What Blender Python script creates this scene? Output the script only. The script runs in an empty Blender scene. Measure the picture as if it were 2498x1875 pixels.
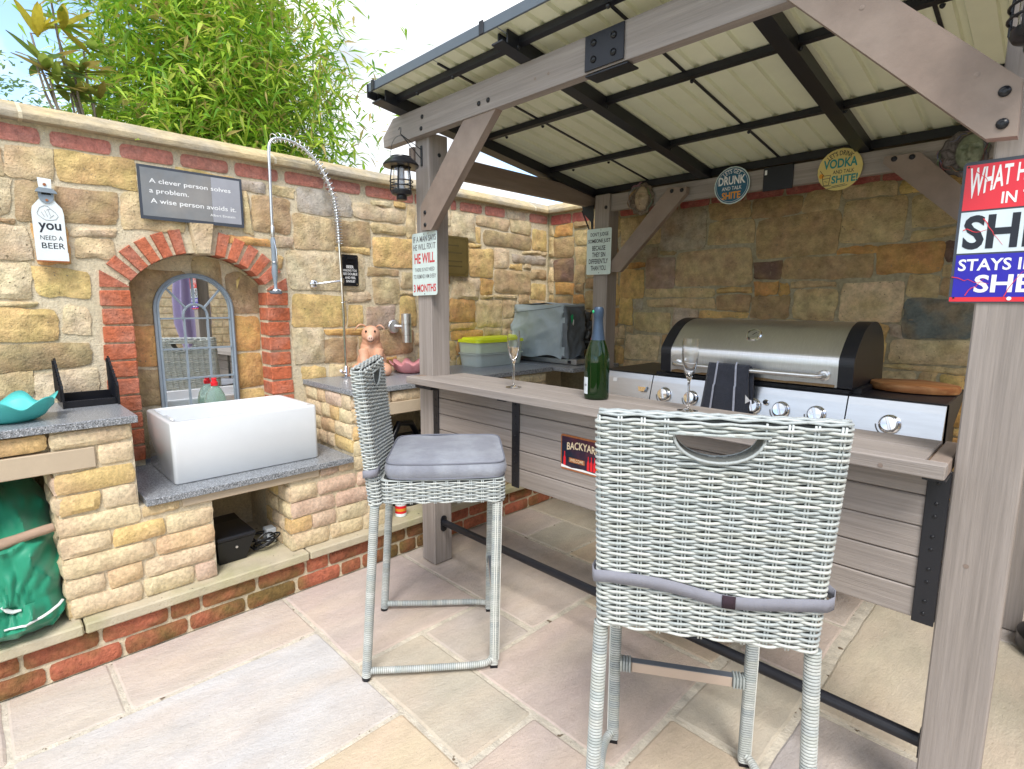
import bpy, bmesh, math, random
import numpy as np
from mathutils import Vector, Matrix, noise
D = bpy.data
random.seed(11)
PI = math.pi
R = math.radians
scn = bpy.context.scene

# ---------------------------------------------------------------- camera
cd = D.cameras.new('camera'); cam = D.objects.new('camera', cd); scn.collection.objects.link(cam)
yaw, pitch, roll = 0.78873344, 0.14539921, 0.0049341
f = Vector((-math.sin(yaw)*math.cos(pitch), math.cos(yaw)*math.cos(pitch), -math.sin(pitch)))
r0 = Vector((math.cos(yaw), math.sin(yaw), 0)); u0 = r0.cross(f)
r2 = r0*math.cos(roll)+u0*math.sin(roll); u2 = u0*math.cos(roll)-r0*math.sin(roll)
m = Matrix((r2, u2, -f)).transposed().to_4x4(); m.translation = Vector((0, 0, 1.45))
cam.matrix_world = m
cd.sensor_width = 36; cd.sensor_fit = 'HORIZONTAL'; cd.lens = 36*1336.3/2498; cd.clip_start = .05; cd.clip_end = 2000
scn.camera = cam
scn.render.resolution_x = 1024; scn.render.resolution_y = 769
scn.render.engine = 'CYCLES'

# ---------------------------------------------------------------- world and sun
SUN_EL, SUN_AZ = R(54), R(132)      # azimuth measured from +Y clockwise
w = D.worlds.new('World'); scn.world = w; w.use_nodes = True
nt = w.node_tree; nt.nodes.clear(); N = nt.nodes.new; L = nt.links.new
out = N('ShaderNodeOutputWorld'); sky = N('ShaderNodeTexSky'); sky.sky_type = 'NISHITA'; sky.sun_disc = False
sky.sun_elevation = SUN_EL; sky.sun_rotation = SUN_AZ; sky.ozone_density = 1.5; sky.dust_density = .6
bg = N('ShaderNodeBackground'); bg.inputs[1].default_value = .13; L(sky.outputs[0], bg.inputs[0])
tc = N('ShaderNodeTexCoord'); sep = N('ShaderNodeSeparateXYZ'); L(tc.outputs['Generated'], sep.inputs[0])
ad = N('ShaderNodeMath'); ad.operation = 'MAXIMUM'; ad.inputs[1].default_value = 0; L(sep.outputs[2], ad.inputs[0])
ad2 = N('ShaderNodeMath'); ad2.operation = 'ADD'; ad2.inputs[1].default_value = .35; L(ad.outputs[0], ad2.inputs[0])
dv = N('ShaderNodeVectorMath'); dv.operation = 'DIVIDE'; cb = N('ShaderNodeCombineXYZ')
for i in range(3): L(ad2.outputs[0], cb.inputs[i])
L(tc.outputs['Generated'], dv.inputs[0]); L(cb.outputs[0], dv.inputs[1])
mp = N('ShaderNodeMapping'); mp.inputs['Location'].default_value = (.9, 3.1, 0); L(dv.outputs[0], mp.inputs[0])
cn = N('ShaderNodeTexNoise'); cn.inputs['Scale'].default_value = 1.7; cn.inputs['Detail'].default_value = 9; cn.inputs['Roughness'].default_value = .47
cn.inputs['Distortion'].default_value = .25; L(mp.outputs[0], cn.inputs[0])
cr = N('ShaderNodeValToRGB'); cr.color_ramp.elements[0].position = .42; cr.color_ramp.elements[1].position = .50; L(cn.outputs[0], cr.inputs[0])
cn2 = N('ShaderNodeTexNoise'); cn2.inputs['Scale'].default_value = 3.2; cn2.inputs['Detail'].default_value = 6; L(mp.outputs[0], cn2.inputs[0])
cc = N('ShaderNodeValToRGB'); cc.color_ramp.elements[0].color = (.52, .57, .66, 1); cc.color_ramp.elements[1].color = (1, 1, 1, 1)
cc.color_ramp.elements[0].position = .35; cc.color_ramp.elements[1].position = .6; L(cn2.outputs[0], cc.inputs[0])
bg2 = N('ShaderNodeBackground'); bg2.inputs[1].default_value = .56; L(cc.outputs[0], bg2.inputs[0])
mx = N('ShaderNodeMixShader'); L(cr.outputs[0], mx.inputs[0]); L(bg.outputs[0], mx.inputs[1]); L(bg2.outputs[0], mx.inputs[2]); L(mx.outputs[0], out.inputs[0])
sd = D.lights.new('sun', 'SUN'); sd.energy = 1.25; sd.angle = R(24); sd.color = (1, .95, .88)
so = D.objects.new('sun', sd); scn.collection.objects.link(so)
sdir = Vector((math.sin(SUN_AZ)*math.cos(SUN_EL), math.cos(SUN_AZ)*math.cos(SUN_EL), math.sin(SUN_EL)))
so.rotation_euler = (-sdir).to_track_quat('-Z', 'Y').to_euler(); so.location = (0, 0, 8)
vs = scn.view_settings; scn.display_settings.display_device = 'sRGB'
vs.view_transform = 'Standard'; vs.look = 'None'; vs.gamma = 1; vs.exposure = 1.58; vs.use_curve_mapping = False

# ---------------------------------------------------------------- helpers
COLL = scn.collection
ORG = {}
def link(o, parent=None):
    COLL.objects.link(o)
    if parent is not None: o.parent = parent
    return o
def thing(name, label, cat, loc=(0, 0, 0), rotz=0, group=None, kind=None):
    o = D.objects.new(name, None); o.location = loc; o.rotation_euler = (0, 0, rotz); o.empty_display_size = .1
    o['label'] = label; o['category'] = cat
    if group: o['group'] = group
    if kind: o['kind'] = kind
    ORG[o.name] = Vector(loc); return link(o)
def tag(o, label, cat, group=None, kind=None):
    o['label'] = label; o['category'] = cat
    if group: o['group'] = group
    if kind: o['kind'] = kind
    return o
class MB:
    def __init__(s): s.v = []; s.f = []; s.m = []; s.c = []
    def add(s, v, f, M=None, mi=0, col=None):
        n = len(s.v)
        if M is not None: v = [M @ Vector(p) for p in v]
        s.v.extend([tuple(p) for p in v]); s.f.extend([tuple(i+n for i in q) for q in f]); s.m.extend([mi]*len(f))
        if col is not None: s.c.extend([col]*len(v))
        return s
    def box(s, x0, x1, y0, y1, z0, z1, M=None, mi=0, c=0, col=None):
        if c <= 0:
            v = [(x, y, z) for x in (x0, x1) for y in (y0, y1) for z in (z0, z1)]
            return s.add(v, [(0, 1, 3, 2), (4, 6, 7, 5), (0, 4, 5, 1), (2, 3, 7, 6), (0, 2, 6, 4), (1, 5, 7, 3)], M, mi, col)
        X, Y, Z = (x0, x1), (y0, y1), (z0, z1); v = []; ix = {}
        for i in (0, 1):
            for j in (0, 1):
                for k in (0, 1):
                    sx, sy, sz = (c, -c)[i], (c, -c)[j], (c, -c)[k]
                    for a in range(3):
                        ix[(i, j, k, a)] = len(v)
                        v.append((X[i]+(0 if a == 0 else sx), Y[j]+(0 if a == 1 else sy), Z[k]+(0 if a == 2 else sz)))
        F = []
        def q(*k): F.append(tuple(ix[a] for a in k))
        q((0,0,0,0),(0,0,1,0),(0,1,1,0),(0,1,0,0)); q((1,0,0,0),(1,1,0,0),(1,1,1,0),(1,0,1,0))
        q((0,0,0,1),(1,0,0,1),(1,0,1,1),(0,0,1,1)); q((0,1,0,1),(0,1,1,1),(1,1,1,1),(1,1,0,1))
        q((0,0,0,2),(0,1,0,2),(1,1,0,2),(1,0,0,2)); q((0,0,1,2),(1,0,1,2),(1,1,1,2),(0,1,1,2))
        for i in (0, 1):
            for j in (0, 1):
                q((i,j,0,0),(i,j,0,1),(i,j,1,1),(i,j,1,0)); q((i,0,j,0),(i,0,j,2),(i,1,j,2),(i,1,j,0)); q((0,i,j,1),(0,i,j,2),(1,i,j,2),(1,i,j,1))
                for k in (0, 1): q((i,j,k,0),(i,j,k,1),(i,j,k,2))
        return s.add(v, F, M, mi, col)
    def prism(s, pts, fn, d0, d1, mi=0, col=None):
        """polygon pts (u,v) extruded from depth d0 to d1; fn(u,v,d) -> xyz"""
        n = len(pts); v = [fn(a, b, d0) for a, b in pts]+[fn(a, b, d1) for a, b in pts]
        F = [tuple(range(n))[::-1], tuple(range(n, 2*n))]+[(i, (i+1) % n, n+(i+1) % n, n+i) for i in range(n)]
        return s.add(v, F, None, mi, col)
    def tube(s, path, r, seg=8, closed=False, caps=True, mi=0, col=None, cols=None, sq=0, flat=None):
        P = [Vector(p) for p in path]; n = len(P)
        rr = r if hasattr(r, '__len__') else [r]*n
        V = []; up = Vector((0, 0, 1)); prev = None
        for i in range(n):
            if closed: t = P[(i+1) % n]-P[i-1]
            else: t = P[min(i+1, n-1)]-P[max(i-1, 0)]
            if t.length < 1e-9: t = Vector((0, 0, 1))
            t.normalize()
            if prev is None:
                a = t.cross(up)
                if a.length < .1: a = t.cross(Vector((0, 1, 0)))
            else: a = prev-t*prev.dot(t)
            a.normalize(); prev = a; b = t.cross(a)
            for k in range(seg):
                an = 2*PI*(k+.5)/seg; c_, s_ = math.cos(an), math.sin(an)
                if sq:
                    e = sq; den = (abs(c_)**e+abs(s_)**e)**(1/e); c_, s_ = c_/den, s_/den
                fb = 1 if flat is None else flat
                V.append(P[i]+a*(c_*rr[i])+b*(s_*rr[i]*fb))
        F = []
        for i in range(n if closed else n-1):
            for k in range(seg):
                j = (i+1) % n
                F.append((i*seg+k, i*seg+(k+1) % seg, j*seg+(k+1) % seg, j*seg+k))
        if caps and not closed: F.append(tuple(range(seg))[::-1]); F.append(tuple((n-1)*seg+k for k in range(seg)))
        c0 = len(s.c); s.add(V, F, None, mi, col)
        if cols is not None: s.c.extend([cols[i] for i in range(n) for k in range(seg)])
        return s
    def lathe(s, prof, seg=24, M=None, mi=0, cap=False, fn=None, col=None):
        V = []; n = len(prof)
        for i, (r, z) in enumerate(prof):
            for k in range(seg):
                a = 2*PI*k/seg
                p = (r*math.cos(a), r*math.sin(a), z) if fn is None else fn(r, z, a, i)
                V.append(p)
        F = [(i*seg+k, i*seg+(k+1) % seg, (i+1)*seg+(k+1) % seg, (i+1)*seg+k) for i in range(n-1) for k in range(seg)]
        if cap: F.append(tuple(range(seg))[::-1]); F.append(tuple((n-1)*seg+k for k in range(seg)))
        return s.add(V, F, M, mi, col)
    def grid(s, nu, nv, fn, mi=0, closeu=False, col=None):
        V = [fn(i/(nu-1 if not closeu else nu), j/(nv-1)) for j in range(nv) for i in range(nu)]
        F = []
        for j in range(nv-1):
            for i in range(nu if closeu else nu-1):
                i2 = (i+1) % nu; F.append((j*nu+i, j*nu+i2, (j+1)*nu+i2, (j+1)*nu+i))
        return s.add(V, F, None, mi, col)
    def ball(s, c, r, seg=16, ring=10, M=None, mi=0):
        rx, ry, rz = r if hasattr(r, '__len__') else (r, r, r)
        V = []
        for j in range(ring+1):
            t = PI*j/ring
            for k in range(seg):
                a = 2*PI*k/seg
                p = Vector((rx*math.sin(t)*math.cos(a), ry*math.sin(t)*math.sin(a), rz*math.cos(t)))
                if M is not None: p = M @ p
                V.append(p+Vector(c))
        F = [(j*seg+k, (j+1)*seg+k, (j+1)*seg+(k+1) % seg, j*seg+(k+1) % seg) for j in range(ring) for k in range(seg)]
        return s.add(V, F, None, mi)
    def build(s, name, mat, parent=None, smooth=None, world=True, color=None, label=None, kind=None, weld=False):
        me = D.meshes.new(name)
        o0 = ORG.get(parent.name, Vector((0, 0, 0))) if (parent is not None and world) else Vector((0, 0, 0))
        V = s.v if o0.length == 0 else [(a-o0.x, b-o0.y, c-o0.z) for a, b, c in s.v]
        me.from_pydata(V, [], s.f)
        if weld:
            bm = bmesh.new(); bm.from_mesh(me); bmesh.ops.remove_doubles(bm, verts=bm.verts, dist=1e-5)
            bmesh.ops.recalc_face_normals(bm, faces=bm.faces); bm.to_mesh(me); bm.free()
        mats = mat if isinstance(mat, (list, tuple)) else [mat]
        for m_ in mats: me.materials.append(m_)
        if len(mats) > 1 and not weld: me.polygons.foreach_set('material_index', s.m)
        if s.c and len(s.c) == len(me.vertices):
            at = me.color_attributes.new('Col', 'FLOAT_COLOR', 'POINT')
            at.data.foreach_set('color', np.array([tuple(c)+(1,) for c in s.c], dtype=np.float32).ravel())
        me.update()
        if smooth is not None:
            me.polygons.foreach_set('use_smooth', [True]*len(me.polygons))
            if smooth < 179: me.set_sharp_from_angle(angle=R(smooth))
        return mesh_obj(name, me, parent, o0, color, label, kind)
def mesh_obj(name, me, parent=None, o0=None, color=None, label=None, kind=None):
    o = D.objects.new(name, me); link(o, parent)
    if o0 is None: o0 = Vector((0, 0, 0))
    ORG[o.name] = o0
    if color is not None: o.color = (*color, 1)
    if label: o['label'] = label
    if kind: o['kind'] = kind
    return o
def inst(name, me, parent, loc, rot=(0, 0, 0), scale=(1, 1, 1)):
    """another object with a shared mesh, placed at a world position under an unrotated thing"""
    o = D.objects.new(name, me); link(o, parent)
    o.location = Vector(loc)-ORG.get(parent.name, Vector((0, 0, 0))); o.rotation_euler = rot; o.scale = scale
    return o

# ---------------------------------------------------------------- materials
def mat(name, col=(.5, .5, .5), rough=.7, metal=0, var=.12, nscale=8, bump=.1, bscale=60, stretch=(1, 1, 1), obj=False, vcol=False,
        col2=None, c2scale=2.5, c2amt=.5, spots=None, spot_scale=40, spot_thr=.68, coat=0, trans=0, ior=1.45, alpha=1, spec=.5, bdist=.01, coords='Object',
        transl=0, hue=0, bump2=0, nrough=.66, aniso=False, sheen=0):
    M = D.materials.new(name); M.use_nodes = True; t = M.node_tree; nd = t.nodes; lk = t.links.new
    B = nd['Principled BSDF']
    tcn = nd.new('ShaderNodeTexCoord'); mpn = nd.new('ShaderNodeMapping'); mpn.inputs['Scale'].default_value = stretch
    lk(tcn.outputs[coords], mpn.inputs[0])
    base = None
    if obj: oi = nd.new('ShaderNodeObjectInfo'); base = oi.outputs['Color']
    elif vcol:
        at = nd.new('ShaderNodeAttribute'); at.attribute_name = 'Col'; base = at.outputs['Color']
    else:
        rgb = nd.new('ShaderNodeRGB'); rgb.outputs[0].default_value = (*col, 1); base = rgb.outputs[0]
    if col2 is not None:
        n2 = nd.new('ShaderNodeTexNoise'); n2.inputs['Scale'].default_value = c2scale; n2.inputs['Detail'].default_value = 5; lk(mpn.outputs[0], n2.inputs[0])
        rp = nd.new('ShaderNodeMapRange'); rp.inputs[1].default_value = .42; rp.inputs[2].default_value = .66; rp.inputs[4].default_value = c2amt; lk(n2.outputs[0], rp.inputs[0])
        mxn = nd.new('ShaderNodeMix'); mxn.data_type = 'RGBA'; lk(rp.outputs[0], mxn.inputs[0]); lk(base, mxn.inputs[6]); mxn.inputs[7].default_value = (*col2, 1); base = mxn.outputs[2]
    if var > 0:
        n1 = nd.new('ShaderNodeTexNoise'); n1.inputs['Scale'].default_value = nscale; n1.inputs['Detail'].default_value = 9; n1.inputs['Roughness'].default_value = nrough; lk(mpn.outputs[0], n1.inputs[0])
        r1 = nd.new('ShaderNodeMapRange'); r1.inputs[1].default_value = .25; r1.inputs[2].default_value = .75; r1.inputs[3].default_value = 1-var*1.6; r1.inputs[4].default_value = 1+var*1.6; lk(n1.outputs[0], r1.inputs[0])
        hs = nd.new('ShaderNodeHueSaturation'); lk(base, hs.inputs['Color']); lk(r1.outputs[0], hs.inputs['Value'])
        if hue > 0:
            n4 = nd.new('ShaderNodeTexNoise'); n4.inputs['Scale'].default_value = nscale*.55; n4.inputs['Detail'].default_value = 4; lk(mpn.outputs[0], n4.inputs[0])
            r4 = nd.new('ShaderNodeMapRange'); r4.inputs[1].default_value = .3; r4.inputs[2].default_value = .7; r4.inputs[3].default_value = .5-hue; r4.inputs[4].default_value = .5+hue; lk(n4.outputs[0], r4.inputs[0]); lk(r4.outputs[0], hs.inputs['Hue'])
        base = hs.outputs[0]
    if spots is not None:
        n3 = nd.new('ShaderNodeTexNoise'); n3.inputs['Scale'].default_value = spot_scale; n3.inputs['Detail'].default_value = 3; lk(mpn.outputs[0], n3.inputs[0])
        r3 = nd.new('ShaderNodeMapRange'); r3.inputs[1].default_value = spot_thr; r3.inputs[2].default_value = spot_thr+.04; lk(n3.outputs[0], r3.inputs[0])
        mx3 = nd.new('ShaderNodeMix'); mx3.data_type = 'RGBA'; lk(r3.outputs[0], mx3.inputs[0]); lk(base, mx3.inputs[6]); mx3.inputs[7].default_value = (*spots, 1); base = mx3.outputs[2]
    lk(base, B.inputs['Base Color'])
    B.inputs['Roughness'].default_value = rough; B.inputs['Metallic'].default_value = metal
    B.inputs['Coat Weight'].default_value = coat; B.inputs['Transmission Weight'].default_value = trans; B.inputs['IOR'].default_value = ior
    B.inputs['Specular IOR Level'].default_value = spec
    if sheen: B.inputs['Sheen Weight'].default_value = sheen
    if bump > 0:
        nb = nd.new('ShaderNodeTexNoise'); nb.inputs['Scale'].default_value = bscale; nb.inputs['Detail'].default_value = 6; nb.inputs['Roughness'].default_value = .6; lk(mpn.outputs[0], nb.inputs[0])
        bn = nd.new('ShaderNodeBump'); bn.inputs['Strength'].default_value = bump; bn.inputs['Distance'].default_value = bdist; lk(nb.outputs[0], bn.inputs['Height']); lk(bn.outputs[0], B.inputs['Normal'])
        if bump2:
            nb2 = nd.new('ShaderNodeTexNoise'); nb2.inputs['Scale'].default_value = bscale*.32; nb2.inputs['Detail'].default_value = 7; nb2.inputs['Roughness'].default_value = .7; lk(mpn.outputs[0], nb2.inputs[0])
            b2 = nd.new('ShaderNodeBump'); b2.inputs['Strength'].default_value = bump2; b2.inputs['Distance'].default_value = bdist*2.5; lk(nb2.outputs[0], b2.inputs['Height']); lk(b2.outputs[0], bn.inputs['Normal'])
    if transl:
        tr = nd.new('ShaderNodeBsdfTranslucent'); lk(base, tr.inputs[0]); ms = nd.new('ShaderNodeMixShader'); ms.inputs[0].default_value = transl
        o_ = nd['Material Output']; lk(B.outputs[0], ms.inputs[1]); lk(tr.outputs[0], ms.inputs[2]); lk(ms.outputs[0], o_.inputs[0])
    return M
def plain(name, col, rough=.5, **k): return mat(name, col, rough, var=k.pop('var', .04), bump=k.pop('bump', 0), **k)

M_STONE = mat('rubble_stone', obj=True, rough=.92, var=.34, nscale=17, bump=.8, bscale=95, bump2=.6, col2=(.40, .26, .11), c2scale=8, c2amt=.42, spots=(.26, .20, .13), spot_scale=75, spot_thr=.665, hue=.012, bdist=.007, nrough=.76)
M_WALLING = mat('walling_stone', obj=True, rough=.92, var=.24, nscale=60, bump=.7, bscale=130, bump2=.5, col2=(.52, .33, .24), c2scale=8, c2amt=.35, spots=(.25, .20, .14), spot_scale=75, spot_thr=.74, bdist=.005)
M_BRICK = mat('red_brick', obj=True, rough=.88, var=.24, nscale=45, bump=.8, bscale=90, bump2=.7, col2=(.46, .26, .21), c2scale=9, c2amt=.4, spots=(.12, .05, .04), spot_scale=60, spot_thr=.72, bdist=.008)
M_BASEBRICK = mat('mossy_red_brick', obj=True, rough=.9, var=.26, nscale=35, bump=.8, bscale=70, bump2=.6, col2=(.12, .12, .03), c2scale=5, c2amt=.75, spots=(.10, .04, .03), spot_scale=50, spot_thr=.7)
M_MORTAR = mat('sandy_mortar', (.69, .60, .44), .95, var=.17, nscale=70, bump=.55, bscale=150, bump2=.35, col2=(.50, .44, .29), c2scale=5, c2amt=.45, spots=(.20, .17, .12), spot_scale=110, spot_thr=.7)
M_MORTARB = mat('weathered_mortar', (.42, .37, .25), .95, var=.2, nscale=50, bump=.6, bscale=120, col2=(.28, .24, .14), c2scale=4, c2amt=.5)  # darker, browner mortar tone for the back wall
M_JOINT = mat('pale_paving_joint', (.60, .55, .46), .95, var=.2, nscale=20, bump=.7, bscale=120, spots=(.16, .12, .08), spot_scale=25, spot_thr=.66)
M_COPING = mat('sandstone_coping', (.52, .41, .23), .88, var=.26, nscale=14, nrough=.74, bump=.5, bscale=90, col2=(.30, .28, .25), c2scale=3.2, c2amt=.7, stretch=(1, 1, 2), spots=(.2, .16, .11), spot_scale=90, spot_thr=.72)
M_LEDGE = mat('cast_stone_ledge', (.52, .46, .34), .9, var=.1, nscale=9, bump=.4, bscale=110, col2=(.38, .37, .19), c2scale=5, c2amt=.6, spots=(.10, .09, .07), spot_scale=45, spot_thr=.69)
M_LINTEL = mat('smooth_sandstone_lintel', (.50, .41, .30), .85, var=.05, nscale=9, bump=.1, bscale=120)
M_GRANITE = mat('grey_granite', (.20, .215, .235), .3, var=.75, nscale=150, bump=0, spots=(.55, .57, .6), spot_scale=230, spot_thr=.58)
M_SLAB = mat('sandstone_paving', obj=True, rough=.75, var=.10, nscale=4.5, nrough=.70, bump=.35, bscale=60, bump2=.35, col2=(.60, .48, .36), c2scale=1.7, c2amt=.4, stretch=(2.6, 1.0, 1), spots=(.20, .15, .11), spot_scale=95, spot_thr=.70, hue=.01)
M_WOODX = mat('taupe_stained_timber_along', (.285, .252, .232), .62, var=.15, nscale=5, nrough=.66, bump=.25, bscale=16, stretch=(.5, 20, 20), col2=(.37, .33, .31), c2scale=1.2, c2amt=.6)
M_WOODZ = mat('taupe_stained_timber_upright', (.285, .252, .232), .62, var=.15, nscale=5, nrough=.66, bump=.25, bscale=16, stretch=(20, 20, .5), col2=(.37, .33, .31), c2scale=1.2, c2amt=.6)
M_KNOT = mat('timber_knot', (.25, .195, .165), .6, var=.2, nscale=30, bump=0)
M_RAWWOOD = plain('raw_timber_edge', (.30, .17, .08), .7)
M_BLACK = mat('black_powder_coat', (.012, .013, .018), .38, var=.1, nscale=10, bump=.06, bscale=300)
M_FASCIA = mat('slate_blue_fascia', (.10, .125, .155), .4, var=.05, nscale=10, bump=0)  # blue-grey highlight on the dark metal is put into the base colour
M_BLKPL = plain('black_plastic', (.010, .011, .015), .28)
M_ROOFIN = mat('cream_roof_underside', (.76, .79, .60), .45, var=.05, nscale=3, bump=0)
M_ROOFOUT = plain('charcoal_roof_top', (.06, .065, .07), .5)
M_CERAMIC = mat('white_glazed_fireclay', (.74, .775, .81), .10, var=.03, nscale=3, bump=0, coat=.6)
M_CHROME = plain('polished_chrome', (.75, .76, .78), .08, metal=1, var=.02)
M_STEEL = mat('brushed_stainless_steel', (.74, .75, .76), .36, 1, var=.06, nscale=30, bump=.05, bscale=120, stretch=(14, 1, 1))
M_STEELLT = mat('light_stainless_panel', (.60, .63, .67), .32, 1, var=.05, nscale=12, bump=.03, bscale=100, stretch=(.6, 4, 4))
M_ZINC = mat('zinc_grey_paint', (.23, .28, .33), .5, var=.08, nscale=20, bump=.05, bscale=80)
M_MIRROR = plain('mirror_glass', (.92, .94, .94), .015, metal=1, var=0)
M_GLASS = plain('clear_glass', (1, 1, 1), .01, trans=1, ior=1.45, var=0)
M_GREENGL = plain('green_bottle_glass', (.006, .035, .004), .04, trans=.5, ior=1.5, var=.02)
M_RATTAN = mat('grey_white_rattan', vcol=True, rough=.48, var=.1, nscale=120, bump=.1, bscale=200)
M_INNER = plain('dark_inner_frame', (.09, .10, .10), .8)
M_CUSH = mat('grey_cushion_fabric', (.24, .255, .305), .88, var=.1, nscale=9, nrough=.75, bump=.3, bscale=300, bump2=.2, col2=(.37, .40, .45), c2scale=9, c2amt=.4, sheen=.2)
M_PIPE = plain('grey_piping', (.17, .18, .22), .8)
M_STRAP = mat('lilac_grey_strap', (.235, .24, .285), .85, var=.06, nscale=25, bump=.2, bscale=400)
M_VELCRO = plain('dark_brown_velcro', (.035, .02, .03), .9)
M_TAUPEBAR = plain('champagne_aluminium', (.55, .44, .36), .35, var=.03)
M_GREYRUB = plain('grey_rubber', (.13, .15, .18), .5)
M_WHITEENAMEL = mat('chipped_white_enamel', (.74, .80, .82), .35, var=.04, nscale=10, bump=0, spots=(.25, .08, .03), spot_scale=38, spot_thr=.74)
M_PALEBLUE = mat('pale_blue_distressed_tin', (.60, .71, .70), .4, var=.05, nscale=12, bump=0, spots=(.25, .12, .08), spot_scale=40, spot_thr=.73)
M_INK = plain('black_ink', (.014, .018, .03), .5)
M_GREYINK = plain('grey_ink', (.17, .18, .19), .5)
M_REDINK = plain('red_ink', (.55, .05, .06), .5)
M_WHITEINK = plain('white_ink', (.82, .83, .84), .5)
M_SIGNGREY = mat('weathered_grey_print', (.20, .215, .23), .45, var=.12, nscale=6, bump=0, col2=(.32, .28, .24), c2scale=5, c2amt=.4)
M_SIGNGREY2 = mat('paler_grey_print', (.33, .34, .38), .45, var=.08, nscale=6, bump=0)
M_SIGNDK = plain('dark_slate_edge', (.05, .06, .08), .5)
M_RUST = mat('rusty_screw', (.35, .12, .04), .7, var=.25, nscale=80, bump=0)
M_BRASS = mat('dull_brass', (.26, .20, .075), .42, .75, var=.12, nscale=9, bump=.05, bscale=60)
M_BRASSDK = plain('engraved_brass_lines', (.13, .10, .04), .6, metal=.6)
M_GREENCL = mat('green_ripstop_cloth', (.010, .25, .14), .5, var=.08, nscale=7, bump=.12, bscale=300, sheen=.3)
M_WHITECORD = plain('white_cord', (.75, .76, .76), .7)
M_STICK = mat('weathered_turned_wood', (.36, .25, .18), .75, var=.18, nscale=8, bump=.2, bscale=40, stretch=(6, 1, 6))
M_TURQ = plain('turquoise_silicone', (.10, .58, .56), .38, transl=.15)
M_PINK = plain('pink_silicone', (.84, .38, .40), .4, transl=.15)
M_SOAP = plain('pale_green_clear_plastic', (.62, .80, .70), .12, trans=.75, ior=1.3)
M_REDPL = plain('red_plastic_cap', (.75, .02, .03), .35)
M_PIG = mat('terracotta_pig', (.66, .35, .22), .6, var=.09, nscale=14, bump=.12, bscale=60, col2=(.70, .45, .34), c2scale=9, c2amt=.5)
M_PIGLT = plain('pale_pink_snout', (.75, .48, .38), .55)
M_DARK = plain('near_black', (.008, .008, .009), .6)
M_LIME = plain('lime_plastic_lid', (.90, 1.0, .04), .35, transl=.2)
M_TUBCLR = plain('frosted_clear_plastic', (.84, .92, .86), .3, trans=.45, ior=1.15)
M_TUBYEL = plain('frosted_lime_contents', (.85, .95, .42), .5, var=.25, nscale=14)
M_TUBBLUE = plain('frosted_blue_grey_contents', (.42, .52, .60), .5, var=.25, nscale=14)
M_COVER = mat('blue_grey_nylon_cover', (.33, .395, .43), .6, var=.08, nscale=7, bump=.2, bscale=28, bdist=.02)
M_COVERDK = mat('charcoal_nylon_side', (.12, .14, .16), .55, var=.1, nscale=7, bump=.15, bscale=28, bdist=.02)  # darker tone for the right side of the cover and its seam
M_LOGOG = plain('green_logo', (.02, .42, .16), .5)
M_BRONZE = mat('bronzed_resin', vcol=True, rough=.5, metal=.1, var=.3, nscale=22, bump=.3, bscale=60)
M_VERDI = mat('mossy_green_resin', vcol=True, rough=.5, metal=.1, var=.3, nscale=18, bump=.3, bscale=60)
M_STATUE = mat('dark_lead_resin', (.07, .07, .065), .5, .2, var=.3, nscale=22, bump=.3, bscale=60)
M_TOWEL = mat('charcoal_terry_towel', (.045, .052, .075), .95, var=.14, nscale=60, bump=.6, bscale=320, sheen=.3)
M_TOWELST = mat('pale_towel_stripe', (.52, .55, .66), .95, var=.1, nscale=90, bump=.5, bscale=320)
M_BOARD = mat('olive_wood_board', (.26, .095, .03), .5, var=.3, nscale=5, bump=.05, bscale=30, stretch=(1.5, 9, 9), col2=(.42, .22, .09), c2scale=3.5, c2amt=.8)
M_REDTIN = plain('sign_red', (.70, .015, .035), .3, coat=.3)
M_BLUETIN = plain('sign_blue', (.018, .012, .40), .4, coat=.1)
M_LTTIN = mat('sign_pale_blue_white', (.62, .72, .78), .3, var=.06, nscale=12, bump=0, coat=.3, spots=(.45, .06, .05), spot_scale=17, spot_thr=.70)
M_BLUEDISC = mat('petrol_blue_tin', (.025, .12, .21), .4, var=.1, nscale=18, bump=0)
M_YELDISC = mat('aged_cream_yellow_tin', (.68, .56, .20), .45, var=.1, nscale=10, bump=0, spots=(.35, .13, .05), spot_scale=24, spot_thr=.72)
M_TEAL = plain('teal_ink', (.02, .24, .23), .5)
M_ORANGE = plain('orange_ink', (.75, .32, .03), .5)
M_NAVY = mat('navy_night_print', (.012, .018, .04), .4, var=.3, nscale=14, bump=0, col2=(.22, .02, .02), c2scale=4, c2amt=.7)
M_CREAMINK = plain('cream_ink', (.75, .62, .42), .5)
M_FOIL = plain('midnight_blue_foil', (.045, .075, .125), .38, metal=.35)
M_LABEL = plain('white_paper_label', (.70, .76, .82), .6)
M_BARK = mat('grey_brown_bark', (.23, .19, .15), .9, var=.2, nscale=20, bump=.4, bscale=50)
M_CANE = mat('golden_bamboo_cane', (.42, .36, .10), .5, var=.15, nscale=10, bump=0)
M_LEAF = mat('bamboo_leaf', vcol=True, rough=.5, var=0, bump=0, transl=.5)
M_BIGLEAF = mat('glossy_broad_leaf', obj=True, rough=.35, var=.15, nscale=9, bump=0, transl=.45)
M_PARASOL = mat('lilac_parasol_canvas', (.40, .34, .56), .8, var=.06, nscale=5, bump=.1, bscale=90, transl=.2)
M_GRASS = mat('garden_ground', (.07, .11, .03), .95, var=.3, nscale=3, bump=.5, bscale=20)
M_LED = plain('frosted_lamp_tube', (.80, .82, .88), .3, transl=.3)

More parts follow.
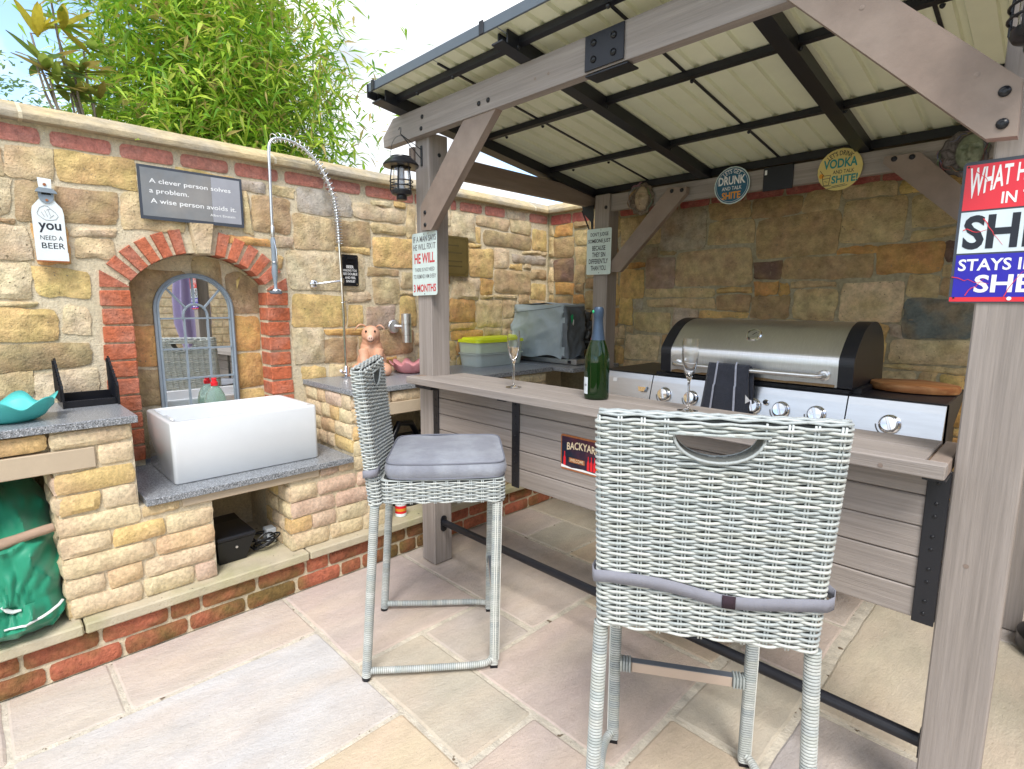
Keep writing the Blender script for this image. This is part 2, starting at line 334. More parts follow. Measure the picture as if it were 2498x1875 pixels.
# ---------------------------------------------------------------- lettering
_T = {}
def text_mesh(body, shear=0, bold=0):
    k = (body, shear, bold)
    if k in _T: return _T[k]
    cu = D.curves.new('t', 'FONT'); cu.body = body; cu.shear = shear; cu.offset = bold; cu.resolution_u = 3; cu.size = 1
    ob = D.objects.new('t', cu); COLL.objects.link(ob)
    dg = bpy.context.evaluated_depsgraph_get()
    me = D.meshes.new_from_object(ob.evaluated_get(dg))
    v = np.array([p.co[:2] for p in me.vertices]); fs = [tuple(p.vertices) for p in me.polygons]
    D.objects.remove(ob); D.curves.remove(cu); D.meshes.remove(me)
    lo = v.min(0); hi = v.max(0); v = (v-lo)/(hi-lo)
    _T[k] = (v, fs, (hi[0]-lo[0])/(hi[1]-lo[1])); return _T[k]
def letter(mb, body, u0, u1, v0, v1, fn, shear=0, bold=.012, mi=0, warp=None):
    v, fs, _ = text_mesh(body, shear, bold)
    P = []
    for a, b in v:
        u, w_ = u0+(u1-u0)*a, v0+(v1-v0)*b
        if warp: u, w_ = warp(a, b, u, w_)
        P.append(fn(u, w_))
    mb.add(P, fs, None, mi)

LEFT_STONES = """0.12,1.963,0.176,2.107,t;0.188,1.972,0.337,2.107,t;0.347,1.969,0.643,2.105,g;0.197,1.79,0.313,1.962,b;0.323,1.799,0.555,1.96,b;0.098,1.809,0.187,1.953,w;0.565,1.799,0.841,1.957,t;0.084,1.629,0.232,1.766,w;0.369,1.741,0.547,1.787,w;0.377,1.646,0.533,1.73,t;0.225,1.466,0.429,1.603,g;0.066,1.466,0.216,1.618,w;0.046,1.278,0.302,1.421,g;0.313,1.299,0.423,1.425,w;0.067,1.155,0.413,1.269,b;0.026,1.036,0.187,1.145,t;0.197,0.996,0.428,1.145,w;1.11,2.045,1.248,2.105,y;1.11,1.823,1.157,2.036,t;1.169,1.84,1.382,2.032,b;1.03,1.768,1.251,1.812,o;1.405,1.97,1.759,2.107,y;1.394,1.768,1.639,1.96,t;1.648,1.806,1.882,1.959,b;1.768,1.976,2.155,2.061,w;1.892,1.89,2.154,1.964,t;2.166,1.891,2.23,2.106,t;1.892,1.681,2.228,1.88,g;1.349,1.536,1.841,1.758,w;1.863,1.63,2.09,1.672,b;1.892,1.445,2.084,1.621,t;2.102,1.545,2.229,1.669,t;1.354,1.309,1.698,1.496,g;1.71,1.459,1.881,1.524,w;1.707,1.312,1.824,1.447,g;1.835,1.291,2.043,1.433,p;2.094,1.295,2.228,1.506,g;1.352,1.088,1.536,1.3,w;1.547,1.253,1.807,1.3,o;1.547,1.091,1.765,1.244,b;1.935,1.102,2.193,1.284,b;1.934,1.038,2.044,1.091,o;1.262,1.767,1.382,1.831,w;1.26,1.641,1.316,1.723,g;2.529,1.914,2.761,2.104,w;2.771,2.026,3.116,2.102,t;3.127,2.016,3.374,2.105,t;2.771,1.909,2.827,2.015,g;2.836,1.897,3.375,2.006,b;3.384,1.898,3.613,2.072,g;2.697,1.657,2.952,1.861,g;2.963,1.733,3.125,1.885,w;3.149,1.777,3.589,1.849,y;2.963,1.536,3.367,1.723,b;3.384,1.657,3.592,1.732,b;3.377,1.494,3.615,1.626,g;2.817,1.527,2.945,1.646,o;2.529,1.491,2.807,1.643,w;2.524,1.32,2.77,1.48,o;2.779,1.274,3.051,1.482,t;2.525,1.268,2.767,1.311,g;2.524,1.188,2.844,1.257,o;2.854,1.198,3.037,1.263,t;2.517,1.035,2.562,1.176,g;2.529,1.859,2.688,1.904,t;2.532,1.652,2.688,1.848,t;-1.032,1.925,-0.748,2.107,w;-0.736,1.925,-0.598,2.107,g;-0.586,2.005,-0.448,2.107,g;-0.436,2.025,-0.188,2.107,g;-0.176,2.005,0.11,2.107,o;0.654,1.967,0.792,2.107,w;0.804,1.975,1.1,2.107,g;1.26,2.041,1.396,2.107,t;1.888,2.071,2.062,2.107,w;2.074,2.071,2.156,2.107,g;2.24,1.985,2.52,2.107,w;-0.436,1.925,-0.188,2.015,g;-0.586,1.885,-0.448,1.995,w;-0.176,1.855,-0.038,1.995,o;-0.026,1.855,0.086,1.995,t;2.24,1.865,2.52,1.975,w;0.85,1.861,0.992,1.965,t;1.004,1.851,1.1,1.965,t;-1.032,1.845,-0.808,1.915,b;-0.796,1.775,-0.598,1.915,t;-0.436,1.845,-0.188,1.915,o;2.7,1.871,2.824,1.899,g;3.268,1.861,3.492,1.885,t;3.504,1.861,3.568,1.889,t;-0.586,1.765,-0.448,1.875,t;2.24,1.715,2.52,1.855,g;-0.176,1.705,0.072,1.845,g;-1.032,1.745,-0.858,1.835,g;-0.846,1.725,-0.808,1.835,o;-0.436,1.665,-0.188,1.835,t;0.082,1.775,0.186,1.799,b;1.65,1.767,1.88,1.795,g;-0.796,1.695,-0.598,1.765,g;0.244,1.613,0.36,1.781,o;-0.586,1.665,-0.448,1.755,t;3.136,1.735,3.282,1.767,g;3.294,1.735,3.374,1.767,t;-1.032,1.595,-0.858,1.735,o;-0.846,1.625,-0.808,1.715,w;2.24,1.565,2.382,1.705,o;2.394,1.595,2.52,1.705,o;-0.176,1.525,0.056,1.695,t;-0.796,1.515,-0.598,1.685,w;-0.586,1.515,-0.188,1.655,o;-0.846,1.505,-0.808,1.615,t;-1.032,1.515,-0.858,1.585,t;2.394,1.495,2.52,1.585,t;2.24,1.415,2.382,1.555,g;2.096,1.515,2.23,1.535,t;2.956,1.495,3.212,1.525,t;3.224,1.455,3.35,1.525,b;-0.176,1.375,0.036,1.515,g;2.816,1.491,2.946,1.515,b;-1.032,1.435,-0.858,1.505,t;-0.796,1.435,-0.488,1.505,o;-0.476,1.335,-0.188,1.505,w;-0.846,1.385,-0.808,1.495,b;2.394,1.375,2.512,1.485,t;3.06,1.345,3.212,1.485,t;3.36,1.385,3.568,1.483,b;0.048,1.431,0.238,1.455,t;3.224,1.335,3.35,1.445,g;-1.032,1.355,-0.858,1.425,w;-0.796,1.355,-0.488,1.425,t;2.24,1.265,2.382,1.405,w;-0.846,1.305,-0.808,1.375,t;3.36,1.235,3.568,1.375,b;-0.176,1.225,0.036,1.365,g;2.394,1.185,2.512,1.365,w;-1.032,1.205,-0.858,1.345,o;-0.796,1.275,-0.658,1.345,w;-0.646,1.235,-0.488,1.345,t;3.06,1.265,3.212,1.335,t;-0.476,1.255,-0.188,1.325,g;3.224,1.255,3.35,1.325,t;-0.846,1.185,-0.808,1.295,g;1.816,1.205,1.924,1.279,t;-0.796,1.155,-0.658,1.265,t;2.208,1.165,2.382,1.255,t;3.048,1.185,3.212,1.255,t;-0.476,1.105,-0.188,1.245,w;3.224,1.135,3.35,1.245,g;1.774,1.065,1.802,1.243,b;-0.646,1.055,-0.488,1.225,t;3.36,1.135,3.568,1.225,t;-0.176,1.045,0.016,1.215,b;-1.032,1.085,-0.858,1.195,t;1.814,1.125,1.924,1.195,t;2.854,1.115,3.038,1.189,o;-0.846,0.981,-0.808,1.175,w;2.394,1.035,2.506,1.175,g;2.574,1.065,2.712,1.179,o;2.724,1.105,2.842,1.179,t;3.048,1.105,3.212,1.175,t;2.228,1.065,2.382,1.155,t;-0.796,0.981,-0.658,1.145,g;3.224,0.981,3.568,1.125,w;1.814,0.981,1.924,1.115,w;2.854,0.981,3.038,1.105,b;-0.476,0.981,-0.188,1.095,o;2.724,0.981,2.842,1.095,g;3.048,0.981,3.212,1.095,t;2.054,0.981,2.218,1.093,w;-1.032,0.981,-0.858,1.075,g;1.562,0.981,1.712,1.079,t;1.724,0.981,1.762,1.079,t;1.4,0.981,1.55,1.077,g;1.774,0.981,1.802,1.055,w;2.228,0.981,2.382,1.055,t;2.574,0.981,2.712,1.055,g;-0.646,0.981,-0.488,1.045,b;-0.176,0.981,0.012,1.035,g;0.024,0.981,0.188,1.025,t;1.934,0.981,2.042,1.029,w;2.394,0.981,2.562,1.025,t"""
LEFT_BRICKS = """0.137,2.113,0.307,2.172,r;0.334,2.118,0.557,2.182,r;0.584,2.122,0.808,2.184,r;0.832,2.118,1.061,2.185,r;1.085,2.12,1.318,2.181,r;1.35,2.119,1.585,2.183,r;1.349,2.131,1.571,2.18,r;1.591,2.12,1.827,2.172,r;1.857,2.12,2.057,2.182,r;2.536,2.118,2.589,2.186,r;2.62,2.121,2.838,2.176,r;2.864,2.123,3.075,2.176,r;3.09,2.129,3.313,2.181,t;3.351,2.121,3.572,2.189,r"""
BACK_STONES = """-2.445,1.882,-2.252,2.104,t;-2.104,1.837,-1.764,2.106,y;-1.752,1.994,-1.482,2.105,b;-1.472,1.994,-1.181,2.106,b;-1.17,1.994,-0.975,2.105,t;-1.752,1.835,-1.448,1.984,t;-1.433,1.744,-0.972,1.984,b;-0.963,1.8,-0.646,2.031,t;-0.636,1.855,-0.439,2.032,t;-1.974,1.573,-1.443,1.827,t;-2.222,1.573,-1.984,1.785,p;-1.435,1.602,-1.272,1.727,d;-1.263,1.6,-0.778,1.733,b;-0.963,1.742,-0.779,1.79,o;-0.768,1.624,-0.48,1.788,o;-0.469,1.669,-0.405,1.782,d;-0.635,1.798,-0.44,1.845,t;-2.213,1.494,-1.68,1.561,t;-2.204,1.437,-1.673,1.487,t;-1.663,1.418,-1.442,1.512,b;-1.43,1.371,-1.206,1.502,b;-1.194,1.364,-0.949,1.55,t;-0.94,1.364,-0.625,1.588,w;-0.616,1.501,-0.481,1.614,t;-0.471,1.502,-0.403,1.594,b;-0.613,1.281,-0.331,1.492,s;-0.676,1.147,-0.332,1.271,w;-2.305,1.259,-1.998,1.401,t;-1.987,1.3,-1.792,1.428,y;-1.78,1.369,-1.442,1.407,g;-2.374,1.038,-2.081,1.232,w;-2.438,1.301,-2.32,1.494,g;-2.445,1.505,-2.232,1.715,g;-2.454,0.994,-2.39,1.13,g;-2.369,1.724,-2.234,1.771,o;-2.313,1.793,-2.118,1.872,y;-0.739,1.017,-0.54,1.1,w;-0.529,1.035,-0.457,1.1,t;-0.445,1.005,-0.339,1.099,g;-0.409,0.829,-0.328,0.933,o;-0.406,0.737,-0.315,0.785,o;-0.743,1.137,-0.698,1.241,g;-1.273,1.512,-1.209,1.589,o;-2.885,1.929,-2.749,2.049,t;-2.88,1.775,-2.749,1.918,t;-3.102,2.009,-2.909,2.107,o;-3.103,1.833,-2.896,1.998,b;-3.104,1.645,-2.89,1.824,d;-3.095,1.535,-2.896,1.633,o;-3.164,2.025,-3.114,2.107,w;-2.898,2.061,-2.748,2.107,b;-2.736,2.025,-2.454,2.107,b;-0.966,2.041,-0.718,2.107,w;-0.706,2.041,-0.398,2.107,g;-0.386,2.005,-0.198,2.107,b;-0.186,2.025,0.182,2.107,t;0.194,1.985,0.332,2.107,o;0.344,2.025,0.52,2.107,t;-2.24,1.995,-2.114,2.105,t;-3.164,1.845,-3.114,2.015,t;-2.74,1.945,-2.548,2.015,o;-2.536,1.945,-2.454,2.015,t;-0.43,1.925,-0.398,2.031,o;-0.186,1.875,-0.048,2.015,t;-0.036,1.905,0.182,2.015,o;0.344,1.905,0.52,2.015,t;-0.386,1.825,-0.198,1.995,b;-2.24,1.881,-2.114,1.985,t;0.194,1.905,0.332,1.975,g;-2.74,1.765,-2.598,1.935,b;-2.586,1.765,-2.458,1.935,o;-0.43,1.791,-0.398,1.915,y;-0.036,1.805,0.102,1.895,w;0.114,1.755,0.302,1.895,g;0.314,1.825,0.52,1.895,w;-2.446,1.725,-2.378,1.873,w;-2.366,1.781,-2.324,1.873,g;-0.186,1.775,-0.048,1.865,t;-3.164,1.765,-3.114,1.835,y;-2.106,1.795,-1.986,1.827,b;-0.386,1.705,-0.198,1.815,t;0.314,1.745,0.52,1.815,b;-0.036,1.655,0.102,1.795,t;-2.88,1.625,-2.778,1.765,t;-0.186,1.625,-0.048,1.765,g;-3.164,1.645,-3.114,1.755,w;-2.768,1.665,-2.548,1.755,w;-2.536,1.615,-2.458,1.755,w;0.114,1.675,0.252,1.745,g;0.264,1.575,0.302,1.745,t;0.314,1.645,0.52,1.735,t;-0.394,1.585,-0.198,1.695,t;0.114,1.575,0.252,1.665,t;-2.766,1.565,-2.548,1.655,b;-0.47,1.605,-0.404,1.659,t;-0.036,1.555,0.102,1.645,y;-3.164,1.545,-3.104,1.635,w;0.314,1.495,0.52,1.635,t;-2.884,1.545,-2.778,1.615,b;-0.186,1.475,-0.048,1.615,o;-2.536,1.435,-2.454,1.605,g;-1.426,1.511,-1.284,1.593,o;-1.2,1.561,-0.95,1.589,t;-0.394,1.505,-0.248,1.575,b;-0.236,1.505,-0.198,1.575,y;0.114,1.475,0.302,1.565,b;-2.766,1.415,-2.548,1.555,b;-1.668,1.521,-1.438,1.563,g;-0.036,1.375,0.102,1.545,b;-3.164,1.425,-3.108,1.535,b;-2.884,1.465,-2.778,1.535,o;-3.096,1.435,-2.908,1.525,b;-0.32,1.405,-0.198,1.495,o;-2.31,1.411,-2.222,1.493,y;0.314,1.415,0.52,1.485,t;-0.186,1.295,-0.048,1.465,y;0.114,1.295,0.302,1.465,t;-2.896,1.385,-2.778,1.455,t;-3.096,1.255,-2.908,1.425,g;-2.536,1.285,-2.45,1.425,o;-3.164,1.245,-3.108,1.415,o;-2.766,1.315,-2.548,1.405,b;0.314,1.295,0.52,1.405,t;-0.32,1.285,-0.198,1.395,y;-2.896,1.235,-2.778,1.375,t;-0.036,1.255,0.102,1.365,t;-1.776,1.285,-1.638,1.359,w;-1.626,1.245,-1.45,1.359,y;-1.44,1.185,-1.248,1.359,o;-1.236,1.185,-1.098,1.355,t;-1.086,1.265,-0.838,1.355,g;-0.826,1.215,-0.758,1.355,t;-0.746,1.251,-0.688,1.355,g;-0.676,1.281,-0.624,1.355,y;-2.766,1.195,-2.628,1.305,g;-2.616,1.195,-2.548,1.305,t;-2.44,1.195,-2.388,1.289,w;-2.376,1.241,-2.314,1.289,t;-1.988,1.195,-1.838,1.289,t;-1.826,1.195,-1.788,1.289,t;-0.186,1.115,-0.048,1.285,t;0.114,1.195,0.422,1.285,o;0.434,1.115,0.52,1.285,b;-2.536,1.145,-2.45,1.275,w;-1.776,1.205,-1.638,1.275,b;-0.32,1.185,-0.198,1.275,t;-1.086,1.085,-0.838,1.255,y;-3.096,1.155,-2.908,1.245,b;-0.036,1.175,0.102,1.245,t;-3.164,1.165,-3.108,1.235,g;-2.07,1.065,-2.008,1.247,b;-1.626,1.145,-1.45,1.235,t;-2.896,1.135,-2.778,1.225,o;-0.826,1.135,-0.754,1.205,b;-1.776,1.025,-1.638,1.195,y;-2.766,1.045,-2.548,1.185,g;-2.44,1.141,-2.384,1.185,t;-1.996,1.075,-1.838,1.185,t;-1.826,1.095,-1.788,1.185,b;0.114,1.075,0.302,1.185,o;0.314,1.115,0.422,1.185,t;-1.44,1.005,-1.098,1.175,t;-0.316,1.105,-0.198,1.175,y;-0.036,1.055,0.102,1.165,t;-3.164,1.015,-3.108,1.155,b;-3.096,1.075,-2.908,1.145,w;-2.536,0.995,-2.464,1.135,b;-1.626,1.045,-1.45,1.135,o;-0.688,1.111,-0.328,1.135,t;-2.896,1.015,-2.778,1.125,b;-0.826,0.919,-0.748,1.125,b;-0.186,1.035,-0.048,1.105,o;0.314,0.965,0.52,1.105,g;-0.328,1.025,-0.198,1.095,b;-1.826,0.995,-1.788,1.085,t;-1.086,1.005,-0.948,1.075,w;-0.936,0.919,-0.838,1.075,t;-3.096,0.919,-2.958,1.065,t;-2.946,0.919,-2.908,1.065,o;-1.996,0.995,-1.838,1.065,g;0.114,0.995,0.302,1.065,y;-2.066,0.919,-2.008,1.055,t;-0.036,0.905,0.102,1.045,t;-2.766,0.919,-2.548,1.035,y;-1.626,0.919,-1.45,1.035,t;-2.38,0.919,-2.078,1.029,t;-0.526,0.919,-0.458,1.025,g;-0.186,0.915,-0.048,1.025,w;-1.776,0.919,-1.638,1.015,b;-0.316,0.875,-0.198,1.015,b;-3.164,0.919,-3.108,1.005,o;-2.896,0.919,-2.778,1.005,t;-0.736,0.919,-0.538,1.005,o;-1.44,0.919,-1.298,0.995,t;-1.286,0.919,-0.948,0.995,g;-0.446,0.905,-0.418,0.995,o;-0.406,0.945,-0.328,0.995,o;-2.536,0.919,-2.39,0.985,b;-1.996,0.919,-1.788,0.985,y;0.114,0.895,0.302,0.985,t;0.314,0.845,0.52,0.955,b;-0.186,0.795,-0.048,0.905,g;-0.482,0.785,-0.418,0.895,g;-0.036,0.825,0.102,0.895,t;0.114,0.815,0.302,0.885,b;-0.316,0.795,-0.198,0.865,o;0.314,0.665,0.52,0.835,o;-0.406,0.795,-0.328,0.819,g;-0.036,0.705,0.102,0.815,g;0.114,0.735,0.302,0.805,g;-0.306,0.695,-0.048,0.785,t;-0.482,0.705,-0.418,0.775,b;-0.406,0.585,-0.318,0.725,g;0.114,0.555,0.302,0.725,w;-0.482,0.625,-0.418,0.695,b;-0.036,0.625,0.102,0.695,b;-0.306,0.615,-0.048,0.685,w;0.314,0.515,0.52,0.655,t;-0.482,0.545,-0.418,0.615,y;-0.036,0.445,0.102,0.615,y;-0.306,0.435,-0.048,0.605,t;-0.406,0.465,-0.318,0.575,y;0.114,0.475,0.302,0.545,t;-0.482,0.445,-0.418,0.535,y;0.314,0.365,0.52,0.505,g;0.114,0.355,0.302,0.465,b;-0.406,0.315,-0.318,0.455,o;-0.482,0.325,-0.418,0.435,o;-0.036,0.365,0.102,0.435,y;-0.306,0.335,-0.048,0.425,o;-0.036,0.285,0.102,0.355,t;0.314,0.285,0.52,0.355,g;0.114,0.235,0.302,0.345,w;-0.306,0.215,-0.048,0.325,g;-0.482,0.245,-0.418,0.315,w;-0.406,0.235,-0.318,0.305,t;-0.036,0.185,0.102,0.275,w;0.314,0.105,0.52,0.275,g;-0.482,0.065,-0.418,0.235,y;-0.406,0.155,-0.318,0.225,g;0.114,0.155,0.252,0.225,o;0.264,0.155,0.302,0.225,o;-0.306,0.135,-0.168,0.205,y;-0.156,0.065,-0.048,0.205,t;-0.036,0.021,0.102,0.175,o;-0.406,0.021,-0.318,0.145,b;0.114,0.021,0.252,0.145,t;0.264,0.021,0.302,0.145,t;-0.306,0.021,-0.168,0.125,w;0.314,0.021,0.52,0.095,t;-0.482,0.021,-0.418,0.055,t;-0.156,0.021,-0.048,0.055,o"""

# ================================================================ SETTING
mb = MB(); mb.box(-60, 60, -60, 60, -.30, -.06)
g = mb.build('ground', M_GRASS, None); g['kind'] = 'structure'

def jitter_poly(x0, x1, y0, y1, j, step=.12):
    pts = []
    def seg(a, b):
        n = max(2, int(math.hypot(b[0]-a[0], b[1]-a[1])/step))
        for i in range(n):
            t = i/n; e = 0 if i == 0 else 1
            nx, ny = (b[1]-a[1]), -(b[0]-a[0]); l = math.hypot(nx, ny); d = random.uniform(-j, j)*e
            pts.append((a[0]+(b[0]-a[0])*t+nx/l*d, a[1]+(b[1]-a[1])*t+ny/l*d))
    c = .008
    P = [(x0+c, y0), (x1-c, y0), (x1, y0+c), (x1, y1-c), (x1-c, y1), (x0+c, y1), (x0, y1-c), (x0, y0+c)]
    for i in range(8):
        if i % 2 == 0: seg(P[i], P[(i+1) % 8])
        else: pts.append(P[i])
    return pts
patio = thing('patio', '', '', (0, 0, 0)); del patio['label']; del patio['category']; patio['kind'] = 'structure'
mb = MB(); mb.box(-3.4, 6, -3, 3.9, -.05, -.0045); mb.build('joint_mortar', M_JOINT, patio)
SLC = dict(a=(.56, .50, .44), b=(.56, .485, .43), c=(.55, .46, .41), d=(.58, .51, .41), e=(.54, .455, .415), f=(.62, .51, .37), g=(.48, .43, .39), h=(.50, .455, .375), i=(.52, .43, .33), k=(.41, .38, .375), l=(.54, .48, .38), q=(.56, .545, .54))
SLABS = [(-2.60, -2.22, -.70, -.045, 'b'), (-2.60, -2.225, -.03, .272, 'a'), (-2.60, -2.225, .287, .98, 'b'), (-2.21, -1.545, -.032, .976, 'q'), (-2.21, -1.545, -.70, -.045, 'a'),
 (-1.53, -1.20, .35, .972, 'f'), (-1.53, -1.20, -.3, .335, 'c'), (-1.182, -.86, .60, 1.292, 'c'), (-1.182, -.86, -.2, .585, 'b'), (-2.60, -1.895, .993, 1.672, 'e'), (-1.872, -1.555, 1.322, 1.66, 'g'), (-1.872, -1.208, .992, 1.302, 'h'),
 (-1.536, -.865, 1.318, 2.012, 'c'), (-2.60, -1.56, 1.69, 2.37, 'b'), (-2.60, -2.272, 2.39, 2.745, 'b'), (-2.258, -1.94, 2.39, 2.745, 'h'), (-1.924, -1.56, 2.39, 2.745, 'f'),
 (-1.54, -.88, 2.035, 2.37, 'i'), (-1.54, -.88, 2.39, 2.98, 'b'), (-.838, -.545, 1.31, 1.637, 'i'), (-.838, -.545, 1.655, 2.19, 'h'), (-.838, -.57, 2.21, 2.70, 'c'), (-.838, -.57, 2.72, 3.2, 'b'), (-.838, -.2, .6, 1.292, 'd'),
 (-.52, .20, 1.31, 2.037, 'k'), (-.52, .20, 2.062, 3.08, 'l'), (-.545, .20, 3.10, 3.56, 'g'), (.215, .9, 2.062, 3.08, 'a'), (.215, .9, 1.0, 2.04, 'b'), (.215, .9, 3.10, 3.56, 'h'), (-2.60, -1.56, 2.76, 3.56, 'l'), (-1.545, -.86, 3.0, 3.56, 'b'),
 (.915, 1.7, 2.6, 3.56, 'c'), (.915, 1.7, 1.3, 2.58, 'd'), (1.715, 2.6, 2.2, 3.56, 'h'), (1.715, 2.6, .9, 2.18, 'b'), (-.18, .6, .2, .985, 'a'), (.615, 1.6, .2, .985, 'c'), (2.615, 3.6, 1.6, 3.56, 'a'), (-.84, -.2, -.4, .585, 'q'), (2.615, 3.6, -.4, 1.58, 'b'), (1.715, 2.6, -.4, .88, 'f'), (-.18, 1.6, -.9, .185, 'a'), (-1.53, -.86, -1.2, -.32, 'h'), (-2.6, -1.545, -1.5, -.72, 'c')]
for i, (x0, x1, y0, y1, cl) in enumerate(SLABS):
    pts = jitter_poly(x0, x1, y0, y1, .0035); dz = random.uniform(-.0015, .0015)
    cx_, cy_ = (x0+x1)/2, (y0+y1)/2; n = len(pts); mb = MB()
    ins = [(p[0]+(cx_-p[0])*.008/max(.1, abs(cx_-p[0])), p[1]+(cy_-p[1])*.008/max(.1, abs(cy_-p[1]))) for p in pts]
    v = [(a, b, -.03) for a, b in pts]+[(a, b, -.0045+dz) for a, b in pts]+[(a, b, dz) for a, b in ins]
    F = [(k, (k+1) % n, n+(k+1) % n, n+k) for k in range(n)]+[(n+k, n+(k+1) % n, 2*n+(k+1) % n, 2*n+k) for k in range(n)]+[tuple(range(2*n, 3*n))]
    mb.add(v, F); c0 = SLC[cl]; mb.build('paving_slab', M_SLAB, patio, color=c0)

# ---------------------------------------------------------------- stones
CLR = dict(t=(.61, .49, .30), g=(.68, .49, .22), b=(.46, .34, .20), y=(.49, .44, .38), o=(.62, .36, .14), p=(.46, .34, .28), w=(.70, .58, .40), d=(.20, .13, .11), s=(.18, .21, .22), r=(.50, .17, .13), f=(.68, .50, .29), m=(.66, .50, .38), h=(.70, .58, .38))
def jc(c, a=.07):
    k = random.uniform(1-a, 1+a); return tuple(min(.9, x*k*random.uniform(.97, 1.03)) for x in c)
def stone(name, parent, mt, fn, u0, u1, v0, v1, depth=.02, color=(.5, .5, .5), sq=6, rough=.0055, edge=.008, back=.02, bow=1.0):
    """rough faced stone: rounded outline with an uneven outline and a pillowed, bumpy face. fn(u,v,w)"""
    cu, cv, hu, hv = (u0+u1)/2, (v0+v1)/2, (u1-u0)/2, (v1-v0)/2; sx = random.uniform(0, 99); mb = MB()
    cj = [(random.uniform(-1, 1)*edge*1.3, random.uniform(-1, 1)*edge*1.1) for _ in range(4)]
    nu = max(5, min(13, int((u1-u0)/.03)+3)); nv = max(5, min(9, int((v1-v0)/.03)+3))
    def pos(p, q, w_, sc=1):
        k = max(abs(p), abs(q)); d = (abs(p)**sq+abs(q)**sq)**(1/sq); r_ = (k/d if d > 0 else 1)*sc; p2, q2 = p*r_, q*r_
        a, b = (p2+1)/2, (q2+1)/2
        ju = (cj[0][0]*(1-a)+cj[1][0]*a)*(1-b)+(cj[2][0]*(1-a)+cj[3][0]*a)*b; jv = (cj[0][1]*(1-a)+cj[1][1]*a)*(1-b)+(cj[2][1]*(1-a)+cj[3][1]*a)*b
        ed = k**6*noise.noise(Vector((sx+p*2.3, q*2.3, sx)))*edge
        return cu+p2*(hu+ed)+ju, cv+q2*(hv+ed)+jv, w_
    def face(p, q):
        k = max(abs(p), abs(q)); U, V_, _ = pos(p, q, 0)
        ex = (1-abs(p))*hu; ey = (1-abs(q))*hv; e = min(ex, ey); fall = min(1, .45+e/.012)
        n_ = noise.noise(Vector((sx+U*13, V_*13, 3)))+.55*noise.noise(Vector((sx+U*34, V_*34, 9)))
        return U, V_, depth*fall*(1+(bow-1)*(1-k))+n_*rough*2.0*min(1, .3+e/.012)
    V = []; F = []
    for jj in range(nv):
        for ii in range(nu): V.append(fn(*face(-1+2*ii/(nu-1), -1+2*jj/(nv-1))))
    for jj in range(nv-1):
        for ii in range(nu-1): a = jj*nu+ii; F.append((a, a+1, a+nu+1, a+nu))
    loop = [(ii, 0) for ii in range(nu-1)]+[(nu-1, jj) for jj in range(nv-1)]+[(ii, nv-1) for ii in range(nu-1, 0, -1)]+[(0, jj) for jj in range(nv-1, 0, -1)]
    b0_ = len(V)
    for ii, jj in loop: V.append(fn(*pos(-1+2*ii/(nu-1), -1+2*jj/(nv-1), -back)))
    n = len(loop)
    for k in range(n):
        a, b = loop[k], loop[(k+1) % n]; F.append((b0_+k, b0_+(k+1) % n, b[1]*nu+b[0], a[1]*nu+a[0]))
    mb.add(V, F); return mb.build(name, mt, parent, smooth=30, color=color)
def LWf(u, v, w): return (-3.185+w, u, v)          # boundary wall on the left: u = y, v = z, w out of the wall (+x)
def BWf(u, v, w): return (u, 3.585-w, v)           # wall at the back: u = x
def CFf(u, v, w): return (-2.632+w, u, v)          # front of the masonry counter

def parse(s): return [(*map(float, q.split(',')[:4]), q.split(',')[4]) for q in s.split(';')]
# ---- left wall
WALL_A = thing('boundary_wall', 'long sunlit sandstone garden wall with red brick band, coping and arched niche behind the sink', 'wall', (-3.3, 1.2, 0), group='stone garden walls')
A0, NZ, RI = .896, 1.30, .40
mb = MB(); mb.box(-3.46, -3.185, -2.2, .52, 0, 2.205); mb.box(-3.46, -3.185, 1.272, 3.585, 0, 2.205)
mb.box(-3.46, -3.185, .52, 1.272, 0, .60)
arc = [(A0+.45*math.sin(t), NZ+.45*math.cos(t)) for t in [R(-56.6+113.2*i/18) for i in range(19)]]
mb.prism([(.52, 2.205)]+arc+[(1.272, 2.205)], lambda u, v, d: (d, u, v), -3.46, -3.1852)
mb.box(-3.46, -3.315, .52, 1.272, .60, 1.76)
mb.build('mortar_bed', M_MORTAR, WALL_A)
for u0_, v0_, u1_, v1_, k in parse(LEFT_STONES):
    if u1_ > 3.56: u1_ = 3.56
    stone('stone', WALL_A, M_STONE, LWf, u0_, u1_, v0_, v1_, depth=random.uniform(.010, .017), color=jc(CLR[k], .1), sq=random.uniform(11, 22), edge=.010, rough=.0045)
for u0_, v0_, u1_, v1_, k in parse(LEFT_BRICKS):
    stone('brick', WALL_A, M_BRICK, LWf, u0_+.004, u1_-.004, 2.118, 2.183, depth=.010, color=jc((.60, .235, .18) if k == 'r' else CLR['w']), sq=10, rough=.0025, edge=.002)
y = -.13
while y > -1.4:
    stone('brick', WALL_A, M_BRICK, LWf, y-.22, y, 2.118, 2.183, depth=.010, color=jc((.60, .235, .18)), sq=10, rough=.0025, edge=.002); y -= .235
for a, b in [(2.02, 2.215), (2.23, 2.40)]: stone('brick', WALL_A, M_BRICK, LWf, a, b, 2.118, 2.183, depth=.010, color=jc((.60, .235, .18)), sq=10, rough=.0025, edge=.002)
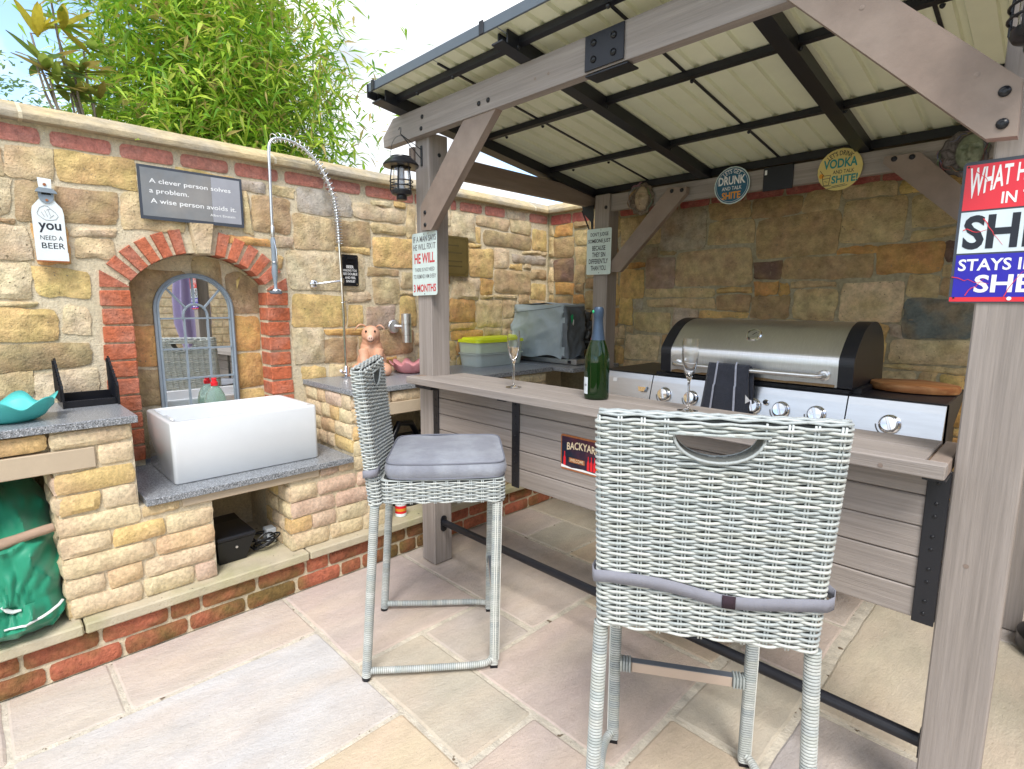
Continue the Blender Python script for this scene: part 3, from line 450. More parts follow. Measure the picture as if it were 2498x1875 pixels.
# niche jamb bricks, voussoirs, keystone
def rbox(name, fn, u0, u1, v0, v1, w0, w1, col, mt=M_BRICK, c=.004, parent=WALL_A):
    mb = MB(); mb.box(u0, u1, v0, v1, w0, w1, c=c); V = []
    for p in mb.v:
        j = .0022; V.append(fn(p[0]+random.uniform(-j, j), p[1]+random.uniform(-j, j), p[2]+random.uniform(-j, j)))
    mb.v = V; return mb.build(name, mt, parent, color=col)
mb = MB(); mb.box(-3.31, -3.188, .50, .574, .6, 1.58); mb.box(-3.31, -3.188, 1.218, 1.30, .6, 1.58); mb.build('jamb_mortar', M_MORTAR, WALL_A)
mb = MB(); ro_, ri_ = .520, .403; A_ = [R(-56+112*i/30) for i in range(31)]
mb.add([LWf(A0+rr_*math.sin(t), NZ+rr_*math.cos(t), w_) for t in A_ for rr_, w_ in ((ri_, -.12), (ri_, -.002), (ro_, -.002))], [(3*i, 3*i+3, 3*i+4, 3*i+1) for i in range(30)]+[(3*i+1, 3*i+4, 3*i+5, 3*i+2) for i in range(30)])
mb.build('arch_mortar', M_MORTAR, WALL_A)
k = 0; z = .672
while z < 1.50:
    rbox('brick', LWf, .455+random.uniform(-.006, .004), .577, z, z+.073, -.12, .012, jc((.56, .155, .07), .12))
    rbox('brick', LWf, 1.215, 1.335+random.uniform(-.004, .006), z+.004, z+.077, -.12, .012, jc((.56, .155, .07), .12)); z += .0845
for side in (-1, 1):
    for i in range(5):
        an = side*R(48-8.75*i)
        hw = R(3.2); ri, ro = RI+.002, RI+.122
        if i == 0: ro = RI+.120
        pts = []
        for (t, rr) in ((an-hw, ri), (an+hw, ri), (an+hw*.95, ro), (an-hw*.95, ro)): pts.append((A0+rr*math.sin(t), NZ+rr*math.cos(t)))
        mb = MB(); ins = [(p[0]*.96+.04*sum(q[0] for q in pts)/4, p[1]*.96+.04*sum(q[1] for q in pts)/4) for p in pts]
        v = [LWf(a, b, -.12) for a, b in pts]+[LWf(a, b, .009) for a, b in pts]+[LWf(a, b, .014+random.uniform(-.002, .002)) for a, b in ins]
        F = [(0, 3, 2, 1)]+[(j, (j+1) % 4, 4+(j+1) % 4, 4+j) for j in range(4)]+[(4+j, 4+(j+1) % 4, 8+(j+1) % 4, 8+j) for j in range(4)]+[(8, 9, 10, 11)]
        mb.add(v, F); mb.build('brick', M_BRICK, WALL_A, color=jc((.55, .155, .08), .14))
for pts in ([(.458, 1.522), (.575, 1.522), (.560, 1.535), (.463, 1.598)], [(1.332, 1.522), (1.218, 1.522), (1.232, 1.535), (1.328, 1.590)]):
    mb = MB(); mb.prism(pts, lambda u, v, d: LWf(u, v, d), -.12, .012); mb.build('brick', M_BRICK, WALL_A, color=jc((.48, .15, .09), .1))
kp = [(.872, 1.695), (.936, 1.697), (.962, 1.856), (.844, 1.852)]
mb = MB(); ins = [(a*.9+.1*.903, b*.93+.07*1.77) for a, b in kp]
mb.add([LWf(a, b, -.12) for a, b in kp]+[LWf(a, b, .02) for a, b in kp]+[LWf(a, b, .035) for a, b in ins], [(0, 3, 2, 1)]+[(j, (j+1) % 4, 4+(j+1) % 4, 4+j) for j in range(4)]+[(4+j, 4+(j+1) % 4, 8+(j+1) % 4, 8+j) for j in range(4)]+[(8, 9, 10, 11)])
mb.build('keystone', M_STONE, WALL_A, color=(.60, .48, .32))
def NBf(u, v, w): return (-3.318+w, u, v)
for (a, b, c, d, k) in [(.57, .80, .65, .90, 't'), (.82, 1.02, .65, .88, 'g'), (1.035, 1.22, .65, .95, 'g'), (.57, .74, .915, 1.11, 'b'), (.755, 1.03, .895, 1.11, 't'), (1.045, 1.22, .97, 1.16, 'o'), (.57, .78, 1.125, 1.33, 'o'), (.80, 1.03, 1.125, 1.30, 'g'), (1.045, 1.22, 1.175, 1.38, 'o'), (.57, .86, 1.345, 1.62, 'b'), (.875, 1.03, 1.32, 1.70, 't'), (1.045, 1.22, 1.395, 1.62, 'b')]:
    col = jc(tuple(x*.92 for x in CLR[k])); stone('stone', WALL_A, M_STONE, NBf, a, b, c, d, depth=.016, color=col, sq=9, rough=.003)
mb = MB()
mb.grid(25, 2, lambda a, b: LWf(A0+(RI+.004)*math.sin(R(-53+106*a)), NZ+(RI+.004)*math.cos(R(-53+106*a)), -.128+b*.126))
mb.build('arch_soffit', M_MORTAR, WALL_A)
for i in range(9):
    t0, t1 = R(-52+11.6*i), R(-52+11.6*i+10.6); mb = MB()
    mb.grid(5, 3, lambda a, b: LWf(A0+(RI-.004)*math.sin(t0+(t1-t0)*a), NZ+(RI-.004)*math.cos(t0+(t1-t0)*a), -.124+b*.055))
    mb.build('stone', M_STONE, WALL_A, smooth=60, color=jc(CLR['t']))
# coping
def coping_profile(): return [(.055, 2.200), (.058, 2.206), (.058, 2.224), (.052, 2.231), (.0, 2.262), (-.05, 2.287), (-.10, 2.301), (-.13, 2.304), (-.16, 2.301), (-.21, 2.285), (-.31, 2.236), (-.315, 2.200)]
PR = coping_profile()
def coping(name, parent, axis, a0, a1, mit0=0, mit1=0, m_=None):
    mb = MB(); n = 10; V = []
    for i in range(n+1):
        for (w_, z_) in PR:
            s0, s1 = a0+mit0*w_, a1+mit1*w_
            s = s0+(s1-s0)*i/n; jz = noise.noise(Vector((s*5, w_*9, axis)))*.002
            V.append((-3.185+w_, s, z_+jz) if axis == 0 else (s, 3.585-w_, z_+jz))
    k = len(PR); F = [(i*k+j, i*k+(j+1) % k, (i+1)*k+(j+1) % k, (i+1)*k+j) for i in range(n) for j in range(k)]
    F += [tuple(range(k))[::-1], tuple(n*k+j for j in range(k))]
    mb.add(V, F); mb.build(name, m_ or M_COPING, parent, smooth=40)
ys = [-1.85, -.80, .245, 1.285, 2.33, 3.37]
for a, b in zip(ys[:-1], ys[1:]): coping('coping_stone', WALL_A, 0, a+.007, b-.007)
coping('coping_stone', WALL_A, 0, 3.377, 3.585-.001, 0, -1)
for a in ys[1:]: coping('coping_joint', WALL_A, 0, a-.0068, a+.0068, m_=M_MORTAR)
# ---- back wall
WALL_B = thing('boundary_wall', 'shaded sandstone wall of large rough blocks running behind the barbecue under the pavilion roof', 'wall', (-.6, 3.7, 0), group='stone garden walls')
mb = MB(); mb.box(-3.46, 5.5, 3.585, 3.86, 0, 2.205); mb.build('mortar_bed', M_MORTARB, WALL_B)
for u0_, v0_, u1_, v1_, k in parse(BACK_STONES):
    if u0_ < -3.165: u0_ = -3.165
    if u1_-u0_ < .03: continue
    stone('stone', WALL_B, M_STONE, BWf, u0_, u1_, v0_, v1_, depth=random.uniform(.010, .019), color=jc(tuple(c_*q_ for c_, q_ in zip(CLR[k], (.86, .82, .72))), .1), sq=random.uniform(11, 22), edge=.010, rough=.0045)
x = -3.15
while x < .6:
    l = random.uniform(.21, .235); cl = jc((.40, .10, .085)) if random.random() < .82 else jc(CLR['w'])
    stone('brick', WALL_B, M_BRICK, BWf, x, x+l, 2.108, 2.183, depth=.010, color=cl, sq=10, rough=.0025, edge=.002); x += l+.014
far = MB()
x = .52
while x < 4.9:
    wcol = random.uniform(.25, .42); z = .02
    while z < 2.08:
        h = random.uniform(.10, .2); z1 = min(z+h, 2.11)
        o = MB(); ox = random.uniform(-.03, .03); o.box(x+ox, x+wcol-.015+ox, 3.565, 3.60, z, z1-.012, c=.008); far.v, far.f, far.m = far.v, far.f, far.m
        n = len(far.v); far.v += o.v; far.f += [tuple(i+n for i in q) for q in o.f]; far.m += o.m; z = z1
    x += wcol+.01
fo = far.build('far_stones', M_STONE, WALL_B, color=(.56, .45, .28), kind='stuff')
xs = [-2.15, -1.1, -.05, 1.0, 2.05, 3.1, 4.15, 5.2]
coping('coping_stone', WALL_B, 1, -3.185+.001, -2.157, 1, 0)
for a, b in zip(xs[:-1], xs[1:]): coping('coping_stone', WALL_B, 1, a+.007, b-.007)
for a in xs[:-1]: coping('coping_joint', WALL_B, 1, a-.0068, a+.0068, m_=M_MORTAR)

WALL_C = thing('boundary_wall', 'sunlit yellow stone wall beyond the right of the photo, seen only in the arched mirror', 'wall', (3.5, 1.2, 0), group='stone garden walls')
mb = MB(); mb.box(3.45, 3.7, -3, 3.58, 0, 2.9); mb.build('mortar_bed', M_MORTAR, WALL_C)
far = MB(); z = .02
while z < 2.85:
    h = random.uniform(.09, .16); y = -3+random.uniform(0, .1)
    while y < 3.5:
        l = random.uniform(.18, .42); far.box(3.43, 3.46, y, min(y+l, 3.57), z, z+h, c=.008); y += l+.014
    z += h+.014
far.build('far_stones', M_STONE, WALL_C, color=(.78, .64, .42), kind='stuff')

# ---------------------------------------------------------------- masonry counter
CT = thing('outdoor_kitchen_counter', 'long built-in counter of yellow walling stone on red brick plinth with speckled grey granite worktops', 'counter', (-2.9, 1.0, 0))
mb = MB(); mb.box(-3.184, -2.632, -1.6, -.45, .208, .97); mb.box(-3.184, -2.632, .18, .437, .208, .97); mb.box(-3.184, -2.632, .437, .71, .208, .612)
mb.box(-3.184, -2.632, 1.063, 1.412, .208, .612); mb.box(-3.184, -2.632, 1.412, 1.62, .208, .97); mb.box(-3.184, -2.632, 2.2, 2.96, .208, .97)
mb.box(-3.184, -2.66, -.45, .18, .83, .97); mb.box(-3.184, -2.66, .71, 1.063, .58, .612); mb.box(-3.184, -2.66, 1.62, 2.2, .84, .97)
mb.box(-3.184, -2.604, -1.6, 3.58, 0, .165)
mb.build('mortar_core', M_MORTAR, CT)
def wrow(fn, u0, u1, v0, v1, start=None, name='walling_stone', sizes=(.13, .19, .24), colors='hfhhmgh', depth=.016, first=None):
    u = u0; i = 0
    while u < u1-.03:
        l = first if (first and i == 0) else random.choice(sizes)*random.uniform(.92, 1.08)
        if u1-(u+l) < .07: l = u1-u
        e = min(u+l, u1)
        stone(name, CT, M_WALLING, fn, u+.003, e-.005, v0-.001, v1+.001, depth=depth*random.uniform(.85, 1.15), color=jc(CLR[random.choice(colors)], .05), sq=13, rough=.0042, edge=.004, bow=1.0)
        u = e; i += 1
P0 = .216; PT = .0845
for k in range(7):
    v0, v1 = P0+PT*k, P0+PT*k+.0745
    top = .81 if k < 7 else .9
    if v1 <= .62:
        wrow(CFf, .176, .712, v0, v1, first=[.25, .13, .30, .16, .24, .12, .2][k])
        wrow(CFf, 1.058, 1.62, v0, v1, first=[.2, .11, .24, .14, .2, .12, .2][k])
    else:
        wrow(CFf, .176, .44, v0, v1, first=[.2, .12, .24, .14, .2, .14, .25][k]); wrow(CFf, 1.408, 1.62, v0, v1)
    wrow(CFf, 2.2, 2.96, v0, v1); wrow(CFf, -1.2, -.45, v0, v1)
wrow(CFf, .445, .585, .568, .607, sizes=(.14,)); wrow(CFf, 1.22, 1.41, .568, .607, sizes=(.1,))
wrow(CFf, .318, .438, .818, .892, sizes=(.13,)); wrow(CFf, 1.408, 1.54, .818, .892, sizes=(.13,)); wrow(CFf, 2.2, 2.96, .818, .892)
wrow(CFf, -1.0, .438, .903, .962, sizes=(.22, .27), colors='fgh'); wrow(CFf, 1.408, 2.96, .903, .962, sizes=(.22, .27), colors='fgh')
for yy, zr, x0, x1 in ((1.412, (.655, .735, .815, .895), -3.17, -2.62), (1.063, tuple(P0+PT*k for k in range(4)), -2.95, -2.62), (.18, tuple(P0+PT*k for k in range(7)), -2.95, -2.62)):
    for j, z in enumerate(zr):
        wrow(lambda u, v, w, yy=yy: (u, yy-w, v), x0, x1, z, z+.070, sizes=(.10, .16, .2), depth=.014)
for (a, b, z0, z1) in ((-.55, .310, .812, .893), (.592, 1.212, .572, .6095), (1.545, 2.2, .832, .902)):
    mb = MB(); mb.box(-2.80, -2.618, a, b, z0, z1, c=.003); mb.build('lintel', M_LINTEL, CT)
ys2 = [-1.6, -.72, .213, 1.12, 2.0, 2.9, 3.57]
for a, b in zip(ys2[:-1], ys2[1:]):
    mb = MB(); mb.grid(12, 2, lambda u, v: (0, 0, 0)); mb = MB(); mb.box(-3.184, -2.565, a+.003, b-.003, .1655, .2095, c=.006); mb.build('ledge_slab', M_LEDGE, CT)
def PBf(u, v, w): return (-2.604+w, u, v)
for row, (v0, off) in enumerate(((.006, .07), (.088, .0))):
    y = -1.3+off; 
    while y < 3.5:
        l = .228 if random.random() < .85 else .11
        stone('brick', CT, M_BASEBRICK, PBf, y, y+l, v0, v0+.069, depth=.012, color=jc((.42, .135, .075), .18), sq=11, rough=.004, edge=.002); y += l+.013
def worktop(x0, x1, y0, y1, z0, z1):
    mb = MB(); mb.box(x0, x1, y0, y1, z0, z1, c=.002); mb.build('granite_worktop', M_GRANITE, CT)
worktop(-3.183, -2.598, -1.6, .456, .9705, 1.0); worktop(-3.183, -2.598, .4575, 1.397, .6125, .642); worktop(-3.183, -2.598, 1.3985, 3.0, .9705, 1.0)
mb = MB(); mb.box(-3.31, -3.184, .52, 1.272, .6125, .642); mb.build('niche_sill', M_GRANITE, CT)
mb = MB(); mb.box(-3.183, -2.42, 3.012, 3.575, .972, 1.002, c=.003); mb.build('granite_worktop', M_GRANITE, CT)
mb = MB(); mb.box(-3.18, -3.0, 2.97, 3.57, .21, .97); mb.build('block_support', M_MORTAR, CT)

# ================================================================ PAVILION BAR
GZ = thing('pavilion_bar', 'taupe timber bar pavilion with black steel rafters and a cream ribbed metal roof', 'pavilion', (-1.25, 2.5, 0))
def timber(name, x0, x1, y0, y1, z0, z1, mt, c=.004): mb = MB(); mb.box(x0, x1, y0, y1, z0, z1, c=c); return mb.build(name, mt, GZ)
timber('post', -2.467, -2.348, 1.736, 1.856, .002, 2.30, M_WOODZ); timber('post', -.163, -.036, 1.736, 1.856, .002, 2.42, M_WOODZ)
timber('post', -2.42, -2.30, 3.215, 3.335, .002, 2.205, M_WOODZ); timber('post', -.12, 0.0, 3.215, 3.335, .002, 2.205, M_WOODZ)
mb = MB(); pts = [(-2.685, 2.277), (.36, 2.277), (.36, 2.405), (-2.593, 2.405), (-2.692, 2.33)]
mb.prism(pts, lambda u, v, d: (u, d, v), 1.69, 1.7345); mb.build('front_beam', M_WOODX, GZ)
timber('back_beam', -2.33, .1, 3.24, 3.285, 2.092, 2.202, M_WOODX)
mb = MB(); mb.box(-2.512, -2.4685, 1.726, 3.40, 2.138, 2.252, c=.004); M_WOODY = mat('taupe_stained_timber_deep', (.235, .178, .145), .62, var=.1, nscale=5, bump=.12, bscale=16, stretch=(9, .7, 9), col2=(.29, .235, .20), c2scale=1.2, c2amt=.6)
mb.build('side_beam', M_WOODY, GZ); timber('side_beam', .002, .045, 1.726, 3.40, 2.138, 2.252, M_WOODY)
def brace(pts, y0, y1, nm='knee_brace'):
    mb = MB(); n = len(pts); cx_ = sum(p[0] for p in pts)/n; cz_ = sum(p[1] for p in pts)/n
    mb.prism(pts, lambda u, v, d: (u, d, v), y0, y1); return mb.build(nm, M_BRACE, GZ)
M_BRACE = mat('taupe_stained_timber_diagonal', (.245, .187, .155), .62, var=.09, nscale=5, bump=.12, bscale=14, stretch=(3, 9, 3), col2=(.30, .245, .21), c2scale=1.2, c2amt=.6)
brace([(-2.372, 1.822), (-2.288, 1.816), (-1.815, 2.276), (-1.80, 2.30), (-1.99, 2.30), (-2.03, 2.277), (-2.372, 1.94)], 1.697, 1.7355)
brace([(-.119, 1.815), (-.172, 1.819), (-.634, 2.276), (-.655, 2.40), (-.42, 2.40), (-.405, 2.212), (-.122, 1.93)], 1.650, 1.6895)
brace([(-2.299, 1.673), (-2.299, 1.70), (-2.187, 1.822), (-1.845, 2.175), (-1.722, 2.165), (-1.722, 2.128), (-2.187, 1.673)], 3.20, 3.238)
brace([(-.56, 2.153), (-.70, 2.157), (-.705, 2.128), (-.31, 1.745), (-.125, 1.56), (-.125, 1.70)], 3.20, 3.238)
# roof plane: underside of sheets
def zr(y): return 2.465-.128*(y-1.69)
def slopebox(name, x0, x1, y0, y1, t0, t1, mt, parent=GZ):
    mb = MB(); v = [(x, y, zr(y)+t) for x in (x0, x1) for y in (y0, y1) for t in (t0, t1)]
    mb.add(v, [(0, 1, 3, 2), (4, 6, 7, 5), (0, 4, 5, 1), (2, 3, 7, 6), (0, 2, 6, 4), (1, 5, 7, 3)]); return mb.build(name, mt, parent)
for x0, x1 in ((-2.53, -2.45), (-1.66, -1.60), (-.835, -.775), (.0, .06)):
    slopebox('rafter', x0, x1, 1.53, 3.50, -.060, -.054, M_BLACK); slopebox('rafter_web', x0+.002, x0+.010, 1.56, 3.50, -.054, -.004, M_BLACK)
    slopebox('rafter_web', x1-.010, x1-.002, 1.56, 3.50, -.054, -.004, M_BLACK)
for y_ in (1.632, 2.205, 2.785): slopebox('purlin', -2.53, .35, y_-.013, y_+.013, -.030, -.0035, M_BLACK)
slopebox('purlin', -2.53, .35, 3.265, 3.31, -.045, -.0035, M_BLACK)
slopebox('eave_channel', -2.535, .38, 1.516, 1.524, -.010, .028, M_FASCIA)
slopebox('verge_trim', -2.545, -2.5365, 1.512, 3.56, -.035, .026, M_BLACK)
for xx in (-2.49, -1.70, -.86):
    mb = MB(); mb.box(xx-.012, xx+.012, 1.509, 1.5155, zr(1.515)-.016, zr(1.515)+.034, c=.002); mb.build('eave_bracket', M_BLACK, GZ)
xl = -2.44
sheets = [-2.535, -2.035, -1.635, -1.215, -.80, -.40, .0, .38]
for a, b in zip(sheets[:-1], sheets[1:]):
    prof = [(a+.0025, 0)]; x = a+.04
    while x < b-.05:
        prof += [(x, 0), (x+.005, .014), (x+.024, .014), (x+.029, 0)]; x += .1
    prof += [(b-.0025, 0)]
    mb = MB(); n = len(prof); V = [(p, y, zr(y)+h+t) for t in (0, .004) for y in (1.526, 3.562) for p, h in prof]
    F = [(i, i+1, n+i+1, n+i) for i in range(n-1)]; mb.add(V, F, mi=0)
    mb.f += [(2*n+i, 3*n+i, 3*n+i+1, 2*n+i+1) for i in range(n-1)]; mb.m += [1]*(n-1)
    mb.f += [(i, 2*n+i, 2*n+i+1, i+1) for i in range(n-1)]+[(n+i, n+i+1, 3*n+i+1, 3*n+i) for i in range(n-1)]; mb.m += [1]*(2*n-2)
    mb.f += [(0, n, 3*n, 2*n), (n-1, 3*n-1, 4*n-1, 2*n-1)]; mb.m += [1, 1]
    mb.build('roof_sheet', [M_ROOFIN, M_ROOFOUT], GZ)
for x in (-2.035, -1.215, -.40): slopebox('seam_strip', x-.006, x+.006, 1.56, 3.50, -.006, -.001, M_BLACK)
# bolts (shared mesh), domed head pointing to -y
mb = MB(); mb.lathe([(0.0105, 0), (.0105, .002), (.0085, .0045), (.004, .006), (.0039, .0045), (.0001, .0045)], 12, Matrix.Rotation(R(90), 4, 'X'))
b0 = mb.build('bolt', M_BLKPL, GZ, smooth=40, world=False); BOLT = b0.data; b0.location = Vector((-2.335, 1.6895, 2.358))-ORG[GZ.name]; b0.scale = (1.0,)*3
inst('bolt', BOLT, GZ, (-2.345, 1.6895, 2.305))
for p in [(-1.915, 1.6895, 2.318), (-1.855, 1.6895, 2.318), (-2.335, 1.6965, 1.905), (-2.335, 1.6965, 1.845)]: inst('bolt', BOLT, GZ, p)
for p in [(-.149, 1.6495, 1.912), (-.146, 1.6495, 1.845)]: inst('bolt', BOLT, GZ, p, scale=(1.1,)*3)
for p in [(-1.82, 3.1995, 2.152), (-1.752, 3.1995, 2.148), (-.66, 3.1995, 2.14), (-.59, 3.1995, 2.137), (-2.325, 3.2145, 2.115)]: inst('bolt', BOLT, GZ, p, scale=(1.2,)*3)
for p in [(-2.3475, 1.80, 2.20), (-2.3475, 1.80, 2.12)]: inst('bolt', BOLT, GZ, p, rot=(0, 0, R(90)))
for xx in (-2.3, -2.035, -1.635, -1.215, -.80, -.40):
    for y_ in (1.618, 2.205, 2.785): inst('bolt', BOLT, GZ, (xx+.03, y_, zr(y_)-.0405), rot=(R(90), 0, 0), scale=(.8, 1.8, .8))
def plate(name, x0, x1, z0, z1, y, th=.006):
    mb = MB(); mb.box(x0, x1, y, y+th, z0, z1, c=.002); return mb.build(name, M_BLACK, GZ)
plate('joint_plate', -1.330, -1.163, 2.282, 2.402, 1.682)
mb = MB(); mb.box(-1.330, -1.15, 1.688, 1.76, 2.266, 2.272, c=.001); mb.build('joint_plate', M_BLACK, GZ)
for x in (-1.29, -1.205):
    for z in (2.315, 2.37): inst('bolt', BOLT, GZ, (x, 1.6815, z), scale=(1.15,)*3)
plate('joint_plate', -1.278, -1.120, 2.078, 2.205, 3.232)
mb = MB(); mb.box(-1.27, -1.258, 3.2305, 3.2315, 2.165, 2.19); mb.build('white_sticker', M_WHITEINK, GZ)
# corner bracket at the back-left post
mb = MB(); mb.prism([(-2.47, 2.14), (-2.425, 2.14), (-2.425, 1.95), (-2.437, 1.95), (-2.447, 2.03), (-2.52, 2.10), (-2.53, 2.20), (-2.47, 2.20)], lambda u, v, d: (u, d, v), 3.205, 3.211)
mb.tube([(-2.525, 3.208, 2.11), (-2.437, 3.208, 1.93)], .006, 6); mb.build('corner_bracket', M_BLACK, GZ)
# bar top
T0, T1 = 1.033, 1.070
XB0, XB1, YB0, YB1 = -2.445, -.168, 1.635, 1.955
timber('bar_edge_board', XB0, XB1, YB0, YB0+.042, T0, T1, M_WOODX, .003)
timber('bar_edge_board', XB1-.040, XB1, YB0+.0435, YB1, T0, T1, M_WOODY, .003)
timber('bar_edge_board', XB0, XB0+.05, YB0+.0435, 1.7355, T0, T1, M_WOODY, .003)
for i in range(2):
    y0 = YB0+.0475+i*.138; timber('bar_plank', (XB0+.052 if i == 0 else -2.3465), XB1-.047, y0, y0+.1335, T0+.004, T1-.001, M_WOODX, .0025)
mb = MB(); mb.box(XB1-.0465, XB1-.0405, YB0+.045, YB1, T0+.004, T1-.012); mb.build('open_joint_edge', M_RAWWOOD, GZ)
for i, z0 in enumerate((.6175, .703, .789, .874, .960)):
    timber('front_slat', -2.347, -.164, 1.742, 1.762, z0, z0+.0825 if i < 4 else 1.0325, M_WOODX, .003)
def strap(x0, x1, y=1.7355, z0=.61, z1=1.0325):
    mb = MB(); mb.box(x0, x1, y, y+.005, z0, z1, c=.0015); mb.build('steel_strap', M_BLACK, GZ)
    cxm = (x0+x1)/2
    for z in (.64, .675, .73, .765, .82, .855, .91, .945, 1.0): inst('bolt', BOLT, GZ, (cxm, y-.0002, z), scale=(.45,)*3)
strap(-2.3465, -2.300); strap(-1.748, -1.700); strap(-1.02, -.972); strap(-.213, -.1645)
for x0, x1 in ((-2.345, -2.30), (-1.748, -1.70), (-1.02, -.972), (-.213, -.166)):
    mb = MB(); mb.box(x0, x1, 1.642, 1.7355, 1.0265, 1.0325, c=.001); mb.build('support_arm', M_BLACK, GZ)
mb = MB(); mb.box(-2.445, -2.302, 1.690, 1.7345, 1.003, 1.026, c=.003); mb.build('support_arm', M_BLACK, GZ)
# foot rail
mb = MB(); mb.tube([(-2.346, 1.795, .238), (-.165, 1.795, .238)], .0185, 20); mb.build('foot_rail', M_BLACK, GZ, smooth=40)
for x, s in ((-2.3475, 1), (-.1635, -1)):
    mb = MB(); pts = []
    for k in range(24):
        a = 2*PI*k/24; pts.append((1.795+.020*math.cos(a), .232+(.026 if math.sin(a) > 0 else -.026)+.020*math.sin(a)))
    mb.prism(pts, lambda u, v, d: (d, u, v), x, x+.006*s); mb.build('rail_flange', M_BLACK, GZ)
# timber knots
for (x, y, z, ax) in [(-1.58, 1.6893, 2.33, 'y'), (-1.51, 1.6893, 2.33, 'y'), (-.44, 1.6493, 2.18, 'y'), (-.20, 1.6493, 1.96, 'y'), (-.112, 1.7353, 1.62, 'y'), (-.115, 1.7353, .80, 'y'), (-.44, 1.6343, 1.05, 'y'), (-.30, 1.6343, 1.045, 'y')]:
    mb = MB(); mb.lathe([(.0001, .0006), (.004, .0005), (.006, .0002)], 10, Matrix.Translation((x, y, z)) @ Matrix.Rotation(R(90), 4, 'X')); mb.build('wood_knot', M_KNOT, GZ)

# ================================================================ SIGNS
def rrect(w, h, r, n=5, jag=0):
    pts = []
    for cx_, cy_, a0 in ((w-r, r, -90), (w-r, h-r, 0), (r, h-r, 90), (r, r, 180)):
        for i in range(n+1):
            a = R(a0+90*i/n); pts.append((cx_+r*math.cos(a)+random.uniform(-jag, jag), cy_+r*math.sin(a)+random.uniform(-jag, jag)))
    return pts
def plate_sign(parent, name, fn, w, h, r, mt, d0=0, d1=.002, jag=0):
    mb = MB(); mb.prism(rrect(w, h, r, jag=jag), fn, d0, d1); return mb.build(name, mt, parent)
def sheet(parent, name, fn, u0, u1, v0, v1, d, mt, skew=None):
    mb = MB(); mb.prism([(u0, v0), (u1, v0), (u1, v1), (u0, v1)], fn, d-.0006, d); return mb.build(name, mt, parent)
def lines(parent, fn, specs, name='lettering', d=.0027, warp=None):
    """specs: (text, u0, u1, v0, v1, mat, bold, shear)"""
    by = {}
    for s in specs: by.setdefault(s[5].name, []).append(s)
    for mn, ss in by.items():
        mb = MB()
        for s in ss: letter(mb, s[0], s[1], s[2], s[3], s[4], lambda u, v: fn(u, v, d), bold=s[6] if len(s) > 6 else .012, shear=s[7] if len(s) > 7 else 0, warp=s[8] if len(s) > 8 else warp)
        mb.build(name, D.materials[mn], parent, kind='stuff')
def hole(parent, fn, u, v, mt, r=.004, d=.003, nm='screw'):
    mb = MB(); mb.prism([(u+r*math.cos(2*PI*k/10), v+r*math.sin(2*PI*k/10)) for k in range(10)], fn, d-.002, d+.0015); mb.build(nm, mt, parent)
# quote sign on the wall
sg = thing('wall_sign', 'wide grey metal quote sign in white typewriter lettering above the brick arch', 'sign', (-3.155, .64, 1.846))
f1 = lambda u, v, d: (-3.155+d, .641+u, 1.846+v)
W_, H_ = .468, .250
plate_sign(sg, 'plate', f1, W_, H_, .003, M_SIGNDK)
mb = MB(); n = 14
def fr(u0, u1, v0, v1, nm, mt):
    mb = MB(); mb.prism([(u0, v0), (u1, v0), (u1, v1), (u0, v1)], f1, .002, .0025); mb.build(nm, mt, sg)
fr(.012, .318, .016, .238, 'dark_panel', M_SIGNGREY); fr(.3185, .456, .016, .238, 'pale_panel', M_SIGNGREY2)
lines(sg, f1, [('A clever person solves', .046, .410, .164, .192, M_WHITEINK, .008), ('a problem.', .044, .212, .118, .147, M_WHITEINK, .008), ('A wise person avoids it.', .046, .432, .070, .100, M_WHITEINK, .008), ('Albert Einstein', .305, .425, .044, .056, M_WHITEINK, .004)], d=.0031)
# bottle opener sign
bo = thing('bottle_opener_sign', 'white bottle shaped enamel sign with a cast grey cap opener and pointing hand', 'sign', (-3.152, .243, 1.628))
f2 = lambda u, v, d: (-3.152+d, .243+u, 1.628+v)
pts = [(.002, 0), (.110, 0), (.110, .20), (.106, .225), (.078, .262), (.077, .29), (.079, .345), (.033, .347), (.036, .29), (.034, .262), (.006, .225), (.002, .20)]
mb = MB(); mb.prism(pts, f2, 0, .004); mb.build('plate', M_WHITEENAMEL, bo)
mb = MB(); mb.prism([(.002, -.006), (.110, -.006), (.110, -.0005), (.002, -.0005)], f2, 0, .022); mb.build('cap_catcher_lip', M_RUST, bo)
mb = MB(); mb.prism([(.002, 0), (.110, 0), (.110, .036), (.002, .036)], f2, .018, .021); mb.build('cap_catcher', M_WHITEENAMEL, bo)
mb = MB(); mb.prism([(.03+.026*math.cos(t)+.026, .272+.03*math.sin(t)) for t in [R(180+180*i/12) for i in range(13)]]+[(.082, .292), (.03, .292)], f2, .004, .009)
mb.prism([(.020, .286), (.094, .284), (.090, .293), (.078, .303), (.034, .305), (.024, .295)], f2, .004, .020); mb.build('opener', M_ZINC, bo)
mb = MB(); mb.prism([(.040, .277), (.074, .277), (.070, .289), (.044, .289)], f2, .009, .0095); mb.build('opener_mouth', M_DARK, bo)
hole(bo, f2, .055, .320, M_RUST, .006, .006); hole(bo, f2, .057, .255, M_RUST, .005, .010)
lines(bo, f2, [('you', .020, .096, .118, .160, M_INK, .02), ('NEED A', .022, .098, .088, .107, M_INK, .0), ('BEER', .024, .102, .052, .076, M_INK, .004)], d=.0046)
mb = MB()
hand = [(.020, .200), (.030, .222), (.046, .232), (.058, .230), (.066, .220), (.082, .205), (.090, .190), (.080, .176), (.062, .172), (.046, .172), (.034, .180), (.022, .192)]
for a, b in zip(hand, hand[1:]+hand[:1]): mb.tube([f2(*a, .0048), f2(*b, .0048)], .0008, 4)
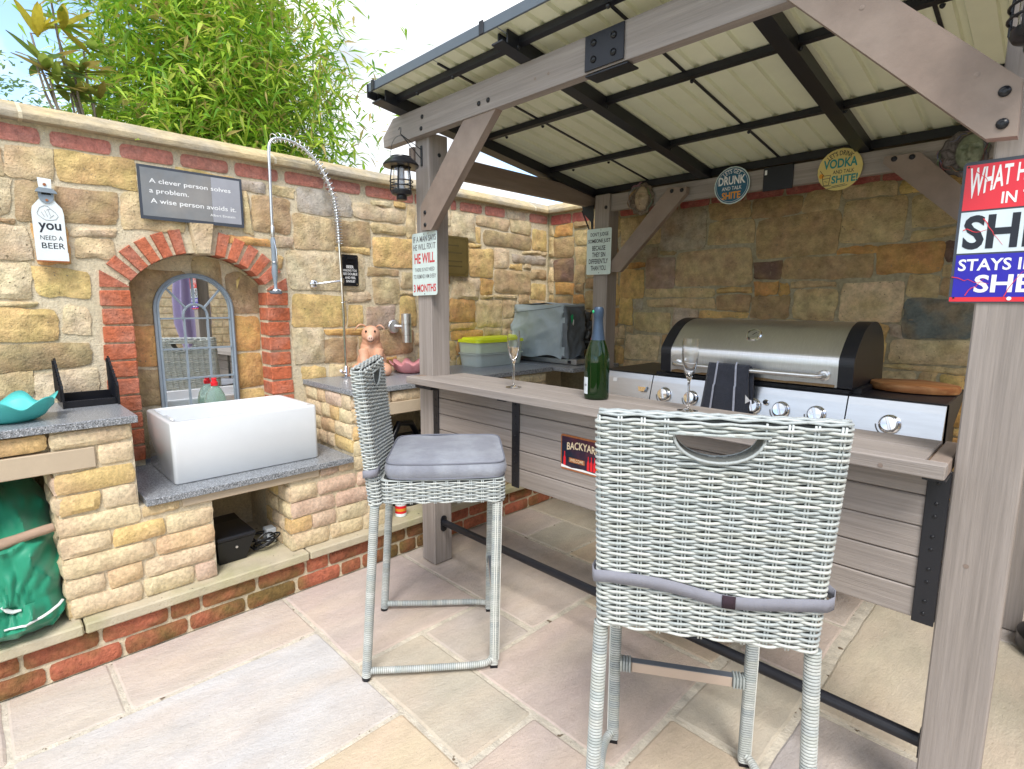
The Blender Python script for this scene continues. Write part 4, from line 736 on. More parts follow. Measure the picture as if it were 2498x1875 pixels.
for a, b in [((.034, .205), (.044, .184)), ((.046, .212), (.054, .186)), ((.058, .214), (.064, .190)), ((.066, .220), (.052, .214)), ((.060, .180), (.076, .196))]: mb.tube([f2(*a, .0048), f2(*b, .0048)], .0007, 4)
mb.build('pointing_hand_drawing', M_GREYINK, bo)
# small black sign
bk = thing('bottle_opener_sign', 'small black metal sign about beer with a bottle opener at its top behind the tap', 'sign', (-3.158, 1.664, 1.558))
f3 = lambda u, v, d: (-3.158+d, 1.662+u, 1.557+v)
plate_sign(bk, 'plate', f3, .114, .190, .010, M_BLKPL)
mb = MB(); mb.prism([(.035, .140), (.079, .140), (.083, .172), (.031, .172)], f3, .002, .010); mb.prism([(.032, .163), (.082, .163), (.082, .173), (.032, .173)], f3, .010, .022); mb.build('opener', M_BLACK, bk)
lines(bk, f3, [('BEER', .033, .083, .108, .126, M_WHITEINK, .03), ('MAKING YOU', .012, .102, .088, .102, M_WHITEINK, .02), ('SEE DOUBLE', .010, .106, .066, .081, M_WHITEINK, .02), ('AND FEEL', .022, .094, .044, .058, M_WHITEINK, .02), ('SINGLE!', .028, .088, .022, .037, M_WHITEINK, .02)], d=.0026)
for u, v in ((.012, .012), (.102, .012), (.012, .178), (.102, .178)): hole(bk, f3, u, v, M_CHROME, .0035, .003)
# brass plaque
bp = thing('wall_plaque', 'square dull brass plaque with engraved border, half hidden by the left post', 'plaque', (-3.15, 2.50, 1.65))
f4 = lambda u, v, d: (-3.152+d, 2.395+u, 1.650+v)
plate_sign(bp, 'plate', f4, .275, .280, .012, M_BRASS, 0, .005)
mb = MB()
for a, b in zip([(.03, .015), (.245, .015), (.245, .03), (.26, .03), (.26, .25), (.245, .25), (.245, .265), (.03, .265), (.03, .25), (.015, .25), (.015, .03), (.03, .03)], [(.245, .015), (.245, .03), (.26, .03), (.26, .25), (.245, .25), (.245, .265), (.03, .265), (.03, .25), (.015, .25), (.015, .03), (.03, .03), (.03, .015)]): mb.tube([f4(*a, .0055), f4(*b, .0055)], .0014, 4)
for v in (.215, .165, .105, .070): mb.box(*[-3.1475, -3.1466], 2.395+.06, 2.395+.215-(.03 if v == .215 else 0), 1.65+v-.006, 1.65+v+.004)
mb.build('engraved_lines', M_BRASSDK, bp)
for u, v in ((.012, .268), (.263, .268), (.263, .012)): hole(bp, f4, u, v, M_BRASS, .005, .0065)
# man sign on left post
ms_ = thing('post_sign', 'tall pale blue tin sign with red and grey lettering on the left post', 'sign', (-2.39, 1.724, 1.49))
f5 = lambda u, v, d: (-2.497+u+v*.012, 1.7275-d, 1.492+v+u*.02)
plate_sign(ms_, 'plate', f5, .215, .322, .012, M_PALEBLUE, 0, .0022, jag=.0008)
lines(ms_, f5, [('IF A MAN SAYS', .010, .208, .274, .305, M_GREYINK, .018), ('HE WILL FIX IT', .010, .205, .234, .264, M_GREYINK, .018), ('HE WILL', .020, .196, .165, .217, M_REDINK, .026), ('THERE IS NO NEED', .022, .194, .124, .143, M_GREYINK, .012), ('TO REMIND HIM EVERY', .010, .208, .088, .109, M_GREYINK, .012), ('3 MONTHS', .010, .206, .018, .058, M_REDINK, .026)], d=.0028)
hole(ms_, f5, .105, .312, M_DARK, .003, .002); hole(ms_, f5, .108, .008, M_DARK, .003, .002)
# don't judge
dj = thing('post_sign', 'white tin sign in narrow black capitals hanging on the far back post', 'sign', (-2.36, 3.2, 1.66))
f6 = lambda u, v, d: (-2.462+u, 3.192-d, 1.660+v)
plate_sign(dj, 'plate', f6, .208, .315, .014, M_PALEBLUE, 0, .0022, jag=.0012)
lines(dj, f6, [("DON'T JUDGE", .030, .182, .255, .288, M_INK, .018), ('SOMEONE JUST', .012, .200, .210, .243, M_INK, .018), ('BECAUSE', .048, .160, .165, .198, M_INK, .018), ('THEY SIN', .048, .160, .120, .153, M_INK, .018), ('DIFFERENTLY', .020, .184, .075, .108, M_INK, .018), ('THAN YOU.', .038, .170, .028, .062, M_INK, .018)], d=.0028)
hole(dj, f6, .118, .303, M_DARK, .003, .002); hole(dj, f6, .108, .012, M_DARK, .003, .002)
# big sign on the right post
bs = thing('post_sign', 'large red, white and blue distressed tin sign on the near right post', 'sign', (-.1, 1.72, 1.46))
f7 = lambda u, v, d: (-.214+u, 1.7345-d, 1.459+v)
WB, HB = .240, .330
plate_sign(bs, 'plate', f7, WB, HB, .010, M_SIGNDK)
sheet(bs, 'red_panel', f7, .006, .236, .218, .322, .0026, M_REDTIN); sheet(bs, 'white_panel', f7, .006, .236, .118, .214, .0026, M_LTTIN); sheet(bs, 'blue_panel', f7, .006, .236, .014, .114, .0026, M_BLUETIN); sheet(bs, 'red_splash_panel', f7, .002, .238, .003, .0135, .0026, M_REDTIN)
wp = lambda a, b, u, v: (u, v+(-.030*(1-b))*(1-2*a)**2*(1 if a < .5 else 1)+.006*(1-abs(2*a-1)))
lines(bs, f7, [('WHAT HAPPENS', .014, .200, .276, .312, M_WHITEINK, .02, 0, lambda a, b, u, v: (u, v-(1-b)*.034*abs(2*a-1)**1.2+b*.004)), ('IN THE', .076, .165, .228, .254, M_WHITEINK, .02), ('STAYS IN THE', .012, .228, .076, .104, M_WHITEINK, .02), ('SHED', .046, .194, .024, .066, M_WHITEINK, .025), ('SHED', .014, .226, .126, .206, M_INK, .03)], d=.0032)
mb = MB(); random.seed(3)
for s0 in [(.004, .062, .07, .045), (.03, .02, .065, .062), (.236, .05, .15, .09), (.10, .012, .13, .075), (.20, .014, .17, .06), (.014, .175, .06, .165), (.05, .20, .085, .135), (.02, .31, .06, .27), (.12, .32, .14, .27)]:
    p = Vector((s0[0], s0[1])); q = Vector((s0[2], s0[3])); P = [p.lerp(q, i/6)+Vector((random.uniform(-.004, .004), random.uniform(-.004, .004))) for i in range(7)]
    mb.tube([f7(a.x, a.y, .0029) for a in P], [.0014*(1-i/8) for i in range(7)], 4)
mb.build('painted_cracks', M_REDTIN, bs)
hole(bs, f7, .120, .322, M_WHITEINK, .0045, .003); hole(bs, f7, .112, .010, M_WHITEINK, .0045, .003)
for u, v in ((.010, .318), (.010, .012)): hole(bs, f7, u, v, M_DARK, .0022, .0025)
# discs
def disc_sign(name, label, cx_, cz_, r, mt, rim=None):
    t = thing(name, label, 'sign', (cx_, 3.22, cz_-r)); fn = lambda u, v, d: (cx_+u, 3.2275-d, cz_+v)
    mb = MB(); mb.prism([((r+random.uniform(-.0012, .0012))*math.cos(2*PI*k/60), (r+random.uniform(-.0012, .0012))*math.sin(2*PI*k/60)) for k in range(60)], fn, 0, .002); mb.build('disc', rim or mt, t)
    if rim:
        mb = MB(); mb.prism([((r-.006)*math.cos(2*PI*k/48), (r-.006)*math.sin(2*PI*k/48)) for k in range(48)], fn, .002, .0026); mb.build('face', mt, t)
    return t, fn
def arcw(rad, span):
    return lambda a, b, u, v: ((rad+b*.024)*math.sin((a-.5)*span), (rad+b*.024)*math.cos((a-.5)*span))
t, fn = disc_sign('round_sign', 'round petrol blue tin sign with white and orange lettering on the back beam', -1.451, 2.137, .104, M_BLUEDISC, M_PALEBLUE)
lines(t, fn, [('LETS GET', 0, 1, 0, 1, M_WHITEINK, .012, 0, arcw(.066, R(80))), ('DRUNK', -.080, .078, .004, .052, M_WHITEINK, .03), ('AND TALK', -.058, .058, -.026, -.006, M_WHITEINK, .01), ('SHITE', -.056, .054, -.076, -.036, M_ORANGE, .03)], d=.0032)
mb = MB(); mb.tube([fn(.091*math.cos(2*PI*k/48), .091*math.sin(2*PI*k/48), .0028) for k in range(48)], .0011, 4, closed=True); mb.build('inner_ring', M_WHITEINK, t)
t, fn = disc_sign('round_sign', 'round aged yellow tin sign with teal lettering and a drawn tumbler', -.896, 2.135, .102, M_YELDISC)
lines(t, fn, [("LET'S DRINK", 0, 1, 0, 1, M_INK, .012, 0, arcw(.068, R(88))), ('VODKA', -.076, .078, .008, .054, M_TEAL, .03), ('AND TALK', -.030, .066, -.020, -.002, M_INK, .01), ('SHITE!', -.034, .084, -.066, -.028, M_TEAL, .03)], d=.0026)
mb = MB()
for a, b in [((-.078, -.022), (-.070, -.070)), ((-.070, -.070), (-.046, -.070)), ((-.046, -.070), (-.040, -.022)), ((-.078, -.022), (-.040, -.022)), ((-.076, -.038), (-.043, -.036)), ((-.066, -.05), (-.052, -.055)), ((-.09, .006), (-.072, -.02)), ((-.03, -.080), (.030, -.074)), ((-.05, -.088), (.040, -.080)), ((-.076, -.074), (-.036, -.074))]: mb.tube([fn(*a, .0028), fn(*b, .0028)], .0014, 4)
mb.build('tumbler_drawing', M_INK, t)
mb = MB(); mb.prism([(-.082+.012*math.cos(2*PI*k/16), -.022+.012*math.sin(2*PI*k/16)) for k in range(16)], fn, .002, .0027); mb.build('orange_slice', M_ORANGE, t)
# backyard sign on the bar front
by_ = thing('bar_front_sign', 'small dark tin sign with glowing bottles fixed to the bar front slats', 'sign', (-1.34, 1.735, .77))
f8 = lambda u, v, d: (-1.455+u, 1.741-d, .762+v)
plate_sign(by_, 'plate', f8, .235, .150, .010, M_RUST, 0, .002, jag=.0012); sheet(by_, 'night_scene', f8, .006, .229, .008, .142, .0025, M_NAVY)
lines(by_, f8, [('BACKYARD', .034, .204, .086, .118, M_CREAMINK, .02, 0, lambda a, b, u, v: (u, v+.010*(1-(2*a-1)**2)))], d=.003)
sheet(by_, 'welcome_board', f8, .046, .128, .036, .056, .0030, M_REDPL if 0 else M_RUST)
lines(by_, f8, [('WELCOME', .052, .122, .040, .053, M_CREAMINK, .01)], d=.0034)
mb = MB()
for u in (.016, .140, .156, .172): mb.prism([(u, .018), (u+.012, .018), (u+.012, .05), (u+.008, .062), (u+.008, .078), (u+.004, .078), (u+.004, .062), (u, .05)], f8, .0025, .003)
mb.build('drawn_bottles', M_REDPL, by_)
mb = MB(); mb.prism([(.185, .03), (.20, .07), (.205, .05), (.214, .085), (.222, .05), (.228, .03)], f8, .0025, .003); mb.build('drawn_flames', M_ORANGE, by_)
mb = MB(); mb.prism([(.004, .008), (.231, .008), (.231, .016), (.17, .014), (.12, .017), (.06, .013), (.004, .020)], f8, .0025, .0031); mb.build('drawn_ledge', M_WHITEINK, by_)

# ================================================================ STOOLS
RC = [(.52, .56, .56), (.46, .52, .52), (.62, .65, .63), (.40, .45, .47), (.58, .61, .57), (.66, .68, .65), (.50, .53, .50)]
def rcol():
    c = random.choice(RC); k = random.uniform(.93, 1.07); return tuple((x*.6+y_*.4)*k*.87 for x, y_ in zip(c, (.53, .57, .56)))
def rloop(hw, hd, rad, n_arc=5):
    """closed rounded-rectangle path, dense points: returns list of (x, y, nx, ny) and length table"""
    P = []
    segs = [((hw-rad, -hd), (-1, 0))]
    for cx_, cy_, a0 in ((hw-rad, -hd+rad, -90), (hw-rad, hd-rad, 0), (-hw+rad, hd-rad, 90), (-hw+rad, -hd+rad, 180)):
        for i in range(n_arc+1):
            a = R(a0+90*i/n_arc); P.append((cx_+rad*math.cos(a), cy_+rad*math.sin(a), math.cos(a), math.sin(a)))
    Ls = [0]
    for i in range(len(P)):
        j = (i+1) % len(P); Ls.append(Ls[-1]+math.hypot(P[j][0]-P[i][0], P[j][1]-P[i][1]))
    T = Ls[-1]
    def at(s):
        s %= T; 
        for i in range(len(P)):
            if Ls[i+1] >= s: break
        j = (i+1) % len(P); q = (s-Ls[i])/max(1e-9, Ls[i+1]-Ls[i]); a, b = P[i], P[j]
        nx, ny = a[2]+(b[2]-a[2])*q, a[3]+(b[3]-a[3])*q; l = math.hypot(nx, ny) or 1
        return (a[0]+(b[0]-a[0])*q, a[1]+(b[1]-a[1])*q, nx/l, ny/l)
    return at, T
def weave(mb, loopf, z0, z1, pitch, nst, amp, r, place, skip=None, spp=6, seg=5):
    """loopf(z)->(at,T); place(x,y,z)->xyz"""
    rows = int((z1-z0)/pitch)
    at, T = loopf(z0)
    ns = nst*spp; tab = [at(T*i/ns) for i in range(ns)]
    for j in range(rows):
        z = z0+(j+.5)*pitch; col = rcol(); cur = []; ph = random.uniform(-.0006, .0006)
        runs = []
        for i in range(ns):
            s = i/spp; cosv = math.cos(PI*s+PI*j); o = amp*math.copysign(abs(cosv)**.75, cosv)
            x, y, nx, ny = tab[i]
            sc = loopf.scale(z)
            px, py = x*sc+nx*o, y+ny*o
            zz = z+ph+.0009*math.sin(i*.7+j)
            if skip and skip(px, py, zz):
                if cur: runs.append(cur); cur = []
                continue
            cur.append(place(px, py, zz))
        whole = (len(cur) == ns)
        if cur: runs.append(cur)
        for rn in runs:
            if len(rn) > 1: mb.tube(rn, r, seg, closed=whole, caps=False, col=col)
        if not whole and len(runs) > 1 and not (skip and skip(tab[0][0], tab[0][1], z)):
            mb.tube([runs[-1][-1], runs[0][0]], r, seg, caps=False, col=col)
    for k in range(nst):
        s = T*k/nst; x, y, nx, ny = at(s)
        for dx in (-.0032, .0032):
            tx, ty = -ny, nx; P = []
            nz = 14
            for i in range(nz+1):
                z = z0-.002+(z1-z0+.004)*i/nz; sc = loopf.scale(z); q = (x*sc+tx*dx, y+ty*dx, z)
                if skip and skip(*q): 
                    if len(P) > 1: mb.tube([place(*a) for a in P], .0027, 4, col=tuple(c*1.02 for c in RC[0]))
                    P = []; continue
                P.append(q)
            if len(P) > 1: mb.tube([place(*a) for a in P], .0027, 4, col=tuple(c*1.02 for c in RC[0]))
class LoopF:
    def __init__(s, hw, hd, rad, f_=None): s.c = rloop(hw, hd, rad); s.f = f_
    def __call__(s, z): return s.c
    def scale(s, z): return s.f(z) if s.f else 1
def wrapped(mb, path, r, pitch=.0078, seg=10, sq=0, flat=None):
    """rod wrapped in cane: ribs run round it"""
    P = [Vector(p) for p in path]; Ls = [0]
    for a, b in zip(P[:-1], P[1:]): Ls.append(Ls[-1]+(b-a).length)
    T = Ls[-1]; n = max(2, int(T/pitch)); pts = []; rr = []; cs = []
    for k in range(n):
        col = rcol() if k % 3 == 0 else col
        for q, m_ in ((.03, .86), (.28, 1.0), (.72, 1.0), (.97, .86)):
            s = (k+q)/n*T
            for i in range(len(P)-1):
                if Ls[i+1] >= s-1e-9: break
            a = (s-Ls[i])/(Ls[i+1]-Ls[i]); pts.append(P[i].lerp(P[i+1], a)); rr.append(r*m_); cs.append(col if m_ == 1 else tuple(c*.45 for c in col))  # grooves between ribs get a darker colour as painted-in shade
    mb.tube(pts, rr, seg, cols=cs, sq=sq, flat=flat)
BZ0, BZ1 = .700, 1.222
def by(z): return .055-.050*(z-BZ0)/(BZ1-BZ0)          # centre plane of the leaning back
def seat_stool(label, loc, rotz):
    t = thing('bar_stool', label, 'bar stool', loc, rotz, group='rattan bar stools at the bar')
    return t
st1 = seat_stool('grey rattan bar stool turned sideways beside the left post with its grey cushion showing', (-1.967, 1.13, 0), R(50.2)-PI/2)
# backrest
def hole_test(x, y, z):
    zt, zb, cx_, hw = 1.182, 1.124, .0, .090
    if z > zt or abs(x-cx_) > hw: return False
    return z > zt-(zt-zb)*math.sqrt(max(0, 1-((x-cx_)/hw)**2))*1.0
bl = LoopF(.2375, .0215, .018, lambda z: 1+.055*(z-BZ0)/(BZ1-BZ0))
mb = MB(); weave(mb, bl, BZ0, BZ1-.010, .0069, 22, .0044, .0036, lambda x, y, z: (x, by(z)+y, z), hole_test, spp=7)
for k in range(6):       # top edge rows lying over the crest
    y = -.016+.0064*k; z = BZ1-.006+.006*math.cos((k-2.5)/2.5*1.3); col = rcol()
    mb.tube([(-.248+.496*i/24, by(BZ1)+y, z+.0022*math.cos(PI*i/2+PI*k)) for i in range(25)], .0035, 5, col=col)
for dy, dz in ((-.026, 0), (.026, 0)):
    pth = [(-.088, by(1.18)+dy, 1.180)]+[(.090*math.sin(a), by(1.15)+dy, 1.182-.058*math.cos(a)) for a in [R(-88+176*i/14) for i in range(15)]]+[(.088, by(1.18)+dy, 1.180)]
    mb.tube(pth, .0036, 5, col=rcol()); mb.tube([(-.10, by(1.18)+dy, 1.184), (.10, by(1.18)+dy, 1.184)], .0036, 5, col=rcol())
BACKREST = mb.build('backrest', M_RATTAN, st1, smooth=179, world=False)
mb = MB()
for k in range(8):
    dy = -.0225+.0064*k; mb.tube([(.0905*math.sin(R(a)), by(1.15)+dy, 1.183-.0605*math.cos(R(a))) for a in range(-90, 91, 9)], .0036, 5, col=tuple(c*.30 for c in rcol()))  # lower strands coloured dark, painting in the shade inside the slot
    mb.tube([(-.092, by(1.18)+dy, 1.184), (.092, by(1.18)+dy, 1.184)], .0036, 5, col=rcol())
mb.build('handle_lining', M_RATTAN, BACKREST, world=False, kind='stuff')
mb = MB()
for z0, z1, x0, x1 in ((BZ0+.004, 1.120, -.232, .232), (1.120, 1.186, -.245, -.098), (1.120, 1.186, .098, .245), (1.188, 1.212, -.245, .245)):
    mb.add([(x0, by(z0)-.010, z0), (x1, by(z0)-.010, z0), (x1, by(z1)-.010, z1), (x0, by(z1)-.010, z1), (x0, by(z0)+.010, z0), (x1, by(z0)+.010, z0), (x1, by(z1)+.010, z1), (x0, by(z1)+.010, z1)], [(0, 1, 2, 3), (7, 6, 5, 4), (0, 4, 5, 1), (3, 2, 6, 7), (0, 3, 7, 4), (1, 5, 6, 2)])
mb.build('back_frame', M_INNER, st1, world=False)
# seat apron
sl = LoopF(.226, .235, .03); mb = MB(); weave(mb, sl, .702, .790, .0068, 40, .0038, .0033, lambda x, y, z: (x, .305+y, z), None, spp=6)
for k in range(3):
    at_, T_ = sl.c; q = 1-.018*k
    mb.tube([(x_*q, .305+y_*q, .792+.001*math.sin(i*.9+k)) for i in range(90) for (x_, y_, _, _) in [at_(T_*i/90)]], .0036, 5, closed=True, col=rcol())
APRON = mb.build('seat_apron', M_RATTAN, st1, smooth=179, world=False)
mb = MB(); mb.box(-.220, .220, .078, .532, .704, .790); mb.build('seat_base', M_INNER, st1, world=False)
# legs
for s in (-1, 1):
    mb = MB(); wrapped(mb, [(s*.246, .002, .012), (s*.238, .030, .40), (s*.232, .052, .70)], .0178, seg=12); lg = mb.build('leg', M_RATTAN, st1, smooth=50, world=False)
    mb = MB(); mb.lathe([(.0165, 0), (.0172, .012)], 14, Matrix.Translation((s*.246, .001, 0)), cap=True); mb.build('foot_cap', M_BLKPL, lg, world=False)
    mb = MB(); wrapped(mb, [(s*.205, .500, .012), (s*.207, .505, .35), (s*.206, .512, .70)], .0175, seg=16, sq=5)
    for dx in (-.004, .004): mb.tube([(s*.205+dx, .5195, .03), (s*.207+dx, .5245, .35), (s*.206+dx, .5315, .70)], .0026, 4, col=RC[5])
    for dy in (-.004, .004): mb.tube([(s*.224, .500+dy, .03), (s*.226, .505+dy, .35), (s*.2255, .512+dy, .70)], .0026, 4, col=RC[5])
    lg = mb.build('leg', M_RATTAN, st1, smooth=50, world=False)
    mb = MB(); mb.box(s*.205-.015, s*.205+.015, .485, .515, 0, .012); mb.build('foot_cap', M_BLKPL, lg, world=False)
    pth = [(s*.243, .018, .034), (s*.240, .20, .030), (s*.236, .40, .030), (s*.232, .44, .030), (s*.226, .468, .030), (s*.216, .487, .034), (s*.206, .492, .040)]
    mb = MB(); wrapped(mb, pth, .0135, seg=10); mb.build('stretcher', M_RATTAN, st1, smooth=50, world=False)
mb = MB(); mb.box(-.155, .155, .494, .516, .264, .298, c=.002); CB = mb.build('crossbar', M_TAUPEBAR, st1, world=False)
mb = MB(); mb.box(-.1552, .1552, .4935, .5165, .2985, .3005); mb.build('crossbar_top', M_GREYRUB, CB, world=False)
for s in (-1, 1):
    mb = MB(); wrapped(mb, [(s*.155, .505, .284), (s*.192, .505, .284)], .0205, seg=12, sq=6); mb.build('crossbar_binding', M_RATTAN, CB, smooth=50, world=False)
pass
# cushion
mb = MB(); nu, nv = 29, 29
def cush(u, v, top):
    x, y = (u*2-1), (v*2-1); e = 9; k = max(abs(x), abs(y)); d = (abs(x)**e+abs(y)**e)**(1/e); q = k/d if d > 0 else 1
    X, Y = x*q*.232, y*q*.226; ed = max(0, 1-abs(k)**3)
    h = .060+.010*(1-k*k)+.0035*noise.noise(Vector((x*2, y*2, 1)))-.004*math.exp(-((k-.9)/.07)**2)
    return (X+.0*v, .318+Y, .796+(h if top else .004-.003*ed))
mb.grid(nu, nv, lambda u, v: cush(u, v, True)); mb.grid(nu, nv, lambda u, v: cush(1-u, v, False))
def rim(i, n, z, out=0):
    a = 4*i/n; s_ = int(a) % 4; q = (a-int(a))*2-1
    x, y = ((q, -1), (1, q), (-q, 1), (-1, -q))[s_]; e = 9; d = (abs(x)**e+abs(y)**e)**(1/e); q_ = 1/d
    return (x*q_*(.232+out), .318+y*q_*(.226+out), z)
nr = 96; lay = [(.799, 0), (.812, .007), (.828, .010), (.844, .007), (.857, 0)]
V = [rim(i, nr, z, o) for z, o in lay for i in range(nr)]; mb.add(V, [(j*nr+i, j*nr+(i+1) % nr, (j+1)*nr+(i+1) % nr, (j+1)*nr+i) for j in range(len(lay)-1) for i in range(nr)])
CU = mb.build('cushion', M_CUSH, st1, smooth=60, world=False)
for z in (.857, .800):
    mb = MB(); mb.tube([tuple(Vector(rim(i, nr, z+.0015*math.sin(i*.31), .0015))) for i in range(nr)], .0032, 6, closed=True); mb.build('piping', M_PIPE, CU, smooth=179, world=False)
# strap round the back
def band(path, w0, w1, mt, nm, parent):
    mb = MB(); n = len(path); V = []
    for (x, y, z) in path: V += [(x, y, z-w0/2), (x, y, z+w1/2)]
    mb.add(V, [(2*i, 2*i+2, 2*i+3, 2*i+1) for i in range(n-1)]); o = mb.build(nm, mt, parent, smooth=60, world=False)
    md = o.modifiers.new('thick', 'SOLIDIFY'); md.thickness = .0018; return o
zs_ = lambda u: .828-.020*math.exp(-((u-.05)/.11)**2)-.006*math.sin(u*9)
P = []
P.append((-.20, by(.83)+.030, .835)); P.append((-.252, by(.83)+.022, .832)); P.append((-.2565, by(.83), .830)); P.append((-.250, by(.83)-.025, .829))
for i in range(19):
    u = -.235+.475*i/18; P.append((u, by(zs_(u))-.0305-(.002 if abs(u) < .2 else 0), zs_(u)))
P += [(.254, by(.83)-.026, .829), (.263, by(.83), .832), (.255, by(.83)+.024, .834), (.20, by(.83)+.030, .835)]
SB = band(P, .029, .029, M_STRAP, 'tie_strap', CU)
band([(.030+.028*i/3, by(.81)-.0350, zs_(.04+.028*i/3)+.001) for i in range(4)], .030, .029, M_VELCRO, 'velcro_patch', SB)
def copy_tree(o, parent=None):
    c = o.copy(); COLL.objects.link(c)
    if parent is not None: c.parent = parent
    for ch in list(o.children): copy_tree(ch, c)
    return c
st2 = copy_tree(st1); st2['label'] = 'grey rattan bar stool in the foreground seen from behind, grey strap across its back'
st2.location = (-.489, 1.094, 0); st2.rotation_euler = (0, 0, R(122)-PI/2); ORG[st2.name] = Vector(st2.location)

# ================================================================ BARBECUE
BQ = thing('gas_barbecue', 'wide stainless steel gas barbecue with a domed lid and side shelves behind the bar', 'barbecue', (-1.0, 2.75, 0))
mb = MB(); mb.box(-1.79, -.30, 2.56, 3.02, .55, .93); mb.box(-1.42, -.80, 2.66, 3.02, .10, .549); mb.build('cabinet', M_BLACK, BQ)
def panel(x0, x1, nm='control_panel'):
    mb = MB(); yt, yb = 2.500, 2.486
    pr = [(2.506, 1.093), (2.498, 1.090), (2.488, 1.062), (2.445, .900), (2.56, .895), (2.56, 1.090)]
    n = len(pr); mb.add([(x0, a, b) for a, b in pr]+[(x1, a, b) for a, b in pr], [tuple(range(n)), tuple(range(n, 2*n))[::-1]]+[(i, n+i, n+(i+1) % n, (i+1) % n) for i in range(n)])
    return mb.build(nm, M_STEELLT, BQ)
panel(-1.80, -1.478); panel(-1.473, -.592); panel(-.587, -.275)
mb = MB(); mb.box(-1.4775, -1.4735, 2.505, 2.56, .90, 1.085); mb.box(-.5915, -.5875, 2.505, 2.56, .90, 1.085); mb.build('panel_gap', M_DARK, BQ)
for x0, x1 in ((-1.80, -1.475), (-.590, -.275)):
    mb = MB(); mb.box(x0+.002, x1-.002, 2.503, 3.03, 1.082, 1.096, c=.002); mb.build('side_shelf', M_BLACK, BQ)
mb = MB(); mb.add([(-.275, 2.503, 1.094), (-.275, 3.03, 1.094), (-.275, 2.62, .93), (-.275, 2.485, .90), (-.279, 2.503, 1.094), (-.279, 3.03, 1.094), (-.279, 2.62, .93), (-.279, 2.485, .90)], [(0, 3, 2, 1), (4, 5, 6, 7), (0, 1, 5, 4), (1, 2, 6, 5), (2, 3, 7, 6), (3, 0, 4, 7)]); mb.build('end_bracket', M_BLACK, BQ)
mb = MB(); mb.box(-1.472, -.592, 2.515, 2.56, 1.094, 1.112, c=.002); gs = mb.build('vent_rail', M_BLACK, BQ)
mb = MB()
for i in range(12): mb.box(-1.43+i*.07, -1.385+i*.07, 2.5135, 2.516, 1.098, 1.107)
mb.build('vent_slots', M_DARK, gs, kind='stuff')
LIDP = [(2.505, 1.118), (2.500, 1.228), (2.506, 1.242), (2.555, 1.295), (2.62, 1.345), (2.69, 1.372), (2.76, 1.381), (2.84, 1.372), (2.92, 1.335), (2.98, 1.26), (3.0, 1.118)]
def dome(x0, x1, k, nm, mt, solid=True):
    P = []
    for a, b in LIDP: P.append((2.75+(a-2.75)*k, 1.115+(b-1.115)*k))
    # refine by interpolation
    Q = []
    for i in range(len(P)-1):
        for s in range(4):
            p0, p1, p2, p3 = P[max(i-1, 0)], P[i], P[i+1], P[min(i+2, len(P)-1)]; q = s/4
            if i == 0 or i == len(P)-2 or i == 1: Q.append((p1[0]+(p2[0]-p1[0])*q, p1[1]+(p2[1]-p1[1])*q)); continue
            Q.append(tuple(.5*((2*p1[d])+(-p0[d]+p2[d])*q+(2*p0[d]-5*p1[d]+4*p2[d]-p3[d])*q*q+(-p0[d]+3*p1[d]-3*p2[d]+p3[d])*q**3) for d in (0, 1)))
    Q.append(P[-1]); n = len(Q); mb = MB()
    mb.add([(x, a, b) for x in (x0, x1) for a, b in Q], [(i, i+1, n+i+1, n+i) for i in range(n-1)]+[tuple(range(n))[::-1], tuple(range(n, 2*n))])
    return mb.build(nm, mt, BQ, smooth=32)
dome(-1.386, -.636, 1.0, 'lid', M_STEEL); dome(-1.440, -1.3865, 1.012, 'lid_end_cap', M_BLACK); dome(-.6355, -.580, 1.012, 'lid_end_cap', M_BLACK)
mb = MB(); mb.box(-1.46, -.56, 2.56, 3.02, 1.07, 1.116); mb.build('firebox', M_BLACK, BQ)
mb = MB(); hx = [(-1.345, 2.502, 1.165), (-1.345, 2.462, 1.165), (-1.330, 2.446, 1.165), (-1.30, 2.440, 1.165), (-1.0, 2.437, 1.165), (-.73, 2.440, 1.165), (-.70, 2.446, 1.165), (-.686, 2.462, 1.165), (-.686, 2.502, 1.165)]
mb.tube(hx, .0105, 12); hd = mb.build('lid_handle', M_STEEL, BQ, smooth=50)
for x in (-1.345, -.686):
    mb = MB(); mb.lathe([(.022, 0), (.024, .003), (.020, .008), (.011, .010)], 20, Matrix.Translation((x, 2.5035, 1.165)) @ Matrix.Rotation(R(90), 4, 'X')); mb.build('handle_rosette', M_STEEL, hd, smooth=40)
M_SOOT = mat('heat_tarnished_steel', (.30, .20, .11), .35, .9, var=.3, nscale=8, bump=0)
mb = MB(); mb.grid(24, 3, lambda u, v: (-1.38+.735*u, 2.5034-.0004, 1.1185+v*(.010+.012*noise.noise(Vector((u*9, 0, 0)))))); mb.build('heat_tarnish', M_SOOT, BQ)
gm = Matrix.Translation((-1.012, 2.578, 1.313)) @ Matrix.Rotation(R(47), 4, 'X')
mb = MB(); mb.lathe([(.034, 0), (.036, .004), (.032, .009), (.025, .010)], 28, gm); ga = mb.build('thermometer', M_CHROME, BQ, smooth=40)
mb = MB(); mb.lathe([(.0001, .0085), (.0255, .0085)], 28, gm); mb.build('dial', M_STEELLT, ga)
mb = MB(); mb.tube([gm @ Vector((-.004, -.004, .0092)), gm @ Vector((.012, .014, .0092))], .0012, 4); mb.build('needle', M_INK, ga)
